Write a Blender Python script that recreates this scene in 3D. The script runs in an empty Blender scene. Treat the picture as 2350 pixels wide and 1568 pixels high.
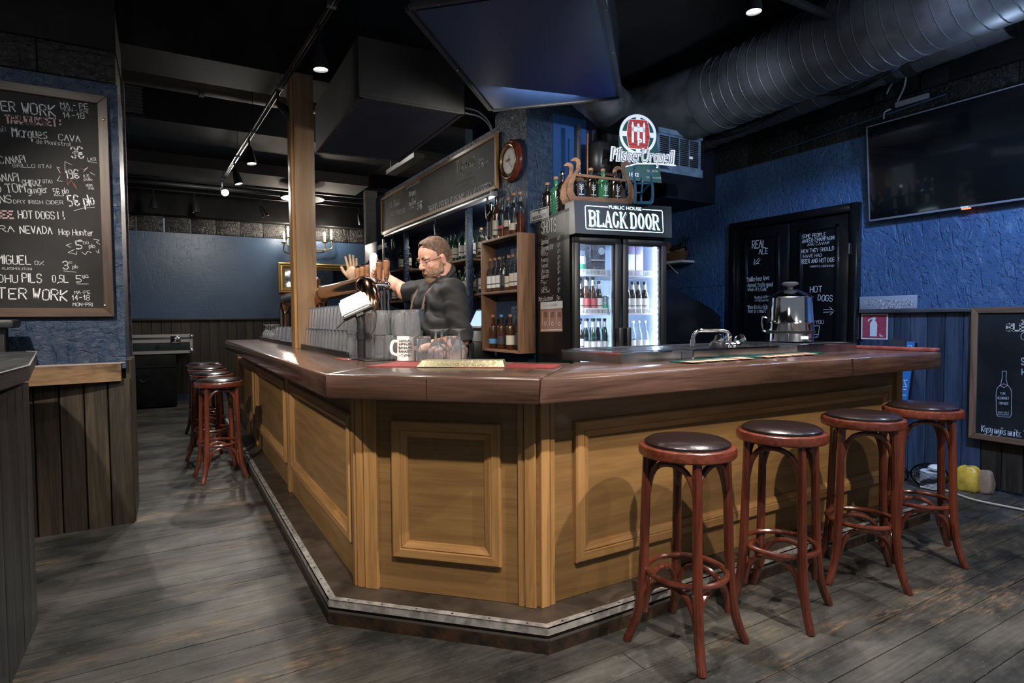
import bpy, bmesh, math, random
from mathutils import Vector, Matrix, Euler
random.seed(7)
D = bpy.data
COL = bpy.context.scene.collection
SC = bpy.context.scene
PI = math.pi

# ------------------------------------------------------------------ camera
F_PX, PITCH, ROLL, YAW, CAM_H = 1351.47, .0386369, -.00715701, .527258, 1.27
_cy, _sy, _cp, _sp = math.cos(YAW), math.sin(YAW), math.cos(PITCH), math.sin(PITCH)
_fw = Vector((_cp*_sy, _cp*_cy, -_sp)); _rt = Vector((_cy, -_sy, 0)); _up = _rt.cross(_fw)
_cr, _sr = math.cos(ROLL), math.sin(ROLL)
RT = _cr*_rt + _sr*_up; UP = -_sr*_rt + _cr*_up; FW = _fw
cam = D.cameras.new('camera'); camo = D.objects.new('camera', cam); COL.objects.link(camo)
camo.matrix_world = Matrix(((RT.x, UP.x, -FW.x, 0), (RT.y, UP.y, -FW.y, 0), (RT.z, UP.z, -FW.z, CAM_H), (0, 0, 0, 1)))
cam.sensor_width = 36; cam.lens = F_PX/2350*36; cam.clip_start = .05
SC.camera = camo

# ------------------------------------------------------------------ world, exposure, lights
w = D.worlds.new('room_air'); SC.world = w; w.use_nodes = True
w.node_tree.nodes['Background'].inputs[0].default_value = (.60, .68, .80, 1)
w.node_tree.nodes['Background'].inputs[1].default_value = .15
vs = SC.view_settings
vs.view_transform = 'Standard'; vs.look = 'None'; vs.gamma = 1; vs.use_curve_mapping = False
vs.exposure = .5

def spot(loc, tgt, e, size=60, blend=.35, col=(1, .93, .84), r=.03):
    l = D.lights.new('lamp_or_fill', 'SPOT'); l.energy = e; l.spot_size = math.radians(size); l.spot_blend = blend
    l.color = col; l.shadow_soft_size = r
    o = D.objects.new('lamp_or_fill', l); COL.objects.link(o); o.location = loc
    o.rotation_euler = (Vector(tgt)-Vector(loc)).to_track_quat('-Z', 'Y').to_euler(); return o
def area(loc, tgt, e, sx, sy, col):
    l = D.lights.new('lamp_or_fill', 'AREA'); l.energy = e; l.shape = 'RECTANGLE'; l.size = sx; l.size_y = sy; l.color = col
    o = D.objects.new('lamp_or_fill', l); COL.objects.link(o); o.location = loc
    o.rotation_euler = (Vector(tgt)-Vector(loc)).to_track_quat('-Z', 'Y').to_euler(); return o
def point(loc, e, col, r=.03):
    l = D.lights.new('lamp_or_fill', 'POINT'); l.energy = e; l.color = col; l.shadow_soft_size = r
    o = D.objects.new('lamp_or_fill', l); COL.objects.link(o); o.location = loc; return o

WARM = (1, .90, .78); NEUT = (1, .95, .88); BLUE = (.34, .55, 1)
# ceiling spots in front of the bar, behind and above the camera
spot((2.5, -.27, 3.05), (2.2, 1.9, .6), 230, 70, .6, WARM)
spot((3.5, -.15, 3.05), (3.2, 1.9, .6), 60, 70, .6, WARM)
spot((.5, .2, 3.05), (.95, 2.4, .6), 280, 62, .6, WARM)
spot((-1.1, 1.9, 3.05), (.7, 4.3, .7), 300, 66, .6, WARM)
spot((-.9, 1.2, 3.05), (-.9, 4.3, 1.9), 26, 60, .7, NEUT)
# over the right wing of the bar
spot((1.72, 2.02, 3.02), (1.85, 1.35, 0), 150, 75, .4, NEUT)
spot((2.9, 2.0, 2.95), (3.0, 1.3, 0), 75, 75, .4, NEUT)
# blue spot added without a fixture to wash the right hand wall
spot((2.9, .6, 3.2), (5.1, 2.2, 1.45), 330, 66, .8, BLUE, .1)
spot((2.75, 2.75, 2.25), (2.2, 2.75, 2.75), 9, 110, .9, (.12, .32, 1), .2)  # added blue fill under the hood, standing for the fridge glow
# fill lights added without fixtures: ceiling, ducts, far aisle and back bar
point((.4, .6, 2.6), 9, NEUT, .3)
point((2.0, 6.6, 3.2), 7, NEUT, .15)
point((3.2, 1.4, 2.7), 17, (.62, .74, 1), .25)
spot((2.9, 1.7, 2.5), (3.7, 4.0, 3.1), 120, 55, .8, (.70, .80, 1), .05)
spot((.5, 8.0, 2.9), (.7, 10.7, 1.7), 70, 95, .9, NEUT, .1)
spot((.2, 8.9, 2.9), (.2, 9.2, 0), 40, 110, .9, NEUT, .1)
point((4.3, 1.6, 2.5), 9, (.5, .68, 1), .05)
area((2.05, 3.1, 2.62), (2.4, 4.6, 1.5), 11, .5, .3, NEUT)
spot((1.15, 4.9, 3.0), (2.6, 6.0, 2.65), 42, 80, .8, NEUT, .05)
# downlights in the alcove ceiling
for _y in (5.1, 6.2, 7.1): spot((2.78, _y, 2.37), (2.84, _y, 1.0), 6, 130, .8, NEUT, .05)
point((2.74, 5.05, 2.2), 2.5, NEUT, .05)

# ------------------------------------------------------------------ pixel -> point on a real plane
def P(px, py, ax, v):
    d = FW*F_PX + RT*(px-1175) - UP*(py-784); o = Vector((0, 0, CAM_H)); i = 'xyz'.index(ax)
    return o + d*((v-o[i])/d[i])
def PP(px, py, p0, n):
    d = FW*F_PX + RT*(px-1175) - UP*(py-784); o = Vector((0, 0, CAM_H))
    return o + d*((p0-o).dot(n)/d.dot(n))

# ------------------------------------------------------------------ materials
MC = {}
def nt(name):
    m = D.materials.new(name); m.use_nodes = True
    return m, m.node_tree.nodes, m.node_tree.links, m.node_tree.nodes['Principled BSDF']
def mat(name, col, rough=.5, metal=0, spec=.5, trans=0, ior=1.45, emit=None, es=0, bump=0, bscale=60, var=0, vscale=8, coat=0, col2=None):
    if name in MC: return MC[name]
    m, N, L, b = nt(name)
    b.inputs['Base Color'].default_value = (*col, 1); b.inputs['Roughness'].default_value = rough
    b.inputs['Metallic'].default_value = metal; b.inputs['Specular IOR Level'].default_value = spec
    b.inputs['Transmission Weight'].default_value = trans; b.inputs['IOR'].default_value = ior
    b.inputs['Coat Weight'].default_value = coat; b.inputs['Coat Roughness'].default_value = .12
    if emit: b.inputs['Emission Color'].default_value = (*emit, 1); b.inputs['Emission Strength'].default_value = es
    if var or bump or col2:
        tc = N.new('ShaderNodeTexCoord')
        no = N.new('ShaderNodeTexNoise'); no.inputs['Scale'].default_value = vscale; no.inputs['Detail'].default_value = 6
        L.new(tc.outputs['Object'], no.inputs['Vector'])
        if var or col2:
            r = N.new('ShaderNodeValToRGB')
            c2 = col2 or tuple(min(1, c*(1+var)) for c in col); c1 = col if col2 else tuple(c*(1-var) for c in col)
            r.color_ramp.elements[0].position = .35; r.color_ramp.elements[1].position = .65
            r.color_ramp.elements[0].color = (*c1, 1); r.color_ramp.elements[1].color = (*c2, 1)
            L.new(no.outputs['Fac'], r.inputs[0]); L.new(r.outputs[0], b.inputs['Base Color'])
        if bump:
            n2 = N.new('ShaderNodeTexNoise'); n2.inputs['Scale'].default_value = bscale; n2.inputs['Detail'].default_value = 8
            L.new(tc.outputs['Object'], n2.inputs['Vector'])
            bp = N.new('ShaderNodeBump'); bp.inputs['Strength'].default_value = bump; bp.inputs['Distance'].default_value = .01
            L.new(n2.outputs['Fac'], bp.inputs['Height']); L.new(bp.outputs[0], b.inputs['Normal'])
    MC[name] = m; return m
def wood(name, c1, c2, ax='x', rough=.45, scale=1, rnd=.25, bump=.15, coat=0, fine=1):
    key = name+ax
    if key in MC: return MC[key]
    m, N, L, b = nt(key)
    tc = N.new('ShaderNodeTexCoord'); oi = N.new('ShaderNodeObjectInfo')
    off = N.new('ShaderNodeVectorMath'); off.operation = 'MULTIPLY_ADD'
    comb = N.new('ShaderNodeCombineXYZ')
    for i in range(3): L.new(oi.outputs['Random'], comb.inputs[i])
    off.inputs[1].default_value = (17, 31, 23)
    L.new(comb.outputs[0], off.inputs[0]); L.new(tc.outputs['Object'], off.inputs[2])
    if ax == 'd':
        pre = N.new('ShaderNodeMapping'); pre.inputs['Rotation'].default_value = (0, 0, PI/4); L.new(off.outputs[0], pre.inputs[0]); off = pre
    mp = N.new('ShaderNodeMapping'); s = {'x': (1.2, 14, 14), 'y': (14, 1.2, 14), 'z': (14, 14, 1.2), 'd': (1.2, 14, 14)}[ax]

    mp.inputs['Scale'].default_value = tuple(k*scale for k in s)
    L.new(off.outputs[0], mp.inputs[0])
    n1 = N.new('ShaderNodeTexNoise'); n1.inputs['Scale'].default_value = 1; n1.inputs['Detail'].default_value = 3; n1.inputs['Distortion'].default_value = .6
    L.new(mp.outputs[0], n1.inputs['Vector'])
    # growth rings: contour lines of the stretched noise
    mu = N.new('ShaderNodeMath'); mu.operation = 'MULTIPLY'; mu.inputs[1].default_value = 5
    fr = N.new('ShaderNodeMath'); fr.operation = 'PINGPONG'; fr.inputs[1].default_value = 1
    L.new(n1.outputs['Fac'], mu.inputs[0]); L.new(mu.outputs[0], fr.inputs[0])
    mp2 = N.new('ShaderNodeMapping'); s2 = {'x': (4, 160, 160), 'y': (160, 4, 160), 'z': (160, 160, 4), 'd': (4, 160, 160)}[ax]

    mp2.inputs['Scale'].default_value = tuple(k*scale*fine for k in s2); L.new(off.outputs[0], mp2.inputs[0])
    n2 = N.new('ShaderNodeTexNoise'); n2.inputs['Scale'].default_value = 1; n2.inputs['Detail'].default_value = 3
    L.new(mp2.outputs[0], n2.inputs['Vector'])
    mx = N.new('ShaderNodeMix'); mx.data_type = 'FLOAT'; mx.inputs[0].default_value = .62
    L.new(fr.outputs[0], mx.inputs[2]); L.new(n2.outputs['Fac'], mx.inputs[3])
    r = N.new('ShaderNodeValToRGB'); r.color_ramp.elements[0].position = .25; r.color_ramp.elements[1].position = .72
    r.color_ramp.elements[0].color = (*c1, 1); r.color_ramp.elements[1].color = (*c2, 1)
    L.new(mx.outputs[0], r.inputs[0])
    hs = N.new('ShaderNodeHueSaturation')
    mr = N.new('ShaderNodeMapRange'); mr.inputs[3].default_value = 1-rnd; mr.inputs[4].default_value = 1+rnd
    L.new(oi.outputs['Random'], mr.inputs[0]); L.new(mr.outputs[0], hs.inputs['Value'])
    L.new(r.outputs[0], hs.inputs['Color']); L.new(hs.outputs[0], b.inputs['Base Color'])
    bp = N.new('ShaderNodeBump'); bp.inputs['Strength'].default_value = bump; bp.inputs['Distance'].default_value = .003
    L.new(mx.outputs[0], bp.inputs['Height']); L.new(bp.outputs[0], b.inputs['Normal'])
    b.inputs['Roughness'].default_value = rough; b.inputs['Coat Weight'].default_value = coat; b.inputs['Coat Roughness'].default_value = .15
    MC[key] = m; return m
def plaster(name, c1, c2, rough=.55, scale=9, strength=.9, spec=.5, stretch=(1, 1, 1), dist=.02):
    m, N, L, b = nt(name)
    ge = N.new('ShaderNodeNewGeometry')
    mp = N.new('ShaderNodeMapping'); mp.inputs['Scale'].default_value = stretch; L.new(ge.outputs['Position'], mp.inputs[0])
    n1 = N.new('ShaderNodeTexNoise'); n1.inputs['Scale'].default_value = scale; n1.inputs['Detail'].default_value = 9; n1.inputs['Roughness'].default_value = .62; n1.inputs['Distortion'].default_value = 1.2
    n2 = N.new('ShaderNodeTexNoise'); n2.inputs['Scale'].default_value = 1.3; n2.inputs['Detail'].default_value = 4
    # trowel strokes: two crossing, strongly stretched noises
    st = []
    for rot, sc in (((.12, .08, 0), (34, 34, 3.0)), ((.75, -.7, .2), (30, 30, 2.6)), ((1.45, 1.35, .3), (28, 28, 2.8))):
        q0 = N.new('ShaderNodeMapping'); q0.inputs['Rotation'].default_value = rot; L.new(ge.outputs['Position'], q0.inputs[0])
        q = N.new('ShaderNodeMapping'); q.inputs['Scale'].default_value = sc; L.new(q0.outputs[0], q.inputs[0])
        s = N.new('ShaderNodeTexNoise'); s.inputs['Scale'].default_value = 1; s.inputs['Detail'].default_value = 4
        L.new(q.outputs[0], s.inputs['Vector'])
        rr = N.new('ShaderNodeValToRGB'); rr.color_ramp.elements[0].position = .60; rr.color_ramp.elements[1].position = .68
        L.new(s.outputs['Fac'], rr.inputs[0]); st.append(rr)
    L.new(mp.outputs[0], n1.inputs['Vector']); L.new(ge.outputs['Position'], n2.inputs['Vector'])
    a = N.new('ShaderNodeMath'); a.operation = 'ADD'; L.new(st[0].outputs[0], a.inputs[0]); L.new(st[1].outputs[0], a.inputs[1])
    a2 = N.new('ShaderNodeMath'); a2.operation = 'ADD'; L.new(a.outputs[0], a2.inputs[0]); L.new(st[2].outputs[0], a2.inputs[1])
    h = N.new('ShaderNodeMath'); h.operation = 'MULTIPLY_ADD'; h.inputs[1].default_value = -.35
    L.new(a2.outputs[0], h.inputs[0]); L.new(n1.outputs['Fac'], h.inputs[2])
    r = N.new('ShaderNodeValToRGB'); r.color_ramp.elements[0].color = (*c1, 1); r.color_ramp.elements[1].color = (*c2, 1)
    r.color_ramp.elements[0].position = .3; r.color_ramp.elements[1].position = .7
    L.new(n2.outputs['Fac'], r.inputs[0]); L.new(r.outputs[0], b.inputs['Base Color'])
    bp = N.new('ShaderNodeBump'); bp.inputs['Strength'].default_value = strength; bp.inputs['Distance'].default_value = dist
    L.new(h.outputs[0], bp.inputs['Height']); L.new(bp.outputs[0], b.inputs['Normal'])
    b.inputs['Roughness'].default_value = rough; b.inputs['Specular IOR Level'].default_value = spec
    MC[name] = m; return m
def thinglass(name, tint=(1, 1, 1)):
    m = D.materials.new(name); m.use_nodes = True; N = m.node_tree.nodes; L = m.node_tree.links; N.clear()
    o = N.new('ShaderNodeOutputMaterial'); t = N.new('ShaderNodeBsdfTransparent'); g = N.new('ShaderNodeBsdfGlossy'); x = N.new('ShaderNodeMixShader')
    f = N.new('ShaderNodeFresnel'); f.inputs[0].default_value = 1.5; g.inputs['Roughness'].default_value = .02
    t.inputs[0].default_value = (*tint, 1)
    L.new(f.outputs[0], x.inputs[0]); L.new(t.outputs[0], x.inputs[1]); L.new(g.outputs[0], x.inputs[2]); L.new(x.outputs[0], o.inputs[0])
    MC[name] = m; return m
def emis(name, col, s):
    if name in MC: return MC[name]
    return mat(name, (0, 0, 0), emit=col, es=s)

def floor_mat():
    m, N, L, b = nt('worn_painted_boards')
    ge = N.new('ShaderNodeNewGeometry'); oi = N.new('ShaderNodeObjectInfo')
    def noise(sc, det, ro=.5, dist=0):
        mp = N.new('ShaderNodeMapping'); mp.inputs['Scale'].default_value = sc; L.new(ge.outputs['Position'], mp.inputs[0])
        n = N.new('ShaderNodeTexNoise'); n.inputs['Scale'].default_value = 1; n.inputs['Detail'].default_value = det; n.inputs['Roughness'].default_value = ro; n.inputs['Distortion'].default_value = dist
        L.new(mp.outputs[0], n.inputs['Vector']); return n
    def ramp(n, p0, p1, c0, c1):
        r = N.new('ShaderNodeValToRGB'); r.color_ramp.elements[0].position = p0; r.color_ramp.elements[1].position = p1
        r.color_ramp.elements[0].color = (*c0, 1); r.color_ramp.elements[1].color = (*c1, 1); L.new(n.outputs['Fac'], r.inputs[0]); return r
    base = ramp(noise((1.6, 2.8, 1), 8, .68), .40, .62, (.016, .017, .017), (.088, .084, .076))
    grain = noise((3, 90, 1), 5, .7)
    g = ramp(grain, .3, .75, (.62, .62, .62), (1.3, 1.3, 1.28))
    mx = N.new('ShaderNodeMix'); mx.data_type = 'RGBA'; mx.blend_type = 'MULTIPLY'; mx.inputs[0].default_value = 1
    L.new(base.outputs[0], mx.inputs[6]); L.new(g.outputs[0], mx.inputs[7])
    wear = N.new('ShaderNodeMath'); wear.operation = 'MULTIPLY'
    w1 = ramp(noise((1.1, 3.5, 1), 5, .6), .54, .66, (0, 0, 0), (1, 1, 1)); w2 = ramp(noise((9, 60, 1), 5, .7), .47, .62, (0, 0, 0), (1, 1, 1))
    L.new(w1.outputs[0], wear.inputs[0]); L.new(w2.outputs[0], wear.inputs[1])
    m2 = N.new('ShaderNodeMix'); m2.data_type = 'RGBA'; m2.inputs[7].default_value = (.20, .125, .07, 1)
    L.new(wear.outputs[0], m2.inputs[0]); L.new(mx.outputs[2], m2.inputs[6])
    sp = ramp(noise((28, 60, 1), 4, .8), .62, .72, (0, 0, 0), (.6, .6, .6))
    m3 = N.new('ShaderNodeMix'); m3.data_type = 'RGBA'; m3.inputs[7].default_value = (.22, .21, .19, 1)
    L.new(sp.outputs[0], m3.inputs[0]); L.new(m2.outputs[2], m3.inputs[6])
    hs = N.new('ShaderNodeHueSaturation'); mr = N.new('ShaderNodeMapRange'); mr.inputs[3].default_value = .90; mr.inputs[4].default_value = 1.10
    L.new(oi.outputs['Random'], mr.inputs[0]); L.new(mr.outputs[0], hs.inputs['Value']); L.new(m3.outputs[2], hs.inputs['Color']); L.new(hs.outputs[0], b.inputs['Base Color'])
    ro = ramp(noise((4, 9, 1), 5, .6), .3, .7, (.38, .38, .38), (.62, .62, .62)); L.new(ro.outputs[0], b.inputs['Roughness'])
    bp = N.new('ShaderNodeBump'); bp.inputs['Strength'].default_value = .35; bp.inputs['Distance'].default_value = .004
    L.new(grain.outputs['Fac'], bp.inputs['Height']); L.new(bp.outputs[0], b.inputs['Normal'])
    return m

M_FLOOR = floor_mat()
M_BLUE = plaster('dark_blue_rough_plaster', (.012, .027, .060), (.024, .052, .105), .42, 14, .7)
M_BLUE_BACK = plaster('blue_smooth_paint', (.030, .060, .115), (.048, .090, .160), .38, 3, .12)
M_BLUE_RIGHT = plaster('blue_trowelled_paint', (.030, .075, .17), (.060, .125, .25), .36, 8, .8)
M_BLACKBRICK = plaster('black_gloss_block', (.006, .006, .006), (.014, .014, .013), .28, 30, .9, .6)
M_BLACK = mat('black_paint', (.0065, .0065, .007), .7, spec=.2, var=.5, vscale=3)
M_BLACKB = mat('blue_black_paint', (.010, .013, .026), .55, var=.4, vscale=3)
M_BLACKG = mat('black_gloss_paint', (.006, .006, .007), .22, coat=.3)
M_DARKW = {a: wood('dark_stained_plank', (.012, .0085, .005), (.046, .033, .020), a, .5, 1, .35, .3) for a in 'xyz'}
M_DARKB = {a: wood('grey_black_plank', (.014, .015, .017), (.040, .043, .046), a, .42, 1, .25, .3) for a in 'xyz'}
M_BLUEW = {a: wood('blue_black_plank', (.020, .028, .050), (.060, .080, .125), a, .42, 1, .3, .3) for a in 'xyz'}
M_OAK = {a: wood('golden_oak', (.30, .152, .052), (.46, .252, .095), a, .42, 1, .08, .08, .15) for a in 'xyzd'}
M_VENEER = {a: wood('oak_veneer', (.205, .110, .038), (.285, .160, .058), a, .45, 1.3, .05, .05, .1) for a in 'xyzd'}
M_TOP = {a: wood('dark_red_worktop', (.046, .023, .016), (.110, .060, .042), a, .24, 1, .06, .10, .5) for a in 'xyzd'}
M_STOOLW = {a: wood('red_bentwood', (.070, .015, .009), (.140, .034, .017), a, .25, 2, .12, .05, .4) for a in 'xyz'}
M_PINE = {a: wood('brown_pine_board', (.120, .060, .032), (.240, .130, .075), a, .5, 1, .12, .15) for a in 'xyz'}
M_POST = {a: wood('brown_oak_post', (.175, .104, .054), (.225, .138, .074), a, .45, 1, .05, .04, .1) for a in 'xyz'}
M_FRAMEW = {a: wood('dark_brown_frame', (.045, .028, .020), (.110, .072, .052), a, .32, 1, .1, .1, .2) for a in 'xyz'}
M_RAIL = {a: wood('worn_oak_rail', (.060, .032, .015), (.250, .150, .075), a, .5, .6, .1, .2) for a in 'xyz'}
M_STEP = mat('brown_black_linoleum', (.052, .040, .032), .4, var=.5, vscale=5, bump=.1)
M_RISER = mat('scuffed_dark_riser', (.010, .008, .007), .5, vscale=14, col2=(.050, .026, .013), bump=.2)
M_NOSE = mat('worn_aluminium_nosing', (.40, .39, .375), .42, .35, var=.35, vscale=25, bump=.1)
M_SLATE = mat('chalkboard_slate', (.008, .008, .0085), .6, spec=.3, vscale=2.2, col2=(.022, .022, .023))
M_SLATE2 = mat('smudged_slate', (.018, .018, .019), .6, spec=.3, vscale=1.8, col2=(.075, .073, .072))
M_CHALK = mat('white_chalk', (.72, .74, .76), .9)
M_CHALKP = mat('pink_chalk', (.62, .42, .44), .9)
M_CHALKR = mat('red_chalk', (.42, .12, .09), .9)
M_CHALKY = mat('yellow_chalk', (.55, .56, .36), .9)
M_CHALKD = mat('faded_chalk', (.25, .26, .27), .9)
M_LEATHER = mat('dark_brown_leather', (.016, .009, .009), .24, coat=.35, bump=.08, bscale=90)
M_CHROME = mat('chrome', (.75, .75, .77), .08, 1)
M_STEEL = mat('brushed_steel', (.42, .43, .45), .22, 1, var=.25, vscale=9)
M_COPPER = mat('polished_copper_brass', (.50, .30, .19), .12, 1)
M_BRASS = mat('aged_brass', (.55, .42, .20), .25, 1)
M_GOLD = mat('gilt_frame', (.52, .34, .13), .35, .8)
M_BLKPLASTIC = mat('black_plastic', (.012, .012, .013), .35)
M_BLKMETAL = mat('black_metal', (.018, .018, .020), .38, .3)
M_DUCT = mat('black_painted_duct', (.042, .045, .050), .45, .2, var=.45, vscale=4)
M_WHITEP = mat('white_plastic', (.78, .77, .80), .35)
M_CERAMIC = mat('white_ceramic', (.78, .76, .72), .18, coat=.4)
M_INK = mat('black_ink', (.012, .012, .012), .5)
M_GLASS = mat('drinking_glass', (.97, .98, 1), .012, trans=.945, ior=1.5)
M_BOTCLEAR = mat('clear_bottle_glass', (.93, .95, .95), .02, trans=1, ior=1.35)
M_BOTAMBER = mat('amber_whisky_glass', (.30, .10, .025), .05, trans=.6, ior=1.35, coat=.5)
M_BOTGREEN = mat('green_bottle_glass', (.008, .040, .020), .05, coat=.8)
M_BOTDARK = mat('dark_bottle_glass', (.012, .008, .006), .05, coat=.8)
M_BOTBROWN = mat('brown_bottle_glass', (.050, .018, .008), .05, coat=.8)
M_BOTGIN = mat('green_gin_glass', (.10, .42, .22), .03, trans=.7, ior=1.35, coat=.5)
M_CREAM = mat('cream_paper_label', (.52, .47, .38), .6)
M_WHITEL = mat('white_paper_label', (.66, .66, .66), .6)
M_REDL = mat('red_paper_label', (.42, .08, .08), .6)
M_DARKL = mat('dark_paper_label', (.04, .04, .045), .5)
M_BLUEL = mat('blue_paper_label', (.08, .25, .50), .5)
M_CORK = mat('cork_stopper', (.30, .17, .10), .7)
M_PANE = thinglass('thin_door_glass', (.97, .98, 1))
M_LED = emis('white_led', (.62, .80, 1), 60)
M_BULB = emis('warm_white_bulb', (1, .93, .82), 60)
M_LAMPFACE = emis('spot_lamp_face', (1, .95, .88), 60)
M_SIGNGLOW = emis('backlit_sign_letter', (.62, .92, 1), 2.6)
M_MIRROR = mat('mirror', (.55, .56, .58), .04, 1)
M_SKIN = mat('skin', (.50, .26, .19), .45, var=.12, vscale=14, bump=.03)
M_HAIR = mat('greying_brown_hair', (.10, .055, .035), .7, var=.5, vscale=60, bump=.5, bscale=160)
M_BEARD = mat('ginger_grey_beard', (.16, .085, .05), .75, vscale=25, col2=(.26, .17, .12), bump=.6, bscale=140)
M_SHIRT = mat('black_cotton_shirt', (.0055, .006, .0075), .75, var=.2, bump=.15, bscale=25)
M_DENIM = mat('dark_denim', (.018, .026, .040), .8, bump=.2, bscale=120)
M_RUBBER = mat('black_rubber', (.02, .02, .02), .6)
M_RED = mat('red_enamel', (.42, .035, .03), .35)
M_WHITE = mat('white_enamel', (.75, .76, .76), .35)
M_GREENE = mat('dark_green_enamel', (.006, .055, .050), .35)
M_MAT = mat('red_bar_mat', (.20, .025, .025), .6, var=.3, vscale=40)
M_FRIDGEIN = mat('white_fridge_liner', (.62, .68, .78), .4)

# ------------------------------------------------------------------ mesh builder
class B:
    def __init__(s): s.v = []; s.f = []
    def add(s, vs, fs):
        n = len(s.v); s.v += [tuple(v) for v in vs]; s.f += [tuple(i+n for i in f) for f in fs]; return s
    def box(s, x0, y0, z0, x1, y1, z1, bev=0, M=None):
        if bev:
            bm = bmesh.new(); bmesh.ops.create_cube(bm, size=1)
            for v in bm.verts: v.co = Vector(((x0+x1)/2+v.co.x*(x1-x0), (y0+y1)/2+v.co.y*(y1-y0), (z0+z1)/2+v.co.z*(z1-z0)))
            bmesh.ops.bevel(bm, geom=list(bm.edges), offset=bev, segments=2, affect='EDGES', profile=.5)
            bm.verts.index_update(); vs = [v.co.copy() for v in bm.verts]; fs = [[v.index for v in f.verts] for f in bm.faces]; bm.free()
        else:
            vs = [Vector(p) for p in ((x0, y0, z0), (x1, y0, z0), (x1, y1, z0), (x0, y1, z0), (x0, y0, z1), (x1, y0, z1), (x1, y1, z1), (x0, y1, z1))]
            fs = [(0, 3, 2, 1), (4, 5, 6, 7), (0, 1, 5, 4), (1, 2, 6, 5), (2, 3, 7, 6), (3, 0, 4, 7)]
        if M: vs = [M @ v for v in vs]
        return s.add(vs, fs)
    def prism(s, poly, z0, z1, M=None):
        n = len(poly); vs = [Vector((x, y, z0)) for x, y in poly]+[Vector((x, y, z1)) for x, y in poly]
        if M: vs = [M @ v for v in vs]
        ar = sum(poly[i][0]*poly[(i+1) % n][1]-poly[(i+1) % n][0]*poly[i][1] for i in range(n))
        fs = [tuple(range(n-1, -1, -1)), tuple(range(n, 2*n))]+[(i, (i+1) % n, n+(i+1) % n, n+i) for i in range(n)]
        if ar < 0: fs = [tuple(reversed(f)) for f in fs]
        return s.add(vs, fs)
    def tube(s, path, r, n=10, closed=False, cap=True):
        path = [Vector(p) for p in path]; k = len(path); rs = r if isinstance(r, (list, tuple)) else [r]*k
        T = []
        for i in range(k):
            a = path[(i-1) % k] if (closed or i) else path[0]; b = path[(i+1) % k] if (closed or i < k-1) else path[-1]
            T.append((b-a).normalized())
        ref = Vector((0, 0, 1)) if abs(T[0].z) < .9 else Vector((1, 0, 0)); u = T[0].cross(ref).normalized(); vs = []
        for i in range(k):
            u = (u-T[i]*u.dot(T[i])); u = u.normalized() if u.length > 1e-6 else T[i].orthogonal().normalized(); wv = T[i].cross(u)
            for j in range(n):
                a = 2*PI*j/n; vs.append(path[i]+(u*math.cos(a)+wv*math.sin(a))*rs[i])
        fs = []
        for i in range(k if closed else k-1):
            for j in range(n):
                a, b = i*n+j, i*n+(j+1) % n; c, d = ((i+1) % k)*n+(j+1) % n, ((i+1) % k)*n+j; fs.append((a, b, c, d))
        if cap and not closed: fs.append(tuple(range(n-1, -1, -1))); fs.append(tuple((k-1)*n+j for j in range(n)))
        return s.add(vs, fs)
    def lathe(s, prof, n=20, c=(0, 0, 0), M=None, close=False):
        vs = []; fs = []; k = len(prof); c = Vector(c)
        for r, z in prof:
            for j in range(n):
                a = 2*PI*j/n; p = Vector((max(r, 1e-4)*math.cos(a), max(r, 1e-4)*math.sin(a), z)); vs.append((M @ p if M else p)+c)
        for i in range(k-1):
            for j in range(n): fs.append((i*n+j, i*n+(j+1) % n, (i+1)*n+(j+1) % n, (i+1)*n+j))
        if close:
            for j in range(n): fs.append(((k-1)*n+j, (k-1)*n+(j+1) % n, (j+1) % n, j))
        else:
            fs.append(tuple(range(n-1, -1, -1))); fs.append(tuple((k-1)*n+j for j in range(n)))
        return s.add(vs, fs)
    def ell(s, c, r, M=None, n=16, m=10):
        prof = [(math.sin(PI*i/m), -math.cos(PI*i/m)) for i in range(m+1)]
        c = Vector(c); S = Matrix.Diagonal((r[0], r[1], r[2])).to_4x4(); MM = (M @ S) if M else S
        return s.lathe([(max(a, .001), z) for a, z in prof], n, c, MM)
    def quad(s, a, b, c, d): return s.add([a, b, c, d], [(0, 1, 2, 3)])

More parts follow.
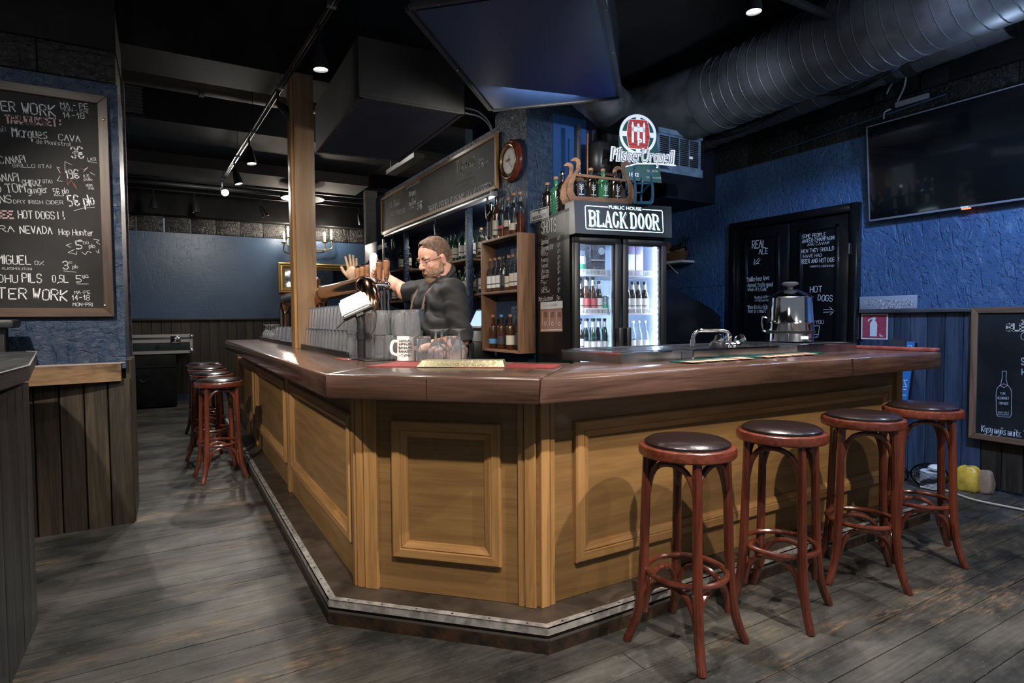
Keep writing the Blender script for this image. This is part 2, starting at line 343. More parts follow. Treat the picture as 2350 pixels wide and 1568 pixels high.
FR = {}   # frame of every thing: its world matrix
def meshof(b, name, smooth=True, ang=35, inv=None):
    me = D.meshes.new(name); vs = b.v
    if inv: vs = [tuple(inv @ Vector(v)) for v in vs]
    me.from_pydata(vs, [], b.f); me.update()
    if smooth:
        me.shade_smooth()
        try: me.set_sharp_from_angle(angle=math.radians(ang))
        except Exception: pass
    return me
def tag(o, label=None, cat=None, group=None, kind=None):
    if label: o['label'] = label
    if cat: o['category'] = cat
    if group: o['group'] = group
    if kind: o['kind'] = kind
    return o
def thing(name, label, cat, loc=(0, 0, 0), rz=0, group=None, kind=None):
    o = D.objects.new(name, None); COL.objects.link(o); o.location = loc; o.rotation_euler = (0, 0, rz); o.empty_display_size = .1
    FR[o.name] = Matrix.Translation(Vector(loc)) @ Matrix.Rotation(rz, 4, 'Z')
    return tag(o, label, cat, group, kind)
def obj(name, b, m, parent=None, local=False, smooth=True, ang=35, loc=None, rot=None, label=None, kind=None):
    """one mesh object; b is given in world space unless local"""
    inv = None; base = FR.get(parent.name) if parent else None
    if not local and base: inv = base.inverted()
    if not local and parent is None and loc is not None: inv = Matrix.Translation(-Vector(loc))
    me = b if isinstance(b, bpy.types.Mesh) else meshof(b, name, smooth, ang, inv)
    if m is not None and not me.materials: me.materials.append(m)
    o = D.objects.new(name, me); COL.objects.link(o)
    if parent: o.parent = parent
    if loc is not None and not (not local and parent): o.location = loc
    if rot is not None: o.rotation_euler = rot
    FR[o.name] = (base.copy() if base else Matrix.Identity(4)) @ (Matrix.Translation(o.location) @ Euler(o.rotation_euler).to_matrix().to_4x4())
    if label: o['label'] = label
    if kind: o['kind'] = kind
    return o
def struct(name, b, m, smooth=True):
    return tag(obj(name, b, m, None, True, smooth), kind='structure')
def dup(root, loc, rz=None, label=None, group=None):
    r = root.copy(); COL.objects.link(r); r.location = loc
    if rz is not None: r.rotation_euler = (0, 0, rz)
    if label: r['label'] = label
    if group: r['group'] = group
    for ch in root.children:
        c = ch.copy(); COL.objects.link(c); c.parent = r
        for g in ch.children:
            d = g.copy(); COL.objects.link(d); d.parent = c
    return r
def arc(c, u, v, a0, a1, n):
    c, u, v = Vector(c), Vector(u), Vector(v)
    return [c+u*math.cos(a0+(a1-a0)*i/n)+v*math.sin(a0+(a1-a0)*i/n) for i in range(n+1)]
def spline(pts, n=6):
    pts = [Vector(p) for p in pts]; out = []
    for i in range(len(pts)-1):
        p0 = pts[max(i-1, 0)]; p1 = pts[i]; p2 = pts[i+1]; p3 = pts[min(i+2, len(pts)-1)]
        for k in range(n):
            t = k/n; out.append(.5*((2*p1)+(p2-p0)*t+(2*p0-5*p1+4*p2-p3)*t*t+(3*p1-p0-3*p2+p3)*t**3))
    return out+[pts[-1]]

# ------------------------------------------------------------------ hand lettering (own stroke font, drawn as thin chalk ribbons)
GL = {'A': '02 28 42,15 35', 'B': '02 08 28 37 36 25 05,25 34 33 22 02', 'C': '47 38 18 07 03 12 32 43', 'D': '02 08 28 46 44 22 02',
 'E': '42 02 08 48,05 35', 'F': '02 08 48,05 35', 'G': '47 38 18 07 03 12 32 43 45 25', 'H': '02 08,42 48,05 45', 'I': '02 08', 'J': '38 33 22 12 03',
 'K': '02 08,48 05 42', 'L': '08 02 42', 'M': '02 08 25 48 42', 'N': '02 08 42 48', 'O': '18 07 03 12 32 43 47 38 18', 'P': '02 08 38 47 46 35 05',
 'Q': '18 07 03 12 32 43 47 38 18,24 42', 'R': '02 08 38 47 46 35 05,25 42', 'S': '47 38 18 07 06 15 35 44 43 32 12 03', 'T': '08 48,28 22',
 'U': '08 03 12 32 43 48', 'V': '08 22 48', 'W': '08 12 26 32 48', 'X': '02 48,08 42', 'Y': '08 25 48,25 22', 'Z': '08 48 02 42',
 'a': '36 16 05 03 12 22 33 36 32', 'b': '08 02 22 33 35 26 05', 'c': '36 16 05 03 12 32', 'd': '38 32,33 12 03 05 16 35', 'e': '04 34 35 26 16 05 03 12 32',
 'f': '38 28 17 12,06 26', 'g': '36 16 05 03 12 32,36 31 20 00', 'h': '08 02,05 16 26 35 32', 'i': '06 02,08 18', 'j': '16 11 00,18 08', 'k': '08 02,36 04 32',
 'l': '08 02', 'm': '02 06,05 16 25 22,25 36 45 42', 'n': '02 06,05 16 26 35 32', 'o': '16 05 03 12 22 33 35 26 16', 'p': '00 06 26 35 33 22 02',
 'q': '30 36 16 05 03 12 32', 'r': '02 06,04 16 26', 's': '36 16 05 14 24 33 22 02', 't': '18 13 22 32,06 36', 'u': '06 03 12 22 33,36 32', 'v': '06 22 46',
 'w': '06 12 25 32 46', 'x': '02 36,06 32', 'y': '06 03 12 32,36 31 20 00', 'z': '06 36 02 32',
 '0': '18 07 03 12 22 33 37 28 18', '1': '06 18 12', '2': '07 18 28 37 36 02 32', '3': '07 18 28 37 36 25 15,25 34 33 22 12 03', '4': '22 28 04 34',
 '5': '38 08 05 25 34 33 22 02', '6': '38 18 05 03 12 22 33 34 25 05', '7': '08 38 12', '8': '15 06 07 18 28 37 36 25 15 04 03 12 22 33 34 25', '9': '35 15 06 07 18 28 37 32 12',
 '.': '02 12', ',': '12 01', '!': '08 04,02 03', ':': '03 04,06 07', '-': '05 25', '~': '05 16 25 36', '(': '18 06 04 12', ')': '08 16 14 02', '%': '02 48,07 17,33 43',
 "'": '08 07', '"': '08 07,18 17', '/': '02 38', '?': '07 18 38 36 15 14,12 13', '€': '47 38 18 06 04 12 32 43,05 35,04 34', 'ä': '36 16 05 03 12 22 33 36 32,08 18,28 38', 'ö': '16 05 03 12 22 33 35 26 16,08 18,28 38',
 'Ä': '02 28 42,15 35,09 19,39 49', '>': '06 34 02', '<': '36 04 32', '=': '06 46,04 44'}
def strokes(txt):
    out = []; x = 0
    for ch in txt:
        if ch == ' ': x += 2.6; continue
        g = GL.get(ch) or GL.get(ch.upper()) or '02 22'; mx = 0
        for st in g.split(','):
            pts = [(int(p[0]), int(p[1])-2) for p in st.split()]; mx = max(mx, max(p[0] for p in pts))
            out.append([(x+p[0], p[1]) for p in pts])
        x += mx+1.5
    return out, max(x-1.5, 1)
def ribbon(b, pts, w, nrm, off=.0015):
    for a, c in zip(pts[:-1], pts[1:]):
        d = c-a
        if d.length < 1e-5: continue
        d.normalize(); s = nrm.cross(d)*w/2; e = d*w*.35; o = nrm*off
        b.quad(a-e-s+o, c+e-s+o, c+e+s+o, a-e+s+o)
def chalk(parent, name, txt, a, c, cap, plane, m=None, wt=.105, jit=.22, off=.0015):
    """lettering from pixel a to pixel c (baseline ends), cap height in pixels at a; plane = (point, normal)"""
    p0, n = plane; A = PP(a[0], a[1], p0, n); C = PP(c[0], c[1], p0, n); T = PP(a[0], a[1]-cap, p0, n)
    u = C-A; W = u.length; u.normalize(); v = n.cross(u).normalized()
    if v.dot(T-A) < 0: v = -v
    h = (T-A).dot(v); st, adv = strokes(txt); sx = W/adv; sy = h/6; b = B(); rw = h*wt
    for s in st:
        jx, jy = random.uniform(-jit, jit), random.uniform(-jit, jit)
        pts = [A+u*((x+jx+random.uniform(-jit, jit)*.4)*sx)+v*((y+jy+random.uniform(-jit, jit)*.4)*sy) for x, y in s]
        ribbon(b, pts, rw, n, off)
    return obj(name, b, m or M_CHALK, parent, smooth=False)
def drawing(parent, name, polys, plane, wpx, m=None):
    if name == 'chalk_marks' and len(polys) > 1:
        for pl in polys: drawing(parent, name, [pl], plane, wpx, m)
        return
    p0, n = plane; b = B()
    for pl in polys:
        pts = [PP(x, y, p0, n) for x, y in pl]
        q = PP(pl[0][0]+wpx, pl[0][1], p0, n); ribbon(b, pts, (q-pts[0]).length*.7, n)
    return obj(name, b, m or M_CHALK, parent, smooth=False)
def font_mesh(txt, size, bold=0, ext=.0, shear=0, sp=1.0):
    c = D.curves.new('letters', 'FONT'); c.body = txt; c.size = size; c.offset = bold; c.extrude = ext; c.shear = shear; c.space_character = sp; c.resolution_u = 3
    c.align_x = 'CENTER'; o = D.objects.new('letters', c); COL.objects.link(o); bpy.context.view_layer.update()
    me = bpy.data.meshes.new_from_object(o.evaluated_get(bpy.context.evaluated_depsgraph_get())); D.objects.remove(o); return me
def print_text(parent, name, txt, center, u, v, width, height, m, bold=0, ext=.0006, shear=0):
    me = font_mesh(txt, 1, bold, 0, shear); xs = [q.co.x for q in me.vertices]; ys = [q.co.y for q in me.vertices]
    x0, x1, y0, y1 = min(xs), max(xs), min(ys), max(ys); u, v = Vector(u), Vector(v); n = u.cross(v); c = Vector(center)
    inv = FR[parent.name].inverted()
    for q in me.vertices: q.co = inv @ (c+u*((q.co.x-(x0+x1)/2)/(x1-x0)*width)+v*((q.co.y-(y0+y1)/2)/(y1-y0)*height)+n*ext)
    me.materials.clear(); return obj(name, me, m, parent)
NZ, NY, NX = Vector((0, 0, 1)), Vector((0, -1, 0)), Vector((-1, 0, 0))

# ================================================================== SETTING
# ---- floor: boards run along X
sub = B(); sub.box(-4, -1.2, -.12, 5.3, 11.2, -.03)
floor = struct('floor', sub, mat('floor_gap_black', (.004, .004, .004), .9), False)
unit = meshof(B().box(-.5, -.5, -.5, .5, .5, .5), 'floorboard', False); unit.materials.append(M_FLOOR)
y = -1.0
while y < 10.9:
    x = -3.6 - random.random()*.8; wd = .128
    while x < 5.15:
        ln = random.uniform(4.5, 7.5) if y < 7 else 9.5; x1 = min(x+ln, 5.2)
        if 5.2-x1 < .8: x1 = 5.2
        o = D.objects.new('floorboard', unit); COL.objects.link(o); o.parent = floor
        o.location = ((x+x1)/2, y+wd/2, -.015+random.uniform(-.0008, .0008)); o.scale = (x1-x-.003, wd-.0035, .03); x = x1
    y += wd
# ---- ceiling
struct('ceiling', B().box(-4, -1.2, 3.9, 5.3, 11.2, 4.0), mat('black_ceiling', (.006, .006, .0065), .8, var=.4, vscale=2), False)

def planks(parent, a, b, z0, z1, wd, nrm, m, t=.018, name='plank', gap=.004, var=.0015):
    """vertical boards from a to b (xy), standing proud along nrm"""
    a, b = Vector((*a, 0)), Vector((*b, 0)); L = (b-a).length; u = (b-a)/L; n = max(1, round(L/wd)); wd = L/n; nrm = Vector((*nrm, 0))
    for i in range(n):
        c = a+u*(i+.5)*wd; tt = t+random.uniform(-var, var); zm = (z0+z1)/2
        bb = B(); hw = (wd-gap)/2; ch = .004
        prof = [(-hw, 0), (-hw, tt-ch), (-hw+ch, tt), (hw-ch, tt), (hw, tt-ch), (hw, 0)]
        vs = [u*p+nrm*q+Vector((0, 0, z)) for z in (z0-zm, z1-zm) for p, q in prof]; k = 6
        bb.add(vs, [tuple(range(k)), tuple(range(2*k-1, k-1, -1))]+[(j, j+k, (j+1) % k+k, (j+1) % k) for j in range(k)])
        me = meshof(bb, name, False); me.materials.append(m)
        o = D.objects.new(name, me); COL.objects.link(o); o.parent = parent
        o.location = FR[parent.name].inverted() @ Vector((c.x, c.y, zm))
        bmx = bmesh.new(); bmx.from_mesh(me); bmesh.ops.recalc_face_normals(bmx, faces=bmx.faces); bmx.to_mesh(me); bmx.free()

# ---- back wall (far end of the left aisle)
wb = struct('wall_back', B().box(-4, 10.72, 1.30, 5.3, 10.9, 2.66).box(-4, 10.76, 0, 5.3, 10.9, 1.30), M_BLUE_BACK, False)
planks(wb, (-.9, 10.76), (2.7, 10.76), .12, 1.28, .135, (0, -1), M_DARKW['z'], .02)
obj('wainscot_cap', B().box(-1, 10.68, 1.28, 2.75, 10.76, 1.315, .004), M_DARKW['x'], wb)
for i in range(12):
    x = -1.1+i*.36+random.uniform(-.01, .01)
    obj('block', B().box(x, 10.70, 2.665, x+.352, 10.8, 2.90, .006), M_BLACKBRICK, wb, label='black painted stone block above the blue paint')
struct('trim_1', B().box(-4, 10.5, 2.905, 5.3, 10.9, 3.9), M_BLACK, False)

# ---- left pillar with chalkboard
wl = struct('wall_left', B().box(-4, 4.36, .98, -.235, 4.85, 2.71), M_BLUE, False)
obj('core', B().box(-4, 4.42, 0, -.24, 4.86, .98), M_BLACK, wl)
planks(wl, (-1.3, 4.42), (-.215, 4.42), 0, .915, .125, (0, -1), M_DARKW['z'], .05, gap=.006)
planks(wl, (-.24, 4.40), (-.24, 4.90), 0, 1.03, .125, (1, 0), M_DARKW['z'], .03)
for x0, x1 in ((-1.55, -1.0), (-.995, -.62), (-.615, -.24)):
    obj('block', B().box(x0, 4.345, 2.715, x1, 4.85, 2.90, .005), M_BLACKBRICK, wl)
obj('upper_panel', B().box(-4, 4.34, 2.905, -.235, 4.85, 3.9), M_BLACK, wl, smooth=False)
obj('corner_trim', B().box(-.236, 4.83, 1.03, -.222, 4.87, 2.9), mat('worn_corner_bead', (.04, .03, .04), .7, vscale=30, col2=(.13, .11, .13)), wl)
# bowed oak rail
rp = [(-1.5, 4.20), (-1.1, 4.225), (-.7, 4.262), (-.45, 4.295), (-.262, 4.335)]
bb = B()
for (xa, ya), (xb, yb) in zip(rp[:-1], rp[1:]): bb.prism([(xa, ya), (xb, yb), (xb, 4.44), (xa, 4.44)], .905, 1.012)
obj('oak_rail', bb, M_RAIL['x'], wl)
obj('rail_cap', B().prism([(-1.5, 4.215)]+[(x, y_+.012) for x, y_ in rp[1:]]+[(-.24, 4.36), (-1.5, 4.36)], 1.0125, 1.019), mat('pale_worn_edge', (.34, .30, .27), .5), wl)

# ---- high table with panelled side at the far left
tb = thing('high_bench', 'dark grey boarded bench end with a slanted shelf top at left edge', 'bench', (-1.2, 2.4, 0))
planks(tb, (-.53, 1.2), (-.53, 3.12), 0, 1.02, .125, (1, 0), M_DARKB['z'], .02, 'board')
planks(tb, (-1.9, 3.12), (-.53, 3.12), 0, 1.02, .125, (0, 1), M_DARKB['z'], .02, 'board')
obj('carcass', B().box(-1.9, 1.2, 0, -.535, 3.11, 1.02), M_BLACK, tb)
obj('shelf_top', B().prism([(-1.9, 1.0), (-.505, 1.0), (-.44, 2.7), (-.60, 3.9), (-.66, 4.02), (-1.9, 4.02)], 1.06, 1.115), M_DARKB['y'], tb)
obj('top_edge', B().tube([(-.503, 1.0, 1.115), (-.438, 2.7, 1.115), (-.598, 3.9, 1.115), (-.66, 4.02, 1.115)], .003, 6), mat('worn_pale_lip', (.30, .30, .29), .4), tb)
b2 = thing('bench_back', 'grey boarded bench back with rounded cap behind the slanted shelf', 'bench', (-1.2, 4.12, 0))
planks(b2, (-1.6, 4.12), (-.76, 4.12), .5, 1.24, .10, (0, -1), M_DARKB['z'], .02, 'board')
obj('back_core', B().box(-1.6, 4.12, 0, -.765, 4.20, 1.24), M_BLACK, b2)
obj('cap', B().box(-1.65, 4.05, 1.24, -.715, 4.24, 1.285, .012), M_DARKB['x'], b2)

# ---- right wall
wr = struct('wall_right', B().box(5.12, -1.2, 1.32, 5.3, 6.6, 2.79).box(5.14, -1.2, 0, 5.3, 6.6, 1.32), M_BLUE_RIGHT, False)
planks(wr, (5.14, 1.98), (5.14, 2.84), .02, 1.295, .118, (-1, 0), M_BLUEW['z'], .018)
planks(wr, (5.14, -.3), (5.14, 1.98), .02, 1.295, .125, (-1, 0), M_DARKW['z'], .018)
obj('wainscot_cap', B().box(5.075, -.4, 1.297, 5.14, 2.85, 1.328, .004), wood('worn_grey_cap', (.07, .07, .075), (.20, .20, .21), 'y', .45), wr)
for i in range(10):
    y0 = -.4+i*.55
    obj('block', B().box(5.105, y0, 2.80, 5.3, y0+.545, 3.02, .005), M_BLACKBRICK, wr)
obj('upper_panel', B().box(5.09, -1.2, 3.025, 5.3, 6.6, 3.9), M_BLACK, wr, smooth=False)
pl = (Vector((5.12, 4, 1.5)), NX)
struct('trim_2', B().box(5.112, 4.30, .2, 5.125, 5.0, 1.62).box(5.105, 4.295, .2, 5.12, 4.31, 1.625).box(5.105, 4.30, 1.61, 5.12, 5.0, 1.625), M_BLUE_RIGHT, False)
struct('wall_rear', B().box(3.2, 6.4, 0, 5.3, 6.6, 3.9), M_BLUE, False)

# ---- black double door
dr = struct('door_1', B().box(5.10, 2.93, 0, 5.118, 4.12, 2.17), M_BLACKG, False)
fb = B().box(5.055, 2.86, 0, 5.14, 2.93, 2.24, .006).box(5.055, 4.12, 0, 5.14, 4.19, 2.24, .006).box(5.055, 2.93, 2.17, 5.14, 4.12, 2.24, .006)
obj('door_frame', fb, M_BLACKG, dr)
for y0, y1 in ((2.95, 3.50), (3.53, 4.10)):
    lf = obj('door_leaf', B().box(5.085, y0, .01, 5.099, y1, 2.155, .003), M_BLACKG, dr)
    a0, a1 = y0+.085, y1-.085; m_ = B()
    for z0, z1 in ((1.0, 2.08), (.15, .90)):
        m_.box(5.070, a0, z0, 5.086, a0+.03, z1, .004).box(5.070, a1-.03, z0, 5.086, a1, z1, .004).box(5.070, a0, z0, 5.086, a1, z0+.03, .004).box(5.070, a0, z1-.03, 5.086, a1, z1, .004)
    obj('panel_moulding', m_, M_BLACKG, dr, label='raised moulding around the door panels')
pd = (Vector((5.084, 3.5, 1)), NX)
for t, a, c, cap in (('REAL', (1726, 570), (1757, 568), 17), ('ALE', (1742, 584), (1762, 582), 12), ('"Unlike beer love', (1714, 647), (1765, 642), 10),
    ('doesnt taste good', (1716, 659), (1773, 657), 9), ("when it's Cold.\"", (1716, 668), (1762, 668), 8), ('"Beauty is in the eye', (1731, 686), (1772, 683), 6),
    ('of the beer holder"', (1733, 692), (1771, 691), 5), ('"When life is a bitch,', (1715, 709), (1768, 708), 8), ('Beer is a must"', (1717, 718), (1759, 717), 8),
    ('SOME PEOPLE', (1841, 547), (1895, 542), 8), ('WANTED CHAMPAGNE', (1836, 559), (1919, 549), 8), ('AND CAVIAR', (1853, 565), (1903, 560), 6),
    ('WHEN THEY SHOULD', (1835, 582), (1914, 574), 8), ('HAVE HAD', (1844, 592), (1886, 589), 7), ('BEER AND HOT DOGS !', (1840, 605), (1925, 600), 9),
    ('- DWIGHT D. EISENHOWER', (1857, 614), (1917, 612), 4), ('HOT', (1859, 671), (1886, 670), 13), ('DOGS', (1877, 690), (1910, 692), 13), ('WISH YOU', (1849, 745), (1890, 743), 8)):
    chalk(dr, 'chalk_lettering', t, a, c, cap, pd)
drawing(dr, 'chalk_arrow', [[(1743, 592), (1731, 605)], [(1745, 596), (1735, 606)], [(1732, 595), (1730, 607), (1742, 604)]], pd, 1.3)
drawing(dr, 'chalk_arrow', [[(1890, 711), (1912, 711)], [(1890, 717), (1912, 716)], [(1904, 705), (1915, 714), (1905, 723)]], pd, 1.3)
drawing(dr, 'chalk_glass', [[(1862, 748), (1866, 774), (1877, 774), (1881, 748), (1862, 748)], [(1864, 768), (1879, 768)]], pd, 1.3)
for z in (1.85, .4): obj('hinge', B().lathe([(.008, -.045), (.008, .045)], 8, (5.05, 2.925, z)), M_STEEL, dr)

# ---- back bar wall with alcove, lower left of the fridge
XW = 2.60
wm = struct('wall_bar', B().box(XW, 4.19, 0, 3.2, 4.74, 3.9).box(XW, 4.74, 2.40, 3.1, 8.36, 3.0).box(XW, 8.0, 0, 3.1, 8.36, 2.4).box(XW, 4.74, 0, 3.1, 8.0, .92).box(2.98, 4.74, .92, 3.1, 8.0, 2.40), M_BLUE, False)
struct('trim_3', B().box(3.2, 4.19, 0, 3.24, 4.6, 3.9).box(3.24, 4.15, 0, 3.30, 4.2, 3.9), M_BLACKB, False)
obj('column_end', B().box(2.45, 8.30, 0, 2.62, 8.40, 3.1), plaster('grey_rough_column', (.10, .105, .11), (.20, .20, .205), .85, 8, .8), wm)
struct('trim_4', B().box(2.85, 4.18, 1.9, 3.2, 4.19, 3.0), mat('smooth_blue_panel', (.02, .07, .22), .45), False)
for i, yy in enumerate((5.33, 7.15)):
    struct('trim_%d' % (5+i), B().box(2.60, yy, .92, 2.66, yy+.06, 2.40, .008), M_BLUE)
for (y0, y1, zz) in ((5.44, 7.14, 1.895), (5.44, 7.14, 1.52), (4.72, 5.32, 1.90), (4.72, 5.32, 1.52), (7.26, 7.98, 1.52), (7.26, 7.98, 1.93)):
    pass

# ---- ceiling beams, ducts and pipes
struct('trim_7', B().box(-4, 4.72, 3.11, 2.6, 5.2, 3.9), M_BLACK, False)
struct('trim_8', B().box(-4, 7.0, 3.30, 2.5, 8.3, 3.62), mat('grey_blue_beam', (.010, .012, .017), .6, var=.3, vscale=2), False)
struct('trim_9', B().box(-4, 8.3, 3.16, 2.5, 9.0, 3.3), mat('grey_plaster_beam', (.030, .028, .027), .7, var=.3, vscale=2), False)
struct('trim_10', B().box(4.4, 4.42, 2.49, 5.12, 6.4, 3.05).box(3.3, 4.9, 2.49, 4.4, 6.4, 3.0), M_BLACKB, False)
sl = B()
for i in range(46): sl.box(-1.2+i*.085, 9.3, 3.42, -1.2+i*.085+.07, 10.5, 3.45)
struct('trim_11', sl, M_BLACK, False)

def spiral_duct(name, label, pts, r, m, rib=.10, seams=True, n=28, group=None):
    t = thing(name, label, 'duct', pts[0], 0, group)
    obj('pipe', B().tube(pts, r, n), m, t)
    if seams:
        sb = B(); L = 0
        P_ = [Vector(p) for p in pts]; rr = r if isinstance(r, list) else [r]*len(P_)
        for i in range(len(P_)-1):
            seg = P_[i+1]-P_[i]; l = seg.length; d = seg.normalized(); u = d.orthogonal().normalized(); v = d.cross(u); s = (rib-L % rib) % rib
            while s < l:
                c = P_[i]+d*s; R = rr[i]+(rr[i+1]-rr[i])*s/l
                sb.tube([c+(u*math.cos(2*PI*k/24)+v*math.sin(2*PI*k/24))*(R+.001)+d*.012*math.sin(2*PI*k/24) for k in range(24)], .0035, 5, True)
                s += rib
            L += l
        obj('seam', sb, m, t, kind='stuff')
    return t
d1 = spiral_duct('ventilation_duct', 'large black spiral ventilation duct running along the ceiling at right', [(4.0, 3.35, 3.12), (4.0, .2, 3.18)], .285, M_DUCT, .085)
obj('collar', B().tube([(4.0, 3.36, 3.12), (4.0, 3.50, 3.12)], .295, 32), M_DUCT, d1)
d2 = thing('duct_elbow', 'wide black duct reducer and elbow turning towards the hanging box', 'duct', (3.9, 3.9, 3.05))
obj('reducer', B().tube([(4.0, 3.50, 3.12), (3.98, 3.66, 3.12), (3.93, 3.98, 3.10), (3.9, 4.08, 3.09)], [.29, .295, .31, .31], 32), M_DUCT, d2)
obj('elbow', B().tube([(3.9, 4.08, 3.09), (3.84, 4.22, 3.08), (3.74, 4.30, 3.07), (3.55, 4.27, 3.06)], [.312, .315, .31, .27], 32), M_DUCT, d2)
obj('branch_pipe', B().tube([(3.66, 4.26, 3.10), (3.35, 4.02, 3.08), (2.80, 3.60, 3.00), (2.25, 3.15, 2.98)], [.21, .185, .175, .17], 28), M_DUCT, d2)
obj('flexible_branch', B().tube([(3.90, 4.20, 2.98), (3.44, 4.32, 2.93)], .205, 24), M_DUCT, d2)
rb = B()
for i in range(7):
    a = i/7; c = Vector((3.86, 4.20, 2.98))+Vector((-.42*a, .12*a, -.05*a))
    rb.tube([c+Vector((.05*math.cos(q), .21*math.cos(q), .215*math.sin(q))) for q in [2*PI*k/24 for k in range(24)]], .006, 5, True)
obj('seam', rb, M_DUCT, d2, kind='stuff')
d3 = spiral_duct('ventilation_duct', 'slimmer black duct above the door and the television', [(4.72, 4.6, 3.06), (4.72, 1.72, 3.17)], .115, M_DUCT, .16, True, 20)
obj('damper', B().tube([(4.72, 2.45, 3.14), (4.72, 2.40, 3.142)], .128, 24).tube([(4.72, 2.33, 3.145), (4.72, 2.27, 3.148)], .128, 24), M_BLKMETAL, d3, label='flanged damper with rivets')
dt = B()
for k in range(9): dt.ell((4.72-.128*math.cos(.6*(k-4)*.5), 2.30, 3.147-.128*math.sin(.25*(k-1))), (.006, .006, .006), None, 6, 4)
# supply diffuser (round) at the far top right
df = thing('round_diffuser', 'round grey ceiling diffuser at top right corner', 'vent', (4.25, 1.32, 3.1))
cdf = P(2320, 20, 'x', 4.3)
FR[df.name] = Matrix.Translation(cdf); df.location = cdf
obj('ring', B().lathe([(.02, .01), (.09, .0), (.13, -.01), (.15, -.02), (.155, .0), (.15, .03), (.02, .04)], 32, cdf), mat('grey_diffuser', (.10, .11, .13), .4, .4), df)
obj('bell', B().lathe([(.03, -.03), (.06, -.04), (.065, -.02), (.03, 0)], 24, cdf), mat('grey_diffuser', (.1, .1, .1)), df)
pv = thing('insulated_pipe', 'short blue-black insulated pipe with torn wrap between the ducts', 'pipe', (4.45, 2.6, 3.3))
a_, c_ = P(2062, 45, 'x', 4.35), P(2150, 80, 'x', 4.5)
obj('wrap', B().tube([a_, a_.lerp(c_, .5), c_], .045, 14), mat('blue_black_wrap', (.02, .04, .075), .5, var=.5), pv)
obj('torn_band', B().tube([a_.lerp(c_, .12), a_.lerp(c_, .20)], .048, 14), M_CREAM, pv)

# hanging black boxes (hoods)
def hood(name, label, A, u, v, wu, wv, z0, z1, m_bot, m_side):
    t = thing(name, label, 'box', (A[0], A[1], z0)); A = Vector((*A, 0)); u = Vector((*u, 0)).normalized(); v = Vector((*v, 0)).normalized()
    c = [A, A+u*wu, A+u*wu+v*wv, A+v*wv]; poly = [(p.x, p.y) for p in c]
    obj('casing', B().prism(poly, z0+.008, z1), m_side, t, smooth=False)
    inn = [(p.x, p.y) for p in (A+u*.02+v*.02, A+u*(wu-.02)+v*.02, A+u*(wu-.02)+v*(wv-.02), A+u*.02+v*(wv-.02))]
    obj('grille_sheet', B().prism(inn, z0, z0+.01), m_bot, t, smooth=False)
    e = B()
    for i in range(4):
        p, q = c[i], c[(i+1) % 4]; d = (q-p).normalized(); n_ = Vector((-d.y, d.x, 0))
        e.prism([((p+n_*0).x, (p+n_*0).y), (q.x, q.y), ((q+n_*.025).x, (q+n_*.025).y), ((p+n_*.025).x, (p+n_*.025).y)], z0-.004, z0+.012)
    obj('edge_flange', e, m_side, t, smooth=False)
    for i in range(4):
        p, q = c[i], c[(i+1) % 4]; d = (q-p).normalized(); n_ = Vector((-d.y, d.x, 0))
        for k in range(3):
            s = p.lerp(q, (k+.5)/3)+n_*.012
            obj('screw', B().ell((s.x, s.y, z0-.004), (.006, .006, .003), None, 8, 4), M_STEEL, t)
    for p in (c[0], c[2]):
        s = p.lerp((c[0]+c[2])/2, .1); obj('hanger_rod', B().tube([(s.x, s.y, z1), (s.x, s.y, 3.9)], .005, 6), M_BLKMETAL, t)
    return t
def mesh_mat():
    m, N, L, b = nt('perforated_sheet_blue_glow')
    tc = N.new('ShaderNodeTexCoord'); vo = N.new('ShaderNodeTexVoronoi'); vo.inputs['Scale'].default_value = 150; vo.inputs['Randomness'].default_value = .1
    L.new(tc.outputs['Object'], vo.inputs['Vector'])
    r = N.new('ShaderNodeValToRGB'); r.color_ramp.elements[0].position = .30; r.color_ramp.elements[1].position = .42
    r.color_ramp.elements[0].color = (.004, .006, .012, 1); r.color_ramp.elements[1].color = (.020, .046, .125, 1)  # blue light on the hood underside is put into the sheet colour
    L.new(vo.outputs['Distance'], r.inputs[0]); L.new(r.outputs[0], b.inputs['Base Color']); b.inputs['Roughness'].default_value = .35; return m
M_SHEET = mesh_mat()
hood('hanging_hood', 'large black perforated hanging box with painted-in blue glow over the bar corner', (1.0, 2.63), (.70, .714), (.714, -.70), 1.36, .86, 2.70, 3.12, M_SHEET, mat('black_hood_casing', (.022, .022, .023), .45, var=.4, vscale=3))
hood('hanging_hood', 'smaller dark blue hanging box beside the wooden post', (1.09, 3.79), (1, -.04), (.02, 1), .73, 1.42, 2.70, 3.08, mat('dark_blue_underside', (.014, .020, .045), .45, var=.3, vscale=4), mat('grey_black_casing', (.030, .030, .028), .6, var=.35, vscale=3))

# ================================================================== THE BAR
ZT, ZB = 1.055, .957
step = thing('foot_step', 'dark brown foot step with worn aluminium nosing around the bar', 'step', (1.1, 2.3, 0))
def band(b, xo, yo, xi, yi, xe, ye, z0, z1, sections=(0, 1, 2)):
    """band following the bar: outer line x=xo / 45 deg / y=yo, inner line x=xi / y=yi"""
    return b
CO = (.545, 2.478), (1.205, 1.815)       # outer corners of the step on the floor
def ring(off, x_far=7.75, x_end=4.05):
    k = off*math.tan(math.radians(22.5))
    return [(.545+off, x_far), (.545+off, 2.478+k), (1.205+k, 1.815+off), (x_end, 1.815+off)]
def strip(o0, o1, z0, z1, name, m, parent, parts=3, bev=0):
    A_, C_ = ring(o0), ring(o1)
    for i in range(3):
        obj(name, B().prism([A_[i], C_[i], C_[i+1], A_[i+1]], z0, z1), m, parent, smooth=False)
strip(0, .03, 0, .048, 'base_board', M_RISER, step)
strip(.012, .03, .048, .085, 'riser', M_RISER, step)
A_, C_ = ring(0), ring(.012)
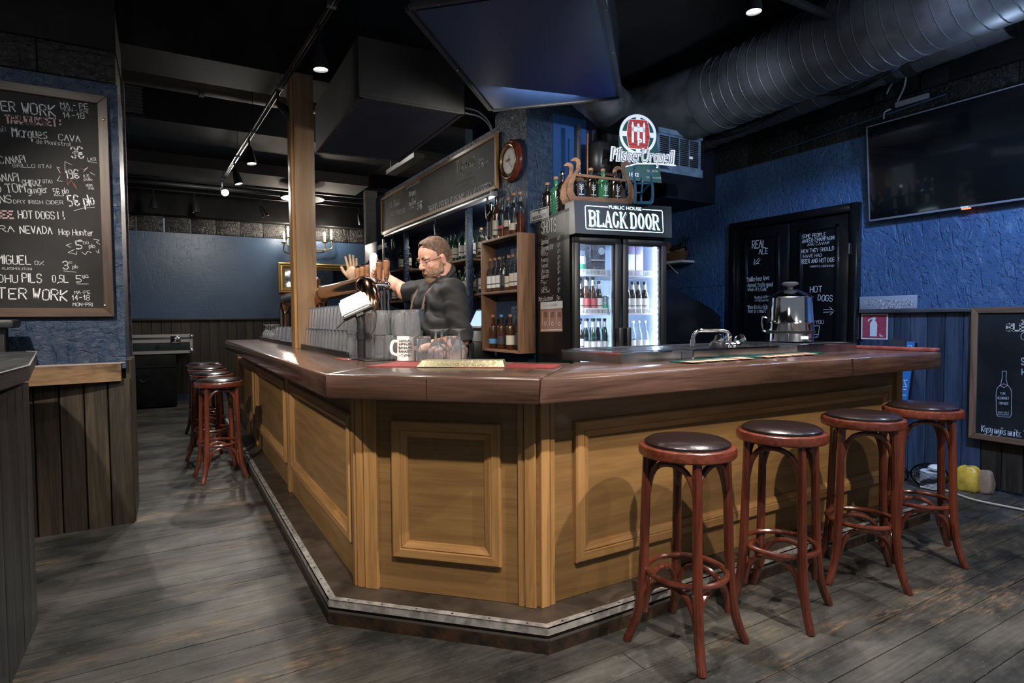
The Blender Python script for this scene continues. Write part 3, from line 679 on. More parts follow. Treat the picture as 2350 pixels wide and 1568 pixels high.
for i in range(3): obj('bead', B().tube([(A_[i][0]+.006, A_[i][1]+.006, .05), (A_[i+1][0]+.006, A_[i+1][1]+.006, .05)], .007, 8), mat('dusty_bead', (.035, .030, .025), .6), step)
strip(.028, .22, 0, .098, 'tread', M_STEP, step)
A_, C_, E_ = ring(.002), ring(.034), ring(.006)
for i in range(3):
    nb = B().prism([A_[i], C_[i], C_[i+1], A_[i+1]], .0985, .102).prism([A_[i], E_[i], E_[i+1], A_[i+1]], .072, .102)
    n_ = obj('nosing', nb, M_NOSE, step, smooth=False)
    L_ = (Vector(A_[i+1])-Vector(A_[i])).length; sc = B()
    for k in range(int(L_/.14)):
        p = Vector(A_[i]).lerp(Vector(A_[i+1]), (k+.5)/int(L_/.14)); q = Vector(C_[i]).lerp(Vector(C_[i+1]), (k+.5)/int(L_/.14)); p = p.lerp(q, .55)
        sc.lathe([(.005, .1015), (.004, .103)], 6, (p.x, p.y, 0))
    obj('screw_heads', sc, M_BLKMETAL, n_, kind='stuff')

bar = thing('bar_counter', 'golden oak panelled bar front with framed panels on three sides', 'counter', (1.2, 2.4, 0))
ZS = .10
XF, YF = .70, 1.98
cl, cr_ = (XF, 2.552), (1.272, YF)
KX = 4.0
def carcass():
    obj('front_panel', B().prism([(XF, 7.7), (XF, 2.552), (XF+.04, 2.569), (XF+.04, 7.7)], ZS, ZB), M_VENEER['y'], bar, smooth=False)
    obj('front_panel', B().prism([(XF, 2.552), (1.272, YF), (1.289, YF+.04), (XF+.04, 2.569)], ZS, ZB), M_VENEER['d'], bar, smooth=False)
    obj('front_panel', B().prism([(1.272, YF), (KX, YF), (KX, YF+.04), (1.289, YF+.04)], ZS, ZB), M_VENEER['x'], bar, smooth=False)
carcass()
def frame(parent, O, u, n, u0, u1, z0, z1, w=.072, m=M_OAK):
    O, u, n = Vector((*O, 0)), Vector((*u, 0)).normalized(), Vector((*n, 0)).normalized(); ax = 'd' if abs(abs(u.x)-abs(u.y)) < .1 else 'x' if abs(u.x) > .6 else 'y'
    def pt(a, z, d): return O+u*a+n*d+Vector((0, 0, z))
    prof = [(0, 0), (0, .018), (.006, .024), (w*.52, .024), (w*.56, .017), (w*.60, .017), (w*.64, .020), (w-.006, .010), (w, .008), (w, 0)]
    cs = [(u0, z0, 1, 1), (u1, z0, -1, 1), (u1, z1, -1, -1), (u0, z1, 1, -1)]
    for i in range(4):
        a, c = cs[i], cs[(i+1) % 4]; g = .0006
        vs = []
        for q in (a, c):
            for p, d in prof: vs.append(pt(q[0]+q[2]*(p+ (g if q is a else g)), q[1]+q[3]*(p+g), d))
        k = len(prof); fs = [tuple(range(k)), tuple(range(2*k-1, k-1, -1))]+[(j, j+k, (j+1) % k+k, (j+1) % k) for j in range(k)]
        o = obj('frame_moulding', B().add(vs, fs), m['z' if i % 2 else ax], parent, smooth=False)
        bm = bmesh.new(); bm.from_mesh(o.data); bmesh.ops.recalc_face_normals(bm, faces=bm.faces); bm.to_mesh(o.data); bm.free()
def pilaster(parent, O, u, n, u0, u1, z0, z1, fl=1):
    O, u, n = Vector((*O, 0)), Vector((*u, 0)).normalized(), Vector((*n, 0)).normalized(); w = u1-u0
    pr = [(0, 0), (0, .016), (w*.30, .016), (w*.33, .009), (w*.37, .009), (w*.40, .020), (w*.97, .020), (w, .017), (w, 0)]
    if fl < 0: pr = [(w-a, d) for a, d in reversed(pr)]
    vs = [O+u*(u0+a)+n*d+Vector((0, 0, z)) for z in (z0, z1) for a, d in pr]; k = len(pr)
    o = obj('pilaster', B().add(vs, [tuple(range(k)), tuple(range(2*k-1, k-1, -1))]+[(j, j+k, (j+1) % k+k, (j+1) % k) for j in range(k)]), M_OAK['z'], parent, smooth=False)
    bm = bmesh.new(); bm.from_mesh(o.data); bmesh.ops.recalc_face_normals(bm, faces=bm.faces); bm.to_mesh(o.data); bm.free()
R2 = 2**-.5
# chamfer face
frame(bar, cl, (1, -1), (-1, -1), .168, .655, .25, .843)
pilaster(bar, cl, (1, -1), (-1, -1), .0, .098, ZS, ZB, 1)
pilaster(bar, cl, (1, -1), (-1, -1), .727, .8, ZS, ZB, 1)
# right wing
pilaster(bar, cr_, (1, 0), (0, -1), .0, .068, ZS, ZB, -1)
frame(bar, (0, YF), (1, 0), (0, -1), 1.445, 3.865, .245, .843)
pilaster(bar, (0, YF), (1, 0), (0, -1), 3.93, 4.0, ZS, ZB, -1)
# left wing: posts and frames
for y0, y1 in ((2.62, 4.13), (4.34, 5.92), (6.10, 7.42)):
    frame(bar, (XF, 0), (0, 1), (-1, 0), y0, y1, .27, .852)
for y0, y1 in ((2.553, 2.60), (4.19, 4.28), (5.97, 6.05), (7.5, 7.7)):
    pilaster(bar, (XF, 0), (0, 1), (-1, 0), y0, y1, ZS, ZB, -1)
obj('end_panel', B().box(XF, 7.7, 0, 1.2, 7.74, ZB), M_OAK['x'], bar)
obj('end_panel', B().box(3.98, 2.02, 0, 4.02, 2.45, ZB), M_OAK['y'], bar)
obj('plinth', B().prism([(XF+.05, 7.7), (XF+.05, 2.6), (1.30, 2.05), (3.98, 2.05), (3.98, 2.25), (1.4, 2.25), (.95, 2.7), (.95, 7.7)], 0, .95), M_BLACK, bar, smooth=False)

# worktop: three lengths
top = thing('bar_worktop', 'thick dark red-brown varnished bar top with mitred corners', 'worktop', (1.2, 2.4, ZB))
def slab(poly, ax, wav=None):
    """extruded slab with rounded arris; wav = index of an edge whose upper arris is wavy"""
    n = len(poly); P2 = [Vector(p) for p in poly]
    pts = []
    for i in range(n):
        a, c = P2[i], P2[(i+1) % n]; k = 60 if wav == i else 1
        for j in range(k): pts.append((a.lerp(c, j/k), i, j/k))
    m = len(pts); cen = sum((p for p, _, _ in pts), Vector((0, 0)))/m; vs = []
    layers = [(0, ZB+.008), (.008, ZB)]
    side = [(.006, ZB, 0), (0, ZB+.008, 0), (0, ZT-.010, 1), (.004, ZT-.003, 1), (.013, ZT, 1)]
    def inset(i, d):
        p = pts[i][0]; q0 = pts[(i-1) % m][0]; q1 = pts[(i+1) % m][0]
        d0 = (p-q0).normalized(); d1 = (q1-p).normalized(); n0 = Vector((-d0.y, d0.x)); n1 = Vector((-d1.y, d1.x)); b_ = (n0+n1)
        b_ = b_/max(b_.dot(n0), .3) if b_.length > 1e-6 else n0
        return p+b_*d
    for d, z, t in side:
        for i in range(m):
            wv = 0
            if wav is not None and pts[i][1] == wav and t:
                s = pts[i][2]; wv = .020*max(0, math.sin(s*9.5+.5))*math.exp(-((s-.33)/.30)**2)*1.3+.004*math.sin(s*31)
            p = inset(i, d+max(0, wv)); vs.append((p.x, p.y, z-(max(0, wv)*.35 if t and d < .012 else 0)))
    fs = [tuple(reversed(range(m))), tuple(range(4*m, 5*m))]
    for k in range(4):
        for i in range(m): fs.append((k*m+i, k*m+(i+1) % m, (k+1)*m+(i+1) % m, (k+1)*m+i))
    return obj('worktop_slab', B().add(vs, fs), M_TOP[ax], top, ang=50)
g = .0015
slab([(.535, 2.40), (1.10, 2.965), (1.10, 7.25), (.535, 7.25)], 'y')
slab([(.535+g, 2.40-g), (1.155-g, 1.787+g), (1.155+.52, 1.787+.52), (1.10+g, 2.965-g)], 'd')
slab([(1.155, 1.787), (3.97, 1.742), (3.99, 2.34), (1.155+.545, 2.332)], 'x', 0)
for (xa, ya), (xb, yb) in (((.84, 2.094), (.842, 2.092)), ):
    pass
for o, t in ((Vector((.842, 2.0965)), 0),):
    u_ = Vector((.712, -.702)); n2 = Vector((-.702, -.712))
    obj('edge_joint', B().prism([tuple(o+n2*.0008), tuple(o+u_*.0025+n2*.0008), tuple(o+u_*.0025-n2*.01), tuple(o-n2*.01)], ZB+.004, ZT-.012), M_INK, top, label='thin dark joint in the front edge')
obj('edge_joint', B().box(3.08, 1.7545, ZB+.004, 3.0825, 1.77, ZT-.008), M_INK, top)
obj('end_rail', B().box(3.925, 1.75, ZT, 3.985, 2.33, ZT+.022, .006), mat('worn_red_rail', (.16, .028, .022), .4, vscale=12, col2=(.24, .07, .055)), top, label='worn red rail along the right end')
# ledge where the glass trays sit, on the service side
tray = thing('glass_tray', 'black ribbed glass tray edging along the left bar wing', 'tray', (.95, 3.9, ZT))
obj('edge_board', B().box(.853, 3.30, ZT, .866, 4.62, ZT+.036, .002), M_BLKPLASTIC, tray)
obj('mat', B().box(.866, 2.98, ZT+.0005, 1.10, 4.62, ZT+.008, .002), M_RUBBER, tray)
tray2 = thing('glass_tray', 'black glass tray edging beyond the wooden post', 'tray', (.95, 6, ZT))
obj('edge_board', B().box(.862, 4.9, ZT, .875, 7.05, ZT+.036, .002), M_BLKPLASTIC, tray2)
obj('mat', B().box(.875, 4.9, ZT+.0005, 1.10, 7.05, ZT+.008, .002), M_RUBBER, tray2)

# raised steel sink rim on the right wing
sk = thing('steel_sink_unit', 'raised stainless steel sink unit behind the bar top', 'sink', (2.6, 2.4, ZT))
SZ = 1.105
c1 = P(1427, 835, 'z', ZT); c0 = P(1290, 826, 'z', ZT)
poly = [(c0.x, c0.y), (c1.x, c1.y), (3.72, 2.10), (3.74, 2.62), (1.9, 2.62)]
obj('body', B().prism(poly, ZT, SZ-.004), M_STEEL, sk, smooth=False)
lip = B(); n = len(poly)
for i in range(n):
    a, c = Vector(poly[i]), Vector(poly[(i+1) % n]); d = (c-a).normalized(); nn = Vector((-d.y, d.x))
    lip.prism([tuple(a-nn*.003), tuple(c-nn*.003), tuple(c+nn*.02), tuple(a+nn*.02)], SZ-.006, SZ+.002)
obj('rim', lip, M_CHROME, sk, smooth=False)
for x in (2.22, 3.05): obj('seam', B().box(x, 2.05, ZT+.002, x+.008, 2.12, SZ+.0025), M_CHROME, sk)
for x0, x1 in ((1.95, 2.35), (2.95, 3.35)):
    bz = B()
    for k in range(9): bz.box(x0+.02, 2.2+k*.036, SZ-.002, x1-.02, 2.212+k*.036, SZ+.003)
    obj('drain_ribs', bz, M_STEEL, sk)
# ---- wooden post
post = thing('wooden_post', 'square brown oak post rising from the bar top to the beam', 'post', (.90, 4.75, ZT))
obj('shaft', B().box(.845, 4.665, ZT, .99, 4.85, 3.12, .004), M_POST['z'], post)
obj('corner_bead', B().box(.826, 4.69, ZT, .846, 4.84, 3.12, .003), M_OAK['z'], post)

# ================================================================== BAR STOOLS
def make_stool():
    t = thing('bar_stool', '', 'stool')
    ringb = B().lathe([(.165, .742), (.178, .742), (.183, .747), (.184, .765), (.180, .779), (.172, .783), (.158, .783), (.15, .76), (.15, .744)], 40, close=True)
    obj('seat_ring', ringb, M_STOOLW['x'], t, True)
    obj('seat_cushion', B().lathe([(0, .760), (.150, .760), (.160, .770), (.163, .782), (.160, .793), (.145, .802), (.10, .808), (.05, .810), (0, .8105)], 40), M_LEATHER, t, True)
    for k in range(4):
        a = PI/4+k*PI/2; c, s = math.cos(a), math.sin(a)
        def q(r, z): return (c*r, s*r, z)
        pth = spline([q(.152, .745), q(.158, .55), q(.165, .33), q(.172, .22), q(.184, .13), q(.205, .06), q(.232, 0)], 4)
        rr = [.0165+.0025*math.sin(PI*i/(len(pth)-1)) for i in range(len(pth))]; rr[-1] = .0145
        obj('leg', B().tube(pth, rr, 10), M_STOOLW['z'], t, True)
    ftr = B().tube(arc((0, 0, .285), (.150, 0, 0), (0, .150, 0), 0, 2*PI, 40)[:-1], .0115, 9, True)
    obj('foot_ring', ftr, M_STOOLW['x'], t, True)
    for k in range(4):
        a0 = PI/4+k*PI/2; a1 = a0+PI/2
        for z, r in ((.715, .150), (.255, .160)):
            A = Vector((math.cos(a0)*r, math.sin(a0)*r, 0)); C = Vector((math.cos(a1)*r, math.sin(a1)*r, 0)); pts = []
            d = (C-A)
            for s, h in ((.0, -.135), (.03, -.10), (.09, -.055), (.20, -.018), (.34, .0), (.5, .006), (.66, .0), (.80, -.018), (.91, -.055), (.97, -.10), (1., -.135)):
                o = Vector((0, 0, z+h)); p = A+d*s; p = p*(1+.06*math.sin(PI*s)); pts.append(p+o)
            # two bent braces meet high between neighbouring legs, the ends run down the legs
            obj('brace', B().tube(spline(pts, 3), .0118, 8), M_STOOLW['z'], t, True)
    return t
st = make_stool()
SL = 'bar stools with red bentwood frames and brown seats'
places = [(1.72, 1.615, 12, 'red bentwood stool with brown leather seat, nearest of the four before the right wing'),
 (2.275, 1.60, 20, 'red bentwood stool with brown seat, second nearest before the right wing'),
 (2.90, 1.60, 40, 'red bentwood stool with brown seat, third along the right wing'),
 (3.46, 1.60, 36, 'red bentwood stool at the far right end of the bar, beside the blue boards'),
 (.335, 5.30, 8, 'red bentwood stool nearest of the row at the left wing'),
 (.325, 6.01, 25, 'second red bentwood stool of the row at the left wing, half hidden'),
 (.325, 6.72, -8, 'third red bentwood stool of the row at the left wing, mostly hidden'),
 (.33, 7.43, 12, 'farthest red bentwood stool of the row at the left wing')]
for i, (x, y, r, lb) in enumerate(places):
    if i == 0: st.location = (x, y, 0); st.rotation_euler = (0, 0, math.radians(r)); st['label'] = lb; st['group'] = SL
    else: dup(st, (x, y, 0), math.radians(r), lb, SL)

# ================================================================== BOARDS AND SIGNS
def framed_board(name, label, cat, O, u, nrm, W, H, fw, mb, mf, depth=.03, group=None):
    """flat board with mitred frame; O = lower left corner, u = direction to the right (seen from the front)"""
    u, nrm = Vector(u), Vector(nrm); O = Vector(O); t = thing(name, label, cat, O); v = NZ
    def bx(a0, c0, a1, c1, d0, d1):
        b = B(); vs = [O+u*a+v*c+nrm*d for d in (d0, d1) for a, c in ((a0, c0), (a1, c0), (a1, c1), (a0, c1))]
        return b.add(vs, [(3, 2, 1, 0), (4, 5, 6, 7), (0, 1, 5, 4), (1, 2, 6, 5), (2, 3, 7, 6), (3, 0, 4, 7)])
    obj('slate', bx(fw*.5, fw*.5, W-fw*.5, H-fw*.5, 0, depth*.5), mb, t, smooth=False)
    ax = 'x' if abs(u.x) > .5 else 'y'
    for poly, a in (([(0, 0), (W, 0), (W-fw, fw), (fw, fw)], ax), ([(0, H), (fw, H-fw), (W-fw, H-fw), (W, H)], ax), ([(0, 0), (fw, fw), (fw, H-fw), (0, H)], 'z'), ([(W, 0), (W, H), (W-fw, H-fw), (W-fw, fw)], 'z')):
        vs = [O+u*p+v*q+nrm*d for d in (0, depth) for p, q in poly]
        o = obj('frame_rail', B().add(vs, [(3, 2, 1, 0), (4, 5, 6, 7), (0, 1, 5, 4), (1, 2, 6, 5), (2, 3, 7, 6), (3, 0, 4, 7)]), mf[a], t, smooth=False)
        bm = bmesh.new(); bm.from_mesh(o.data); bmesh.ops.recalc_face_normals(bm, faces=bm.faces); bmesh.ops.bevel(bm, geom=list(bm.edges), offset=.003, segments=1, affect='EDGES'); bm.to_mesh(o.data); bm.free()
    return t, (O+nrm*depth*.5, nrm)
lb, lp = framed_board('chalkboard', 'large brown-framed drinks chalkboard on the left blue wall', 'chalkboard', (-2.1, 4.358, 1.30), (1, 0, 0), NY, 1.815, 1.325, .052, M_SLATE, M_FRAMEW, .035)
T = [('AFTER', (-52, 251), (36, 256), 22), ('WORK', (52, 261), (127, 268), 25), ('MA - PE', (139, 246), (203, 251), 12), ('MON - FRI', (141, 254), (202, 260), 7), ('14-18', (145, 270), (194, 273), 13),
 ('Viini:', (-35, 302), (14, 303), 12), ('Marques', (29, 313), (108, 319), 22), ('CAVA', (135, 322), (184, 326), 14), ('de Monistrol', (84, 329), (161, 336), 9), ('3€', (166, 364), (193, 364), 26), ('LASI', (202, 369), (220, 369), 7),
 ('CANAPI', (1, 376), (59, 373), 17), ('GRILLO (ITA)', (29, 384), (118, 386), 8), ('19€', (153, 409), (182, 409), 20), ('0,75', (192, 407), (205, 407), 6), ('pullo', (193, 414), (212, 415), 6), ('NORM', (198, 428), (212, 428), 5), ('30€', (202, 435), (216, 435), 5),
 ('CANAPI', (-18, 416), (43, 416), 18), ('SHIRAZ', (52, 427), (95, 427), 14), ('(ITA)', (99, 420), (120, 421), 8), ('OLD TOM', (-42, 444), (59, 441), 20), ('ginger', (65, 444), (109, 442), 15), ('5€ plo', (124, 446), (158, 444), 13),
 ('GREENS', (-62, 467), (27, 466), 18), ('DRY IRISH CIDER', (31, 467), (145, 469), 8), ('5€ plo', (160, 473), (217, 470), 24), ('HOT DOGS', (43, 501), (126, 503), 17), ('!!', (135, 503), (148, 503), 17),
 ('SIERRA', (-70, 534), (33, 532), 14), ('NEVADA', (47, 536), (120, 537), 17), ('Hop Hunter', (136, 539), (213, 541), 13), ('5', (175, 571), (188, 571), 18), ('00', (192, 561), (204, 560), 6), ('plo', (205, 569), (218, 569), 9),
 ('SAN MIGUEL', (-58, 604), (70, 607), 20), ('0%', (80, 608), (100, 609), 9), ('3', (145, 618), (157, 618), 18), ('50', (159, 605), (166, 604), 4), ('plo', (167, 616), (179, 616), 8), ("- ALKOHOLITON!", (-3, 618), (73, 620), 5),
 ('LOHU', (-22, 648), (41, 648), 17), ('PILS', (51, 648), (95, 649), 20), ('0,5L', (121, 648), (157, 648), 16), ('5', (176, 648), (187, 648), 15), ('00', (190, 639), (203, 638), 7),
 ('AFTER', (-52, 684), (60, 686), 24), ('WORK', (76, 686), (153, 691), 24), ('MA-PE', (171, 675), (207, 674), 7), ('14-18', (166, 689), (206, 689), 12), ('MON~PRI', (168, 703), (212, 703), 8)]
for t_, a, c, cap in T: chalk(lb, 'chalk_lettering', t_, a, c, cap, lp)
chalk(lb, 'chalk_lettering', 'TARJOUKSET :', (14, 282), (139, 290), 17, lp, M_CHALKP, .2)
chalk(lb, 'chalk_lettering', 'FREE', (-28, 500), (30, 501), 16, lp, M_CHALKP, .22)
drawing(lb, 'chalk_marks', [[(149, 390), (149, 371), (165, 379)], [(138, 397), (130, 383), (138, 386)], [(138, 404), (131, 415), (144, 416)], [(194, 389), (202, 384), (192, 394)], [(207, 396), (218, 402)],
  [(172, 555), (184, 550), (192, 556)], [(164, 559), (151, 563), (163, 568)], [(215, 549), (228, 551), (221, 556), (229, 561)], [(170, 573), (156, 580), (176, 584), (176, 578)], [(188, 579), (196, 585), (201, 577), (210, 580)], [(220, 576), (227, 582), (226, 573)],
  [(124, 449), (145, 450)], [(170, 484), (190, 478), (217, 476)], [(146, 622), (175, 625)], [(176, 652), (203, 652)], [(190, 636), (204, 637)], [(202, 371), (223, 374)]], lp, 1.4)
drawing(lb, 'chalk_marks', [[(153, 412), (156, 425), (162, 414)], [(162, 412), (177, 436), (170, 420)], [(196, 390), (182, 387)], [(140, 398), (132, 384)]], lp, 1.4, M_CHALKR)
for p in ((241, 702), (238, 274)):
    q = P(p[0], p[1], 'y', 4.323); obj('screw', B().ell(tuple(q), (.008, .004, .008), None, 8, 5), M_BRASS, lb)

sb_, sp_ = framed_board('chalkboard', 'long oak-framed chalkboard above the back bar reading good people drink good beer', 'chalkboard', (2.598, 8.0, 2.44), (0, -1, 0), NX, 3.33, .50, .035, M_SLATE2, M_OAK, .03)
for t_, a, c, cap, m in (('Ballantines', (892, 480), (917, 468), 13, M_CHALK), ('MIXED FIXED 7€', (895, 497), (929, 487), 8, M_CHALK), ('KUOHUJUOMAA!', (932, 435), (963, 418), 8, M_CHALK), ('Marques', (939, 451), (954, 445), 11, M_CHALK), ('de', (945, 460), (949, 458), 4, M_CHALK),
    ('Monistrol', (939, 473), (954, 467), 9, M_CHALK), ('CAVA', (942, 480), (950, 477), 5, M_CHALK), ('3€', (958, 482), (969, 477), 16, M_CHALK), ('Torres', (1047, 397), (1089, 377), 24, M_CHALKY), ('10', (1061, 411), (1069, 407), 14, M_CHALKY), ('YEAR', (1072, 403), (1080, 399), 4, M_CHALKD),
    ('imperial brandy', (1045, 426), (1088, 408), 5, M_CHALKD), ('solera', (1060, 430), (1074, 424), 4, M_CHALKD), ('5€', (1100, 386), (1110, 381), 18, M_CHALK), ('4cl', (1112, 376), (1120, 373), 6, M_CHALK), ('"GOOD PEOPLE DRINK GOOD BEER"', (984, 489), (1126, 437), 15, M_CHALK)):
    chalk(sb_, 'chalk_lettering', t_, a, c, cap, sp_, m, .17)
# light track under the long board
tr = thing('lamp_rail', 'white aluminium lamp rail under the long chalkboard', 'lamp rail', (2.55, 6.3, 2.40))
obj('rail', B().box(2.52, 4.70, 2.375, 2.598, 7.72, 2.425, .004), mat('pale_aluminium', (.45, .45, .46), .35, .6), tr)
obj('rail_lip', B().box(2.505, 4.70, 2.40, 2.52, 7.72, 2.412), M_CHROME, tr)
tag(obj('cable', B().tube(spline([(2.58, 4.82, 2.44), (2.55, 4.80, 2.36), (2.57, 4.70, 2.25), (2.585, 4.68, 2.05)]), .008, 8), mat('grey_cable', (.25, .27, .3), .5), loc=(2.58, 4.8, 2.44)), 'grey cable looping down from the right end of the lamp rail', 'cable')
def small_spot(name, label, p, d, m=M_BLKPLASTIC, r=.035, ln=.10, lit=False, group=None, arm=(0, 0, .06), face=None):
    t = thing(name, label, 'lamp', p, 0, group); p = Vector(p); d = Vector(d).normalized(); q = d.to_track_quat('Z', 'Y').to_matrix().to_4x4()
    obj('stem', B().tube([p+Vector(arm), p], .008, 8).ell(tuple(p), (.014, .014, .014), None, 10, 6), m, t)
    obj('lamp_head', B().lathe([(.012, -.005), (.02, 0), (r*.72, ln*.35), (r*.95, ln*.8), (r, ln), (r*.9, ln), (r*.8, ln*.92)], 20, p, q), m, t)
    obj('lens', B().lathe([(0, ln*.9), (r*.86, ln*.93), (0, ln*.935)], 16, p, q), face or (M_LAMPFACE if lit else mat('dark_lens', (.10, .10, .10), .1)), t)
    return t
for i, (yy, s) in enumerate(((7.42, 'left end'), (6.0, 'middle'), (4.80, 'right end'))):
    small_spot('rail_lamp', 'small dark spot lamp at the %s of the rail under the long chalkboard' % s, (2.54, yy, 2.31), (.1, -.25, -.9), r=.04, ln=.13)

# ---- clock
ck = thing('wall_clock', 'round wall clock with a reddish wooden rim and roman numerals', 'clock', (2.60, 4.42, 2.62))
CC = Vector((2.60, 4.43, 2.625)); q = Matrix.Rotation(-PI/2, 4, 'Y')
obj('rim', B().lathe([(.02, 0), (.175, 0), (.182, .015), (.178, .035), (.165, .045), (.160, .038), (.150, .050), (.142, .052), (.137, .04), (.02, .03)], 48, CC, q), M_STOOLW['z'], ck)
obj('brass_bezel', B().lathe([(.134, .035), (.142, .053), (.138, .058), (.130, .054), (.127, .036)], 48, CC, q, close=True), M_BRASS, ck)
obj('dial', B().lathe([(0, .036), (.131, .037), (0, .039)], 40, CC, q), mat('cream_dial', (.62, .60, .56), .5), ck)
hb = B(); dn = NX; DU = Vector((0, -1, 0))
def dialp(a, r, d=.0405): return CC+NX*d+(DU*math.sin(a)+NZ*math.cos(a))*r
for h, nu in enumerate(('XII', 'I', 'II', 'III', 'IIII', 'V', 'VI', 'VII', 'VIII', 'IX', 'X', 'XI')):
    a = 2*PI*h/12; st_, adv = strokes(nu); rad = (DU*math.sin(a)+NZ*math.cos(a)); tg = (DU*math.cos(a)-NZ*math.sin(a)); c = CC+NX*.0405+rad*.107
    for s in st_: ribbon(hb, [c+tg*((x-adv/2)*.0022)+rad*((y-3)*.004) for x, y in s], .0022, NX, .0002)
obj('numerals', hb, M_INK, ck, smooth=False)
hh = B(); ribbon(hh, [dialp(0, 0, .043), dialp(math.radians(140), .088, .043)], .006, NX); ribbon(hh, [dialp(0, 0, .044), dialp(math.radians(18), .055, .044)], .009, NX)
obj('hands', hh, M_INK, ck, smooth=False)
obj('dial_badge', B().box(2.556, 4.405, 2.626, 2.5592, 4.475, 2.644), mat('dark_red_badge', (.25, .03, .02)), ck)

# ---- blue metal sign on the column edge
ms = thing('metal_sign', 'blue enamel sign with a red figure behind the beer taps', 'sign', (2.44, 8.3, 1.5))
A_ = P(866, 560, 'x', 2.44)
obj('plate', B().box(2.425, 7.75, 1.55, 2.44, 8.28, 2.32, .004), mat('blue_enamel_sign', (.035, .05, .22), .4, vscale=5, col2=(.07, .09, .30)), ms)
obj('figure', B().tube([(2.424, 8.08, 1.75), (2.424, 7.95, 1.9), (2.424, 8.0, 2.02), (2.424, 7.93, 2.1)], [.05, .09, .07, .04], 8), mat('faded_red_figure', (.32, .10, .05), .6), ms)
chalk(ms, 'sign_lettering', 'AUTHENTIC', (867, 574), (888, 567), 9, (Vector((2.424, 8, 2)), NX), M_WHITEL, .22, .05)
wc_ = thing('wall_panel', 'grey metal door trim strip beside the alcove', 'trim', (2.6, 8.0, 1.0))
obj('strip', B().box(2.575, 7.93, .92, 2.60, 7.965, 2.38), mat('pale_aluminium', (.45, .45, .46)), wc_)

# ---- television
tv = thing('television', 'large black flat television tilted from the right wall', 'television', (5.06, 2.1, 2.4))
a, c = P(1983, 293, 'x', 4.98), P(2000, 508, 'x', 5.045)
tn = Matrix.Rotation(0, 4, 'X'); W_ = 1.62; vdir = (Vector((a.x, 0, a.z))-Vector((c.x, 0, c.z))).normalized(); Ht = (Vector((a.x, 0, a.z))-Vector((c.x, 0, c.z))).length
tnrm = Vector((0, -1, 0)).cross(vdir).normalized()
if tnrm.x > 0: tnrm = -tnrm
O = Vector((c.x, (a.y+c.y)/2-.0, c.z))
def tvb(a0, c0, a1, c1, d0, d1):
    vs = [O+Vector((0, -1, 0))*p+vdir*q+tnrm*d for d in (d0, d1) for p, q in ((a0, c0), (a1, c0), (a1, c1), (a0, c1))]
    return vs, [(3, 2, 1, 0), (4, 5, 6, 7), (0, 1, 5, 4), (1, 2, 6, 5), (2, 3, 7, 6), (3, 0, 4, 7)]
obj('back_shell', B().add(*tvb(.01, .01, W_-.01, Ht-.01, -.045, -.005)), M_BLKPLASTIC, tv, smooth=False)
obj('screen', B().add(*tvb(.008, .014, W_-.008, Ht-.008, -.006, .0)), mat('black_screen', (.003, .004, .005), .045, spec=1, coat=1), tv, smooth=False)
bz = B()
for r in ((0, 0, W_, .014), (0, Ht-.008, W_, Ht), (0, 0, .008, Ht), (W_-.008, 0, W_, Ht)): bz.add(*tvb(*r, -.02, .004))
obj('bezel', bz, mat('silver_bezel', (.30, .32, .40), .3, .6), tv, smooth=False)
ty = P(2212, 482, 'x', 5.03).y; s_ = (O.y-ty)
obj('badge', B().add(*tvb(s_-.025, .002, s_+.025, .012, .004, .006)), M_WHITE, tv, smooth=False)
obj('standby_light', B().add(*tvb(s_-.022, -.010, s_+.032, -.001, -.015, .002)), emis('red_standby', (1, .12, .06), 3), tv, smooth=False)
obj('wall_bracket', B().box(5.03, 1.9, 2.3, 5.12, 2.2, 2.6), M_BLKMETAL, tv)
tag(obj('cable', B().tube(spline([(5.07, 2.86, 2.12), (5.09, 2.90, 2.10), (5.10, 2.90, 2.03), (5.07, 2.85, 2.0)]), .004, 6), M_RUBBER, loc=(5.1, 2.9, 2.1)), 'short black cable hanging at the left edge of the television', 'cable')

# ---- quote sign, extinguisher sign, right board
qs = thing('quote_sign', 'pale grey painted quote plank standing on the wainscot ledge', 'sign', (5.09, 2.6, 1.33))
qy0, qy1 = 2.85, P(2103, 700, 'x', 5.08).y
obj('plank', B().box(5.085, qy1, 1.329, 5.10, qy0, 1.435, .002), mat('lavender_grey_paint', (.30, .31, .37), .6), qs)
qp = (Vector((5.085, 2.6, 1.4)), NX)
for t_, a, c, cap in (('A good friend will come and bail you out of jail...', (1984, 693), (2098, 694), 5), ('but a true friend will be sitting next to you saying,', (1984, 700), (2099, 701), 5), ('"Damn... that was fun!"', (2013, 708), (2066, 708), 5)):
    chalk(qs, 'sign_lettering', t_, a, c, cap, qp, M_WHITEL, .2, .05)
es = thing('extinguisher_sign', 'red fire extinguisher sign with white border on the blue boards', 'sign', (5.12, 2.74, 1.17))
obj('plate', B().box(5.117, 2.635, 1.075, 5.121, 2.85, 1.29), M_WHITE, es, smooth=False)
obj('red_field', B().box(5.1165, 2.645, 1.085, 5.1172, 2.84, 1.28), mat('faded_red_field', (.33, .035, .07), .5, vscale=60, col2=(.42, .08, .12)), es, smooth=False)
eb = B(); ey = 2.745
def exyz(pl, b, d=5.116): b.add([Vector((d, ey-p, 1.10+q)) for p, q in pl], [tuple(range(len(pl)))])
exyz([(-.032, 0), (.025, 0), (.027, .10), (.022, .118), (.010, .13), (.010, .142), (-.014, .142), (-.014, .13), (-.028, .118), (-.032, .10)], eb)
exyz([(-.014, .142), (.012, .142), (.018, .158), (-.005, .160), (-.045, .145), (-.052, .125), (-.044, .124), (-.03, .140), (-.014, .146)], eb)
exyz([(.045, .015), (.052, .0), (.075, .0), (.075, .008), (.056, .008), (.052, .03)], eb)
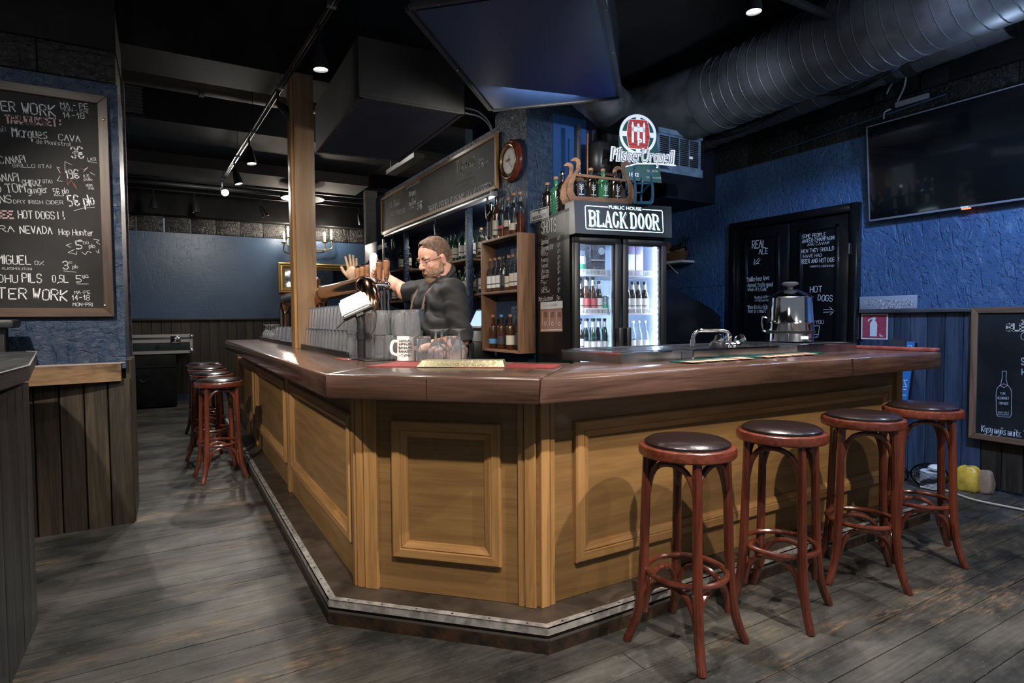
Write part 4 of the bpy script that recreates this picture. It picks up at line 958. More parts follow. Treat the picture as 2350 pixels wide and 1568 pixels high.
obj('pictogram', eb, M_WHITE, es, smooth=False)
yb0 = P(2233, 712, 'x', 5.09).y
rbd, rp_ = framed_board('chalkboard', 'tall brown-framed whisky chalkboard cut by the right edge', 'chalkboard', (5.088, yb0, .37), (0, -1, 0), NX, 1.3, .958, .042, M_SLATE, M_PINE, .03)
for t_, a, c, cap in (('SINGLE MALT', (2345, 838), (2430, 840), 16), ('HERITAGE', (2345, 860), (2430, 866), 13), ('THE', (2296, 906), (2308, 906), 5), ('GLENLIVET', (2290, 916), (2316, 917), 5), ('CIPHER', (2293, 928), (2314, 929), 5), ('SINGLE MALT', (2290, 948), (2316, 949), 3), ('SCOTCH WHISKY', (2289, 953), (2316, 954), 3), ('Kysy myös muita THE', (2253, 990), (2372, 1008), 14)):
    chalk(rbd, 'chalk_lettering', t_, a, c, cap, rp_)
for t_, a, c, cap in (('THE', (2344, 743), (2375, 743), 8), ('GLENLIVET', (2311, 759), (2440, 759), 15)):
    chalk(rbd, 'printed_lettering', t_, a, c, cap, rp_, M_CREAM, .26, .03)
drawing(rbd, 'chalk_bottle', [[(2300, 852), (2300, 868), (2297, 882), (2288, 892), (2286, 905), (2287, 950), (2290, 956), (2318, 958), (2321, 952), (2322, 905), (2320, 893), (2312, 883), (2309, 868), (2310, 852), (2300, 852)], [(2296, 885), (2304, 881), (2312, 885), (2304, 890), (2296, 885)]], rp_, 1.2)
drawing(rbd, 'chalk_ring', [[(2352+9*math.cos(a*.5), 772+9*math.sin(a*.5)) for a in range(14)]], rp_, 1.3)

# ---- boards leaning behind the end of the bar
def lean(name, label, cat, px0, px1, pyt, x, zt, m, txt=None):
    y1, y0 = P(px0, pyt, 'x', x).y, P(px1, pyt, 'x', x).y; t = thing(name, label, cat, (x, (y0+y1)/2, 0))
    b = B(); b.add([Vector((x-.22, y0, .0)), Vector((x-.22, y1, .0)), Vector((x, y1, zt)), Vector((x, y0, zt)), Vector((x-.205, y0, .0)), Vector((x-.205, y1, .0)), Vector((x+.015, y1, zt)), Vector((x+.015, y0, zt))],
      [(0, 1, 2, 3), (7, 6, 5, 4), (0, 3, 7, 4), (1, 5, 6, 2), (0, 4, 5, 1), (3, 2, 6, 7)])
    obj('board', b, m, t, smooth=False)
    if txt:
        d = Vector((.22, 0, zt)).normalized(); n_ = Vector((-zt, 0, .22)).normalized(); pln = (Vector((x, 0, zt)), n_); bb = B(); st_, adv = strokes(txt); L_ = zt*.80; cy = (y0+y1)/2; base = Vector((x, cy, zt))-d*.03
        w_ = (y1-y0)*.5
        for s in st_: ribbon(bb, [base-d*(px_*L_/adv)+Vector((0, 1, 0))*((-w_/2)+py_/6*w_) for px_, py_ in s], w_*.17, n_, .001)
        obj('sign_lettering', bb, M_WHITE, t, smooth=False)
    return t
lean('leaning_sign', 'blue sign with vertical white lettering leaning behind the bar end', 'sign', 2081, 2098, 790, 4.99, 1.07, mat('blue_sign', (.03, .16, .42), .5), 'G      NITRO  I.P.A')
lean('leaning_sign', 'dark tap sign leaning left of the blue lettered sign', 'sign', 2045, 2078, 788, 5.05, 1.08, M_DARKL, None)
lean('leaning_sign', 'black board leaning nearest the wall behind the far stools', 'sign', 2096, 2104, 790, 5.04, 1.06, M_BLKPLASTIC)

# ---- litter of bags on the floor at the right wall
bg = thing('paper_plates', 'stack of white paper plates in plastic beside the right wall', 'plates', (4.83, 2.16, 0))
for k in range(14): obj('plate', B().lathe([(0, .002+k*.009), (.055, .002+k*.009), (.075, .008+k*.009), (.073, .010+k*.009), (.052, .005+k*.009)], 20, (4.83, 2.16, 0)), M_WHITEL, bg)
obj('plastic_wrap', B().ell((4.86, 2.19, .085), (.13, .12, .09), None, 18, 10), thinglass('clear_plastic_film', (.9, .93, .97)), bg)
obj('napkin', B().ell((4.84, 2.14, .155), (.05, .05, .022), None, 12, 6), M_WHITEL, bg)
yb = thing('snack_bag', 'yellow plastic bag with brown end on the floor at right wall', 'bag', (4.98, 1.97, 0))
def bag(c, r, m, seed, par, nm, lab=None):
    b = B(); b.ell(c, (1, 1, 1), None, 28, 16); pw = lambda q: math.copysign(abs(q)**.42, q); v_ = []
    for x, y, z in b.v:
        x, y, z = pw(x-c[0])*r[0], pw(y-c[1])*r[1], pw(z-c[2])*r[2]; k = 1-.25*max(0, z/r[2])
        v_.append((c[0]+x*k*(1+.07*math.sin(z*75+y*60+seed)), c[1]+y*k*(1+.08*math.sin(x*80+z*65)), max(.002, c[2]+z+.006*math.sin(x*90+y*50))))
    b.v = v_
    return obj(nm, b, m, par, label=lab)
bag((4.98, 1.99, .085), (.06, .075, .095), mat('yellow_plastic', (.60, .38, .05), .35, var=.3, vscale=14), 1, yb, 'bag')
bag((5.01, 1.90, .075), (.045, .05, .085), mat('tan_paper', (.30, .20, .13), .6, var=.2), 2, yb, 'bag_end', 'tan end of the bag')
bb2 = thing('plastic_bag', 'small crumpled clear bag left of the paper plates', 'bag', (4.86, 2.42, 0))
bag((4.86, 2.42, .05), (.07, .07, .05), MC['clear_plastic_film'], 3, bb2, 'bag')
tag(obj('cord', B().tube(spline([(4.75, 2.2, .012), (4.8, 2.05, .012), (4.72, 1.85, .012), (4.74, 1.6, .012), (4.78, 1.2, .012)]), .007, 8), mat('cream_cord', (.42, .39, .32), .6), loc=(4.75, 2, .012)), 'cream cord lying along the floor by the right wall', 'cord')

# ---- small wall shelf with basket
ws = thing('wall_shelf', 'small white shelf on the blue wall right of the fridge', 'shelf', (5.0, 4.9, 1.9))
obj('shelf_board', B().box(4.93, 4.71, 1.885, 5.12, 5.3, 1.91), M_WHITE, ws)
obj('bracket', B().tube([(5.11, 4.95, 1.78), (4.96, 4.95, 1.885)], .006, 6), M_WHITE, ws)
bk = thing('bread_basket', 'wicker basket holding a clear bag of rolls on the white shelf', 'basket', (5.02, 4.88, 1.91))
bb = B()
for k in range(9):
    z = 1.916+k*.011; rx, ry = .062+.0035*k, .135+.006*k
    bb.tube([(5.02+rx*math.cos(a), 4.90+ry*math.sin(a), z+.003*math.sin(a*14+k*PI)) for a in [2*PI*j/40 for j in range(40)]], .006, 5, True)
obj('wicker', bb, mat('brown_wicker', (.16, .085, .04), .6), bk)
for j in range(4): obj('roll', B().ell((5.02, 4.80+.065*j, 2.01), (.045, .04, .035), None, 12, 8), mat('bread_crust', (.40, .24, .12), .6), bk)
cb = B(); cb.ell((5.02, 4.86, 2.04), (.055, .12, .06), None, 20, 12); cb.tube([(5.02, 4.80, 2.07), (5.02, 4.77, 2.12), (5.02, 4.74, 2.17)], [.05, .018, .045], 12)
obj('plastic_wrap', cb, MC['clear_plastic_film'], bk)
tag(obj('carton', B().box(5.0, 5.0, 1.911, 5.06, 5.12, 2.14, .002), mat('brown_carton', (.18, .085, .055), .6), loc=(5.03, 5.06, 1.91)), 'small brown carton behind the bread basket', 'box')
cm = thing('covered_machine', 'black covered coffee machine standing right of the fridge', 'machine', (4.1, 3.75, 0))
obj('stand', B().box(3.95, 3.5, 0, 4.75, 4.2, .95), M_BLACK, cm)
prof = [(3.44, .95), (3.44, 1.62), (3.64, 1.60), (4.28, 1.36), (4.42, 1.28), (4.44, 1.05), (4.30, .95)]
obj('cover', B().add([Vector((x, y, z)) for y in (3.75, 4.15) for x, z in prof], [tuple(range(7)), tuple(range(13, 6, -1))]+[(j, j+7, (j+1) % 7+7, (j+1) % 7) for j in range(7)]), M_BLACKG, cm, smooth=False)
tag(obj('safety_sign', B().box(5.113, 4.50, 1.30, 5.118, 4.66, 1.42), M_WHITE, loc=(5.115, 4.58, 1.36)), 'small red and white sign low on the blue wall behind black machine', 'sign')
so = bpy.context.scene.objects['safety_sign']; obj('red_field', B().box(5.110, 4.515, 1.31, 5.1128, 4.645, 1.405), M_RED, so, smooth=False)

# ================================================================== FRIDGE
FA = math.radians(-10); FO = Vector((2.48, 3.40, 0))
fr = thing('drinks_fridge', 'black two-door glass drinks fridge with glowing BLACK DOOR header', 'fridge', FO, FA)
FM = FR[fr.name]; FW_, FD, ZD = .80, .66, 1.86
def fl(x, y, z): return FM @ Vector((x, y, z))
sh = B().box(0, .05, 0, .03, FD, 2.06).box(FW_-.03, .05, 0, FW_, FD, 2.06).box(0, FD-.03, 0, FW_, FD, 2.06).box(0, .05, ZD-.02, FW_, FD, ZD+.02).box(0, .05, 0, FW_, FD, .16).box(0, .05, 2.04, FW_, FD, 2.06)
obj('cabinet', sh, mat('black_enamel', (.006, .006, .007), .25, spec=.3), fr, True, smooth=False)
ln = B().box(.03, FD-.05, .16, FW_-.03, FD-.03, ZD-.02).box(.03, .10, .16, .036, FD-.05, ZD-.02).box(FW_-.036, .10, .16, FW_-.03, FD-.05, ZD-.02).box(.03, .10, ZD-.026, FW_-.03, FD-.05, ZD-.02)
obj('liner', ln, M_FRIDGEIN, fr, True, smooth=False)
for k, (x0, x1) in enumerate(((.012, .392), (.408, .788))):
    d = obj('door', B().box(x0, .0, .14, x0+.05, .045, ZD-.01, .006).box(x1-.05, .0, .14, x1, .045, ZD-.01, .006).box(x0, .0, ZD-.06, x1, .045, ZD-.01, .006).box(x0, .0, .14, x1, .045, .20, .006), M_BLKPLASTIC, fr, True)
    obj('pane', B().box(x0+.045, .02, .19, x1-.045, .024, ZD-.055), M_PANE, d, True, smooth=False)
    obj('gasket', B().box(x0+.05, .045, .20, x0+.056, .05, ZD-.06).box(x1-.056, .045, .20, x1-.05, .05, ZD-.06), M_WHITEL, d, True, smooth=False)
    hx = x1-.045 if k == 0 else x0+.005
    obj('handle', B().box(hx, -.05, .75, hx+.04, .0, 1.20, .008), M_BLKPLASTIC, d, True)
for x in (.055, FW_-.062):
    stp = B()
    for k in range(34): stp.box(x, .055, .25+k*.046, x+.008, .062, .25+k*.046+.020)
    obj('led_strip', stp, M_LED, fr, True, smooth=False)
obj('led_strip', B().box(FW_-.045, .09, .22, FW_-.038, .115, 1.80), emis('bright_led_bar', (.55, .74, 1), 60), fr, True, smooth=False)
obj('led_strip', B().box(.038, .09, .22, .045, .115, 1.80), MC['bright_led_bar'], fr, True, smooth=False)
SHZ = (.62, 1.0, 1.30, 1.585)
for z in SHZ:
    s = B()
    for k in range(17): s.tube([(.04+k*.045, .10, z), (.04+k*.045, FD-.06, z)], .0025, 4)
    s.box(.036, .095, z-.004, FW_-.036, .10, z+.006)
    shf = obj('shelf', s, M_WHITE, fr, True)
    rl = B().box(.04, .088, z+.038, FW_-.04, .093, z+.044).box(.04, .088, z-.006, FW_-.04, .093, z+.004)
    for k in range(70): rl.box(.045+k*.0102, .089, z+.003, .0495+k*.0102, .092, z+.039)
    obj('price_rail', rl, M_WHITE, shf, True, smooth=False)
# header with backlit lettering
hd = B(); hd.add([Vector(p) for p in ((0, -.045, 1.865), (FW_, -.045, 1.865), (FW_+.01, -.025, 2.10), (-.0, -.025, 2.10), (0, .12, 1.865), (FW_, .12, 1.865), (FW_+.01, .12, 2.10), (0, .12, 2.10))], [(0, 1, 2, 3), (7, 6, 5, 4), (0, 4, 5, 1), (3, 2, 6, 7), (0, 3, 7, 4), (1, 5, 6, 2)])
hdr = obj('header', hd, mat('black_header', (.008, .012, .016), .3), fr, True, smooth=False)
hv = Vector((0, .02, .235)).normalized(); hn = Vector((0, -.235, .02)).normalized()
def hp_(x, t): return Vector((x, -.045, 1.865))+hv*t+hn*.0015
gb = B()
def grib(pts, w): ribbon(gb, pts, w, hn, 0)
fx0, fx1, ft0, ft1 = .085, .725, .035, .200
grib([hp_(.265, ft1), hp_(fx0+.008, ft1), hp_(fx0, ft1-.008), hp_(fx0, ft0+.008), hp_(fx0+.008, ft0), hp_(fx1-.008, ft0), hp_(fx1, ft0+.008), hp_(fx1, ft1-.008), hp_(fx1-.008, ft1), hp_(.555, ft1)], .0055)
obj('glowing_border', gb, M_SIGNGLOW, hdr, True, smooth=False, label='glowing rounded border line')
def rm(v): return FM.to_3x3() @ v
print_text(hdr, 'sign_lettering', 'PUBLIC HOUSE', FM @ hp_(.41, ft1+.001), rm(Vector((1, 0, 0))), rm(hv), .27, .024, M_SIGNGLOW, .0)
# display capitals: thick verticals, thin horizontals, slab feet and a drop shade
def slab_word(txt, x, t, w, h, gapw, m, dx=0, dz=0, thin=1.0, out=None):
    b = out or B(); F = {'B': [('v', 0), ('c', 0, 1, .52, 1), ('c', 0, 1, 0, .55)], 'L': [('v', 0), ('h', 0, 1, 0), ('s', 1, 0, .22)], 'A': [('d', 0, 0, .5, 1), ('d', 1, 0, .5, 1), ('h', .22, .78, .3)],
       'C': [('o', .1, 1)], 'K': [('v', 0), ('d', .2, .45, 1, 1), ('d', .42, .55, 1.02, 0)], 'D': [('v', 0), ('c', 0, 1, 0, 1)], 'O': [('O',)], 'R': [('v', 0), ('c', 0, 1, .48, 1), ('d', .5, .5, 1, 0)]}
    tk = w*.23*thin; tn_ = h*.085*thin
    for ch in txt:
        if ch == ' ': x += w*.45; continue
        Q = lambda a, c: hp_(x+dx+a*w, t+dz+c*h)
        for e in F[ch]:
            if e[0] == 'v':
                grib2(b, [Q(.13, 0), Q(.13, 1)], tk); grib2(b, [Q(-.03, .03), Q(.32, .03)], tn_); grib2(b, [Q(-.03, .97), Q(.32, .97)], tn_)
            elif e[0] == 'h': grib2(b, [Q(e[1], e[3]+.05), Q(e[2], e[3]+.05)], tn_*1.1)
            elif e[0] == 's': grib2(b, [Q(e[1]-.06, .02), Q(e[1]-.06, e[3])], tn_)
            elif e[0] == 'd':
                grib2(b, [Q(e[1]*.86+.07, e[2]), Q(e[3]*.86+.07, e[4])], tk*(.95 if e[1] > .3 or e[0] == 'x' else .6))
                if e[2] == 0: grib2(b, [Q(e[1]*.86-.08, .02), Q(e[1]*.86+.22, .02)], tn_)
                if e[4] == 0: grib2(b, [Q(e[3]*.86-.08, .02), Q(e[3]*.86+.22, .02)], tn_)
            elif e[0] == 'c':
                c0, c1 = e[3], e[4]; pts = [(.1, c1-.03), (.55, c1-.03), (.80, c1-.12*(c1-c0)-.03), (.87, (c0+c1)/2), (.80, c0+.12*(c1-c0)+.03), (.55, c0+.03), (.1, c0+.03)]
                for (a, c), (a2, c2) in zip(pts[:-1], pts[1:]): grib2(b, [Q(a, c), Q(a2, c2)], tk if abs(c-c2) > .2*(c1-c0) else tn_)
            elif e[0] in 'oO':
                pts = [(.5+.37*math.cos(2*PI*k/20+.7), .5+.47*math.sin(2*PI*k/20+.7)) for k in range(21 if e[0] == 'O' else 18)]
                for (a, c), (a2, c2) in zip(pts[:-1], pts[1:]): grib2(b, [Q(a, c), Q(a2, c2)], tn_+(tk-tn_)*min(1, abs(c-c2)*7.5))
        x += w*(1+gapw)
    return b
def grib2(b, pts, w): ribbon(b, pts, w, hn, 0)
wd_, gp_ = .0525, .19
ob = slab_word('BLACK DOOR', .113, .056, wd_, .112, gp_, None)
obj('sign_lettering', ob, M_SIGNGLOW, hdr, True, smooth=False)
shd = slab_word('BLACK DOOR', .113, .056, wd_, .112, gp_, None, .010, -.008, .25)
obj('letter_shade', shd, emis('dim_sign_shade', (.35, .62, .72), 1.2), hdr, True, smooth=False, label='thin glowing drop shade behind the letters')

# things on the fridge side
side_n = rm(Vector((-1, 0, 0))); side_p = (fl(0, .3, 1.5), side_n)
for t_, a, c, cap in [('SHOTS', (1243, 537), (1276, 529), 27)]+[(n_, (1242, y1), (x1, y2), cp) for n_, y1, x1, y2, cp in (('Jaloviina', 562, 1259, 558, 12), ('Jägermeister', 578, 1270, 570, 12), ('Minttu', 588, 1257, 586, 9), ('Averna', 602, 1258, 600, 10),
     ('Fernet', 616, 1258, 613, 10), ('Unicum', 628, 1259, 626, 10), ('Salmari', 640, 1260, 637, 10), ('Fisu', 653, 1254, 651, 9), ('Loiko', 666, 1256, 664, 9), ('CHILI Shot', 673, 1262, 671, 7))]+[('Metsäsalmari', (1237, 692), (1270, 689), 10), ('3', (1277, 690), (1281, 690), 11), ('60', (1282, 687), (1286, 687), 6)]:
    chalk(fr, 'chalk_lettering', t_, a, c, cap, side_p)
for y_, n_ in zip((551, 568, 581, 596, 608, 619, 630, 646, 657, 670), '6666664445'):
    chalk(fr, 'chalk_lettering', n_, (1280, y_), (1283, y_), 9, side_p); chalk(fr, 'chalk_lettering', '50' if n_ != '4' else '90', (1283.5, y_-5), (1286, y_-5), 4, side_p)
drawing(fr, 'chalk_marks', [[(1240, 515), (1241, 522)]], side_p, 1.3, M_CHALKR)
def on_side(name, label, cat, px, m, th=.003):
    t = thing(name, label, cat, PP(*px[0], *side_p)); pts = [PP(x, y, *side_p) for x, y in px]
    b = B().add([p+side_n*.0006 for p in pts]+[p+side_n*th for p in pts], [(0, 1, 2, 3), (7, 6, 5, 4), (0, 4, 5, 1), (1, 5, 6, 2), (2, 6, 7, 3), (3, 7, 4, 0)])
    obj('sheet', b, m, t, smooth=False); return t, (side_p[0]+side_n*th, side_n)
pb, pbp = on_side('small_notice', 'small white framed notice stuck at top of the fridge side', 'notice', [(1218, 513), (1260, 502), (1260, 473), (1217, 485)], M_WHITEL)
drawing(pb, 'border_line', [[(1220, 510), (1258, 500), (1258, 476), (1219, 487), (1220, 510)]], pbp, 1, M_INK)
for t_, a, c, cap in (('EI', (1236, 489), (1240, 488), 5), ('TUKKI ON KIELLETTY', (1222, 505), (1254, 496), 6)): chalk(pb, 'printed_lettering', t_, a, c, cap, pbp, M_INK, .2, .05)
po, pop = on_side('whisky_poster', 'brown whisky tasting poster with three bottles on the fridge side', 'poster', [(1241, 762), (1291, 761), (1290, 694), (1241, 698)], mat('dull_pink_poster', (.33, .17, .13), .55))
drawing(po, 'white_band', [[(1243, 702), (1289, 699)]], pop, 9, M_WHITEL); chalk(po, 'printed_lettering', 'THE GLENLIVET NADURRA', (1244, 704), (1279, 702), 4, pop, M_INK, .2, .05)
for i, x in enumerate((1245, 1261, 1277)):
    drawing(po, 'printed_bottle', [[(x+.5, 716), (x+.5, 726)], [(x+.5, 726), (x+.5, 745)]], pop, 2.0+0*i, M_CREAM); drawing(po, 'printed_circle', [[(x+7+2.5*math.cos(a), 743+4*math.sin(a)) for a in [k*PI/4 for k in range(9)]]], pop, 1, M_WHITEL)
    for k in range(4): drawing(po, 'printed_line', [[(x+4, 718+k*3), (x+11, 717.7+k*3)]], pop, .6, M_DARKL)
drawing(po, 'white_band', [[(1242, 758), (1290, 757)]], pop, 1.2, M_WHITEL)

# ================================================================== BOTTLES
def prof_bottle(kind, h, r):
    nr = r*.36
    if kind == 'wine': return [(r*.9, 0), (r, .004), (r, h*.60), (r*.92, h*.66), (nr*1.3, h*.76), (nr, h*.82), (nr, h*.96), (nr*1.12, h*.965), (nr*1.12, h)]
    if kind == 'beer': return [(r*.9, 0), (r, .004), (r, h*.55), (r*.85, h*.64), (nr*1.3, h*.78), (nr, h*.88), (nr, h*.97), (nr*1.15, h*.975), (nr*1.15, h)]
    if kind == 'squat': return [(r*.9, 0), (r, .004), (r, h*.62), (r*.96, h*.68), (r*.7, h*.74), (nr, h*.79), (nr, h*.98), (nr*1.1, h)]
    return [(r*.9, 0), (r, .004), (r, h*.64), (r*.86, h*.70), (nr*1.1, h*.77), (nr, h*.82), (nr, h*.97), (nr*1.15, h*.975), (nr*1.15, h)]
PROTO = {}
def bottle(pos, kind='std', h=.30, r=.037, glass=None, lab=None, cap=None, label='', group=None, liquid=None, fill=.5, lz=(.15, .5), neck=None, name='bottle'):
    glass = glass or M_BOTCLEAR; cap = cap or M_BLKPLASTIC
    key = (kind, round(h, 3), round(r, 3), glass.name, lab.name if lab else '', cap.name, liquid.name if liquid else '', fill, lz, neck.name if neck else '')
    t = thing(name, label, 'bottle', pos, random.uniform(-.5, .5), group)
    if key not in PROTO:
        pr = prof_bottle(kind, h, r); ms_ = [('glass', meshof(B().lathe(pr, 16), 'glass'), glass)]
        if liquid:
            q = [(a-.002, min(max(z, .003), h*fill)) for a, z in pr if z < h*fill]+[(r*.93 if fill < .62 else r*.35, h*fill)]
            ms_.append(('liquid', meshof(B().lathe(q, 14), 'liquid'), liquid))
        if lab: ms_.append(('paper_label', meshof(B().lathe([(r+.0006, h*lz[0]), (r+.0006, h*lz[1])], 16), 'paper_label', ang=80), lab))
        if lab and lz[1]-lz[0] > .3: ms_.append(('label_band', meshof(B().lathe([(r+.001, h*(lz[0]+.10)), (r+.001, h*(lz[0]+.13))], 16), 'label_band', ang=80), M_DARKL))
        nr = r*.36
        if neck: ms_.append(('neck_label', meshof(B().lathe([(nr*1.45, h*.77), (nr*1.08, h*.86), (nr*1.06, h*.93)], 14), 'neck_label'), neck))
        ms_.append(('stopper', meshof(B().lathe([(nr*1.2, h*.955), (nr*1.22, h*1.02), (nr*1.1, h*1.03)], 12), 'stopper'), cap))
        for _, me, m in ms_: me.materials.append(m)
        PROTO[key] = ms_
    for nm, me, m in PROTO[key]:
        o = D.objects.new(nm, me); COL.objects.link(o); o.parent = t
    return t
AMB = mat('amber_liquid', (.34, .12, .03), .1, trans=.5, ior=1.33); DKL = mat('dark_rum_liquid', (.06, .015, .008), .1)
ORD = ['first', 'second', 'third', 'fourth', 'fifth', 'sixth', 'seventh', 'eighth', 'ninth', 'tenth', 'eleventh', 'twelfth', 'thirteenth', 'fourteenth']
# shelves of the alcove
def shelf(y0, y1, z, where, x0=2.66, x1=2.98):
    t = thing('alcove_shelf', 'thin pine shelf board %s' % where, 'shelf', (x1, (y0+y1)/2, z))
    obj('board', B().box(x0, y0, z-.022, x1, y1, z, .002), M_PINE['y'], t); return z
za = shelf(5.44, 7.14, 1.895, 'in the middle alcove bay at head height'); shelf(5.44, 7.14, 1.52, 'in the middle alcove bay at elbow height')
shelf(4.745, 5.32, 1.90, 'in the near alcove bay, upper'); shelf(4.745, 5.32, 1.525, 'in the near alcove bay, lower'); shelf(7.26, 7.99, 1.93, 'in the far alcove bay', 2.62, 2.98)
shelf(7.26, 7.99, 1.52, 'in the far alcove bay, lower', 2.62, 2.98)
STY = [dict(kind='wine', glass=M_BOTGREEN, lab=M_CREAM, h=.30), dict(kind='wine', glass=M_BOTGREEN, lab=M_CREAM, h=.31), dict(kind='wine', glass=M_BOTDARK, lab=M_CREAM, h=.30), dict(kind='std', glass=M_BOTGREEN, lab=M_WHITEL, h=.33), dict(kind='wine', glass=M_BOTGREEN, lab=M_WHITEL, h=.32),
       dict(kind='std', glass=M_BOTCLEAR, lab=M_CREAM, h=.27, liquid=AMB, fill=.45, cap=M_CORK), dict(kind='std', glass=M_BOTBROWN, lab=M_CREAM, h=.27)]
NMS = {'green_bottle_glass': 'green', 'dark_bottle_glass': 'dark', 'clear_bottle_glass': 'clear', 'brown_bottle_glass': 'brown', 'green_gin_glass': 'bright green', 'amber_whisky_glass': 'amber'}
def rowb(*a, **k): row(*a, short=True, **k)
def row(y0, y1, n, z, x, styles, where, group, dy=0, jx=.01, short=False):
    for i in range(n):
        s = dict(styles[i % len(styles)]); y = y0+(y1-y0)*i/max(1, n-1)
        bottle((x+random.uniform(-jx, jx), y, z), label=('%s bottle, %s from left %s' if short else '%s glass bottle, %s from the near end %s') % (NMS[s['glass'].name], ORD[i], where), group=group, **s)
G1 = 'bottles on the alcove shelves'
row(5.50, 6.72, 10, 1.895, 2.74, [STY[4], STY[3], STY[3], STY[0], STY[1], STY[2], STY[0], STY[1], STY[0], STY[6]], 'of the upper middle alcove shelf', G1)
row(5.54, 6.6, 6, 1.895, 2.86, [STY[1], STY[2]], 'of the upper back row', G1)
row(5.50, 6.5, 7, 1.52, 2.74, [STY[5], STY[0], STY[5], STY[3], STY[6], STY[2], STY[5]], 'of the lower middle alcove shelf', G1)
row(4.80, 5.26, 4, 1.90, 2.72, [STY[6], STY[5], STY[2], STY[5]], 'of the near alcove shelf', G1)
row(4.80, 5.26, 4, 1.525, 2.72, [STY[5], STY[6], STY[5], STY[2]], 'of the lower near alcove shelf', G1)
row(7.30, 7.6, 2, 1.93, 2.72, [STY[5], STY[2]], 'of the far alcove shelf', G1)
row(7.30, 7.9, 4, 1.52, 2.72, [STY[2], STY[5]], 'of the lower far alcove shelf', G1)
row(5.6, 6.9, 6, .921, 2.72, [STY[2], STY[0], STY[5]], 'of the alcove counter', G1)
# ---- wooden box shelf
bx_ = thing('box_shelf', 'brown pine box shelf with two openings, mounted before the column', 'shelf', (2.5, 4.35, 1.0))
BX0, BX1, BY0, BY1, BZ0, BZ1 = 2.44, 2.60, 4.08, 4.74, .985, 1.965
obj('side_board', B().box(BX0, BY0, BZ0, BX1-.001, BY0+.022, BZ1, .002), M_PINE['z'], bx_)
obj('side_board', B().box(BX0, BY1-.022, BZ0, BX1-.001, BY1, BZ1, .002), M_PINE['z'], bx_)
for z in (BZ0, 1.485, BZ1-.022): obj('shelf_board', B().box(BX0, BY0+.0225, z, BX1-.001, BY1-.0225, z+.022, .002), M_PINE['y'], bx_)
obj('back_board', B().box(2.585, BY0+.022, BZ0+.022, 2.598, BY1-.022, BZ1-.022), M_BLUE, bx_, smooth=False)  # backing sheet in the same blue plaster as the wall
G2 = 'whisky bottles on and in the box shelf'
WH = dict(kind='std', h=.29, r=.037, glass=M_BOTCLEAR, lab=M_WHITEL, cap=M_CORK, liquid=AMB, fill=.12, lz=(.12, .48))
rowb(4.66, 4.18, 7, 1.508, 2.50, [WH, WH, WH, dict(kind='std', h=.29, r=.036, glass=M_BOTDARK, lab=M_DARKL), dict(WH, lab=M_CREAM, lz=(.1, .42)), dict(WH, lab=M_CREAM), WH], 'in the middle opening of the box shelf', G2, jx=.003)
rowb(4.62, 4.16, 4, 1.008, 2.50, [dict(kind='std', h=.29, r=.040, glass=M_BOTBROWN, lab=M_BLUEL, cap=M_CORK, lz=(.15, .3)), dict(kind='std', h=.29, r=.040, glass=M_BOTBROWN, lab=M_DARKL, cap=M_BLUEL, lz=(.15, .4)), dict(kind='std', h=.29, r=.040, glass=M_BOTBROWN, lab=M_CREAM, cap=M_CORK, lz=(.15, .42)), dict(kind='std', h=.29, r=.040, glass=M_BOTDARK, lab=M_DARKL)], 'in the lowest opening of the box shelf', G2, jx=.003)
rowb(4.66, 4.16, 6, 1.966, 2.51, [dict(kind='std', h=.33, r=.040, glass=M_BOTDARK, lab=M_DARKL, lz=(.1, .5), cap=M_CHROME), dict(kind='wine', h=.36, r=.037, glass=M_BOTBROWN, lab=M_CREAM, lz=(.1, .45)), dict(kind='squat', h=.31, r=.039, glass=M_BOTCLEAR, lab=M_REDL, liquid=AMB, fill=.25, lz=(.25, .33)),
  dict(kind='squat', h=.32, r=.040, glass=M_BOTCLEAR, lab=M_CREAM, liquid=AMB, fill=.2, cap=M_CORK, lz=(.25, .42)), dict(kind='squat', h=.34, r=.042, glass=M_BOTCLEAR, lab=M_CREAM, liquid=AMB, fill=.15, cap=M_CORK, lz=(.12, .28)), dict(kind='squat', h=.33, r=.04, glass=M_BOTCLEAR, lab=None, liquid=mat('red_brown_liquid', (.16, .035, .015), .1, trans=.4), fill=.5, cap=M_CORK)], 'on top of the box shelf', G2, jx=.003)
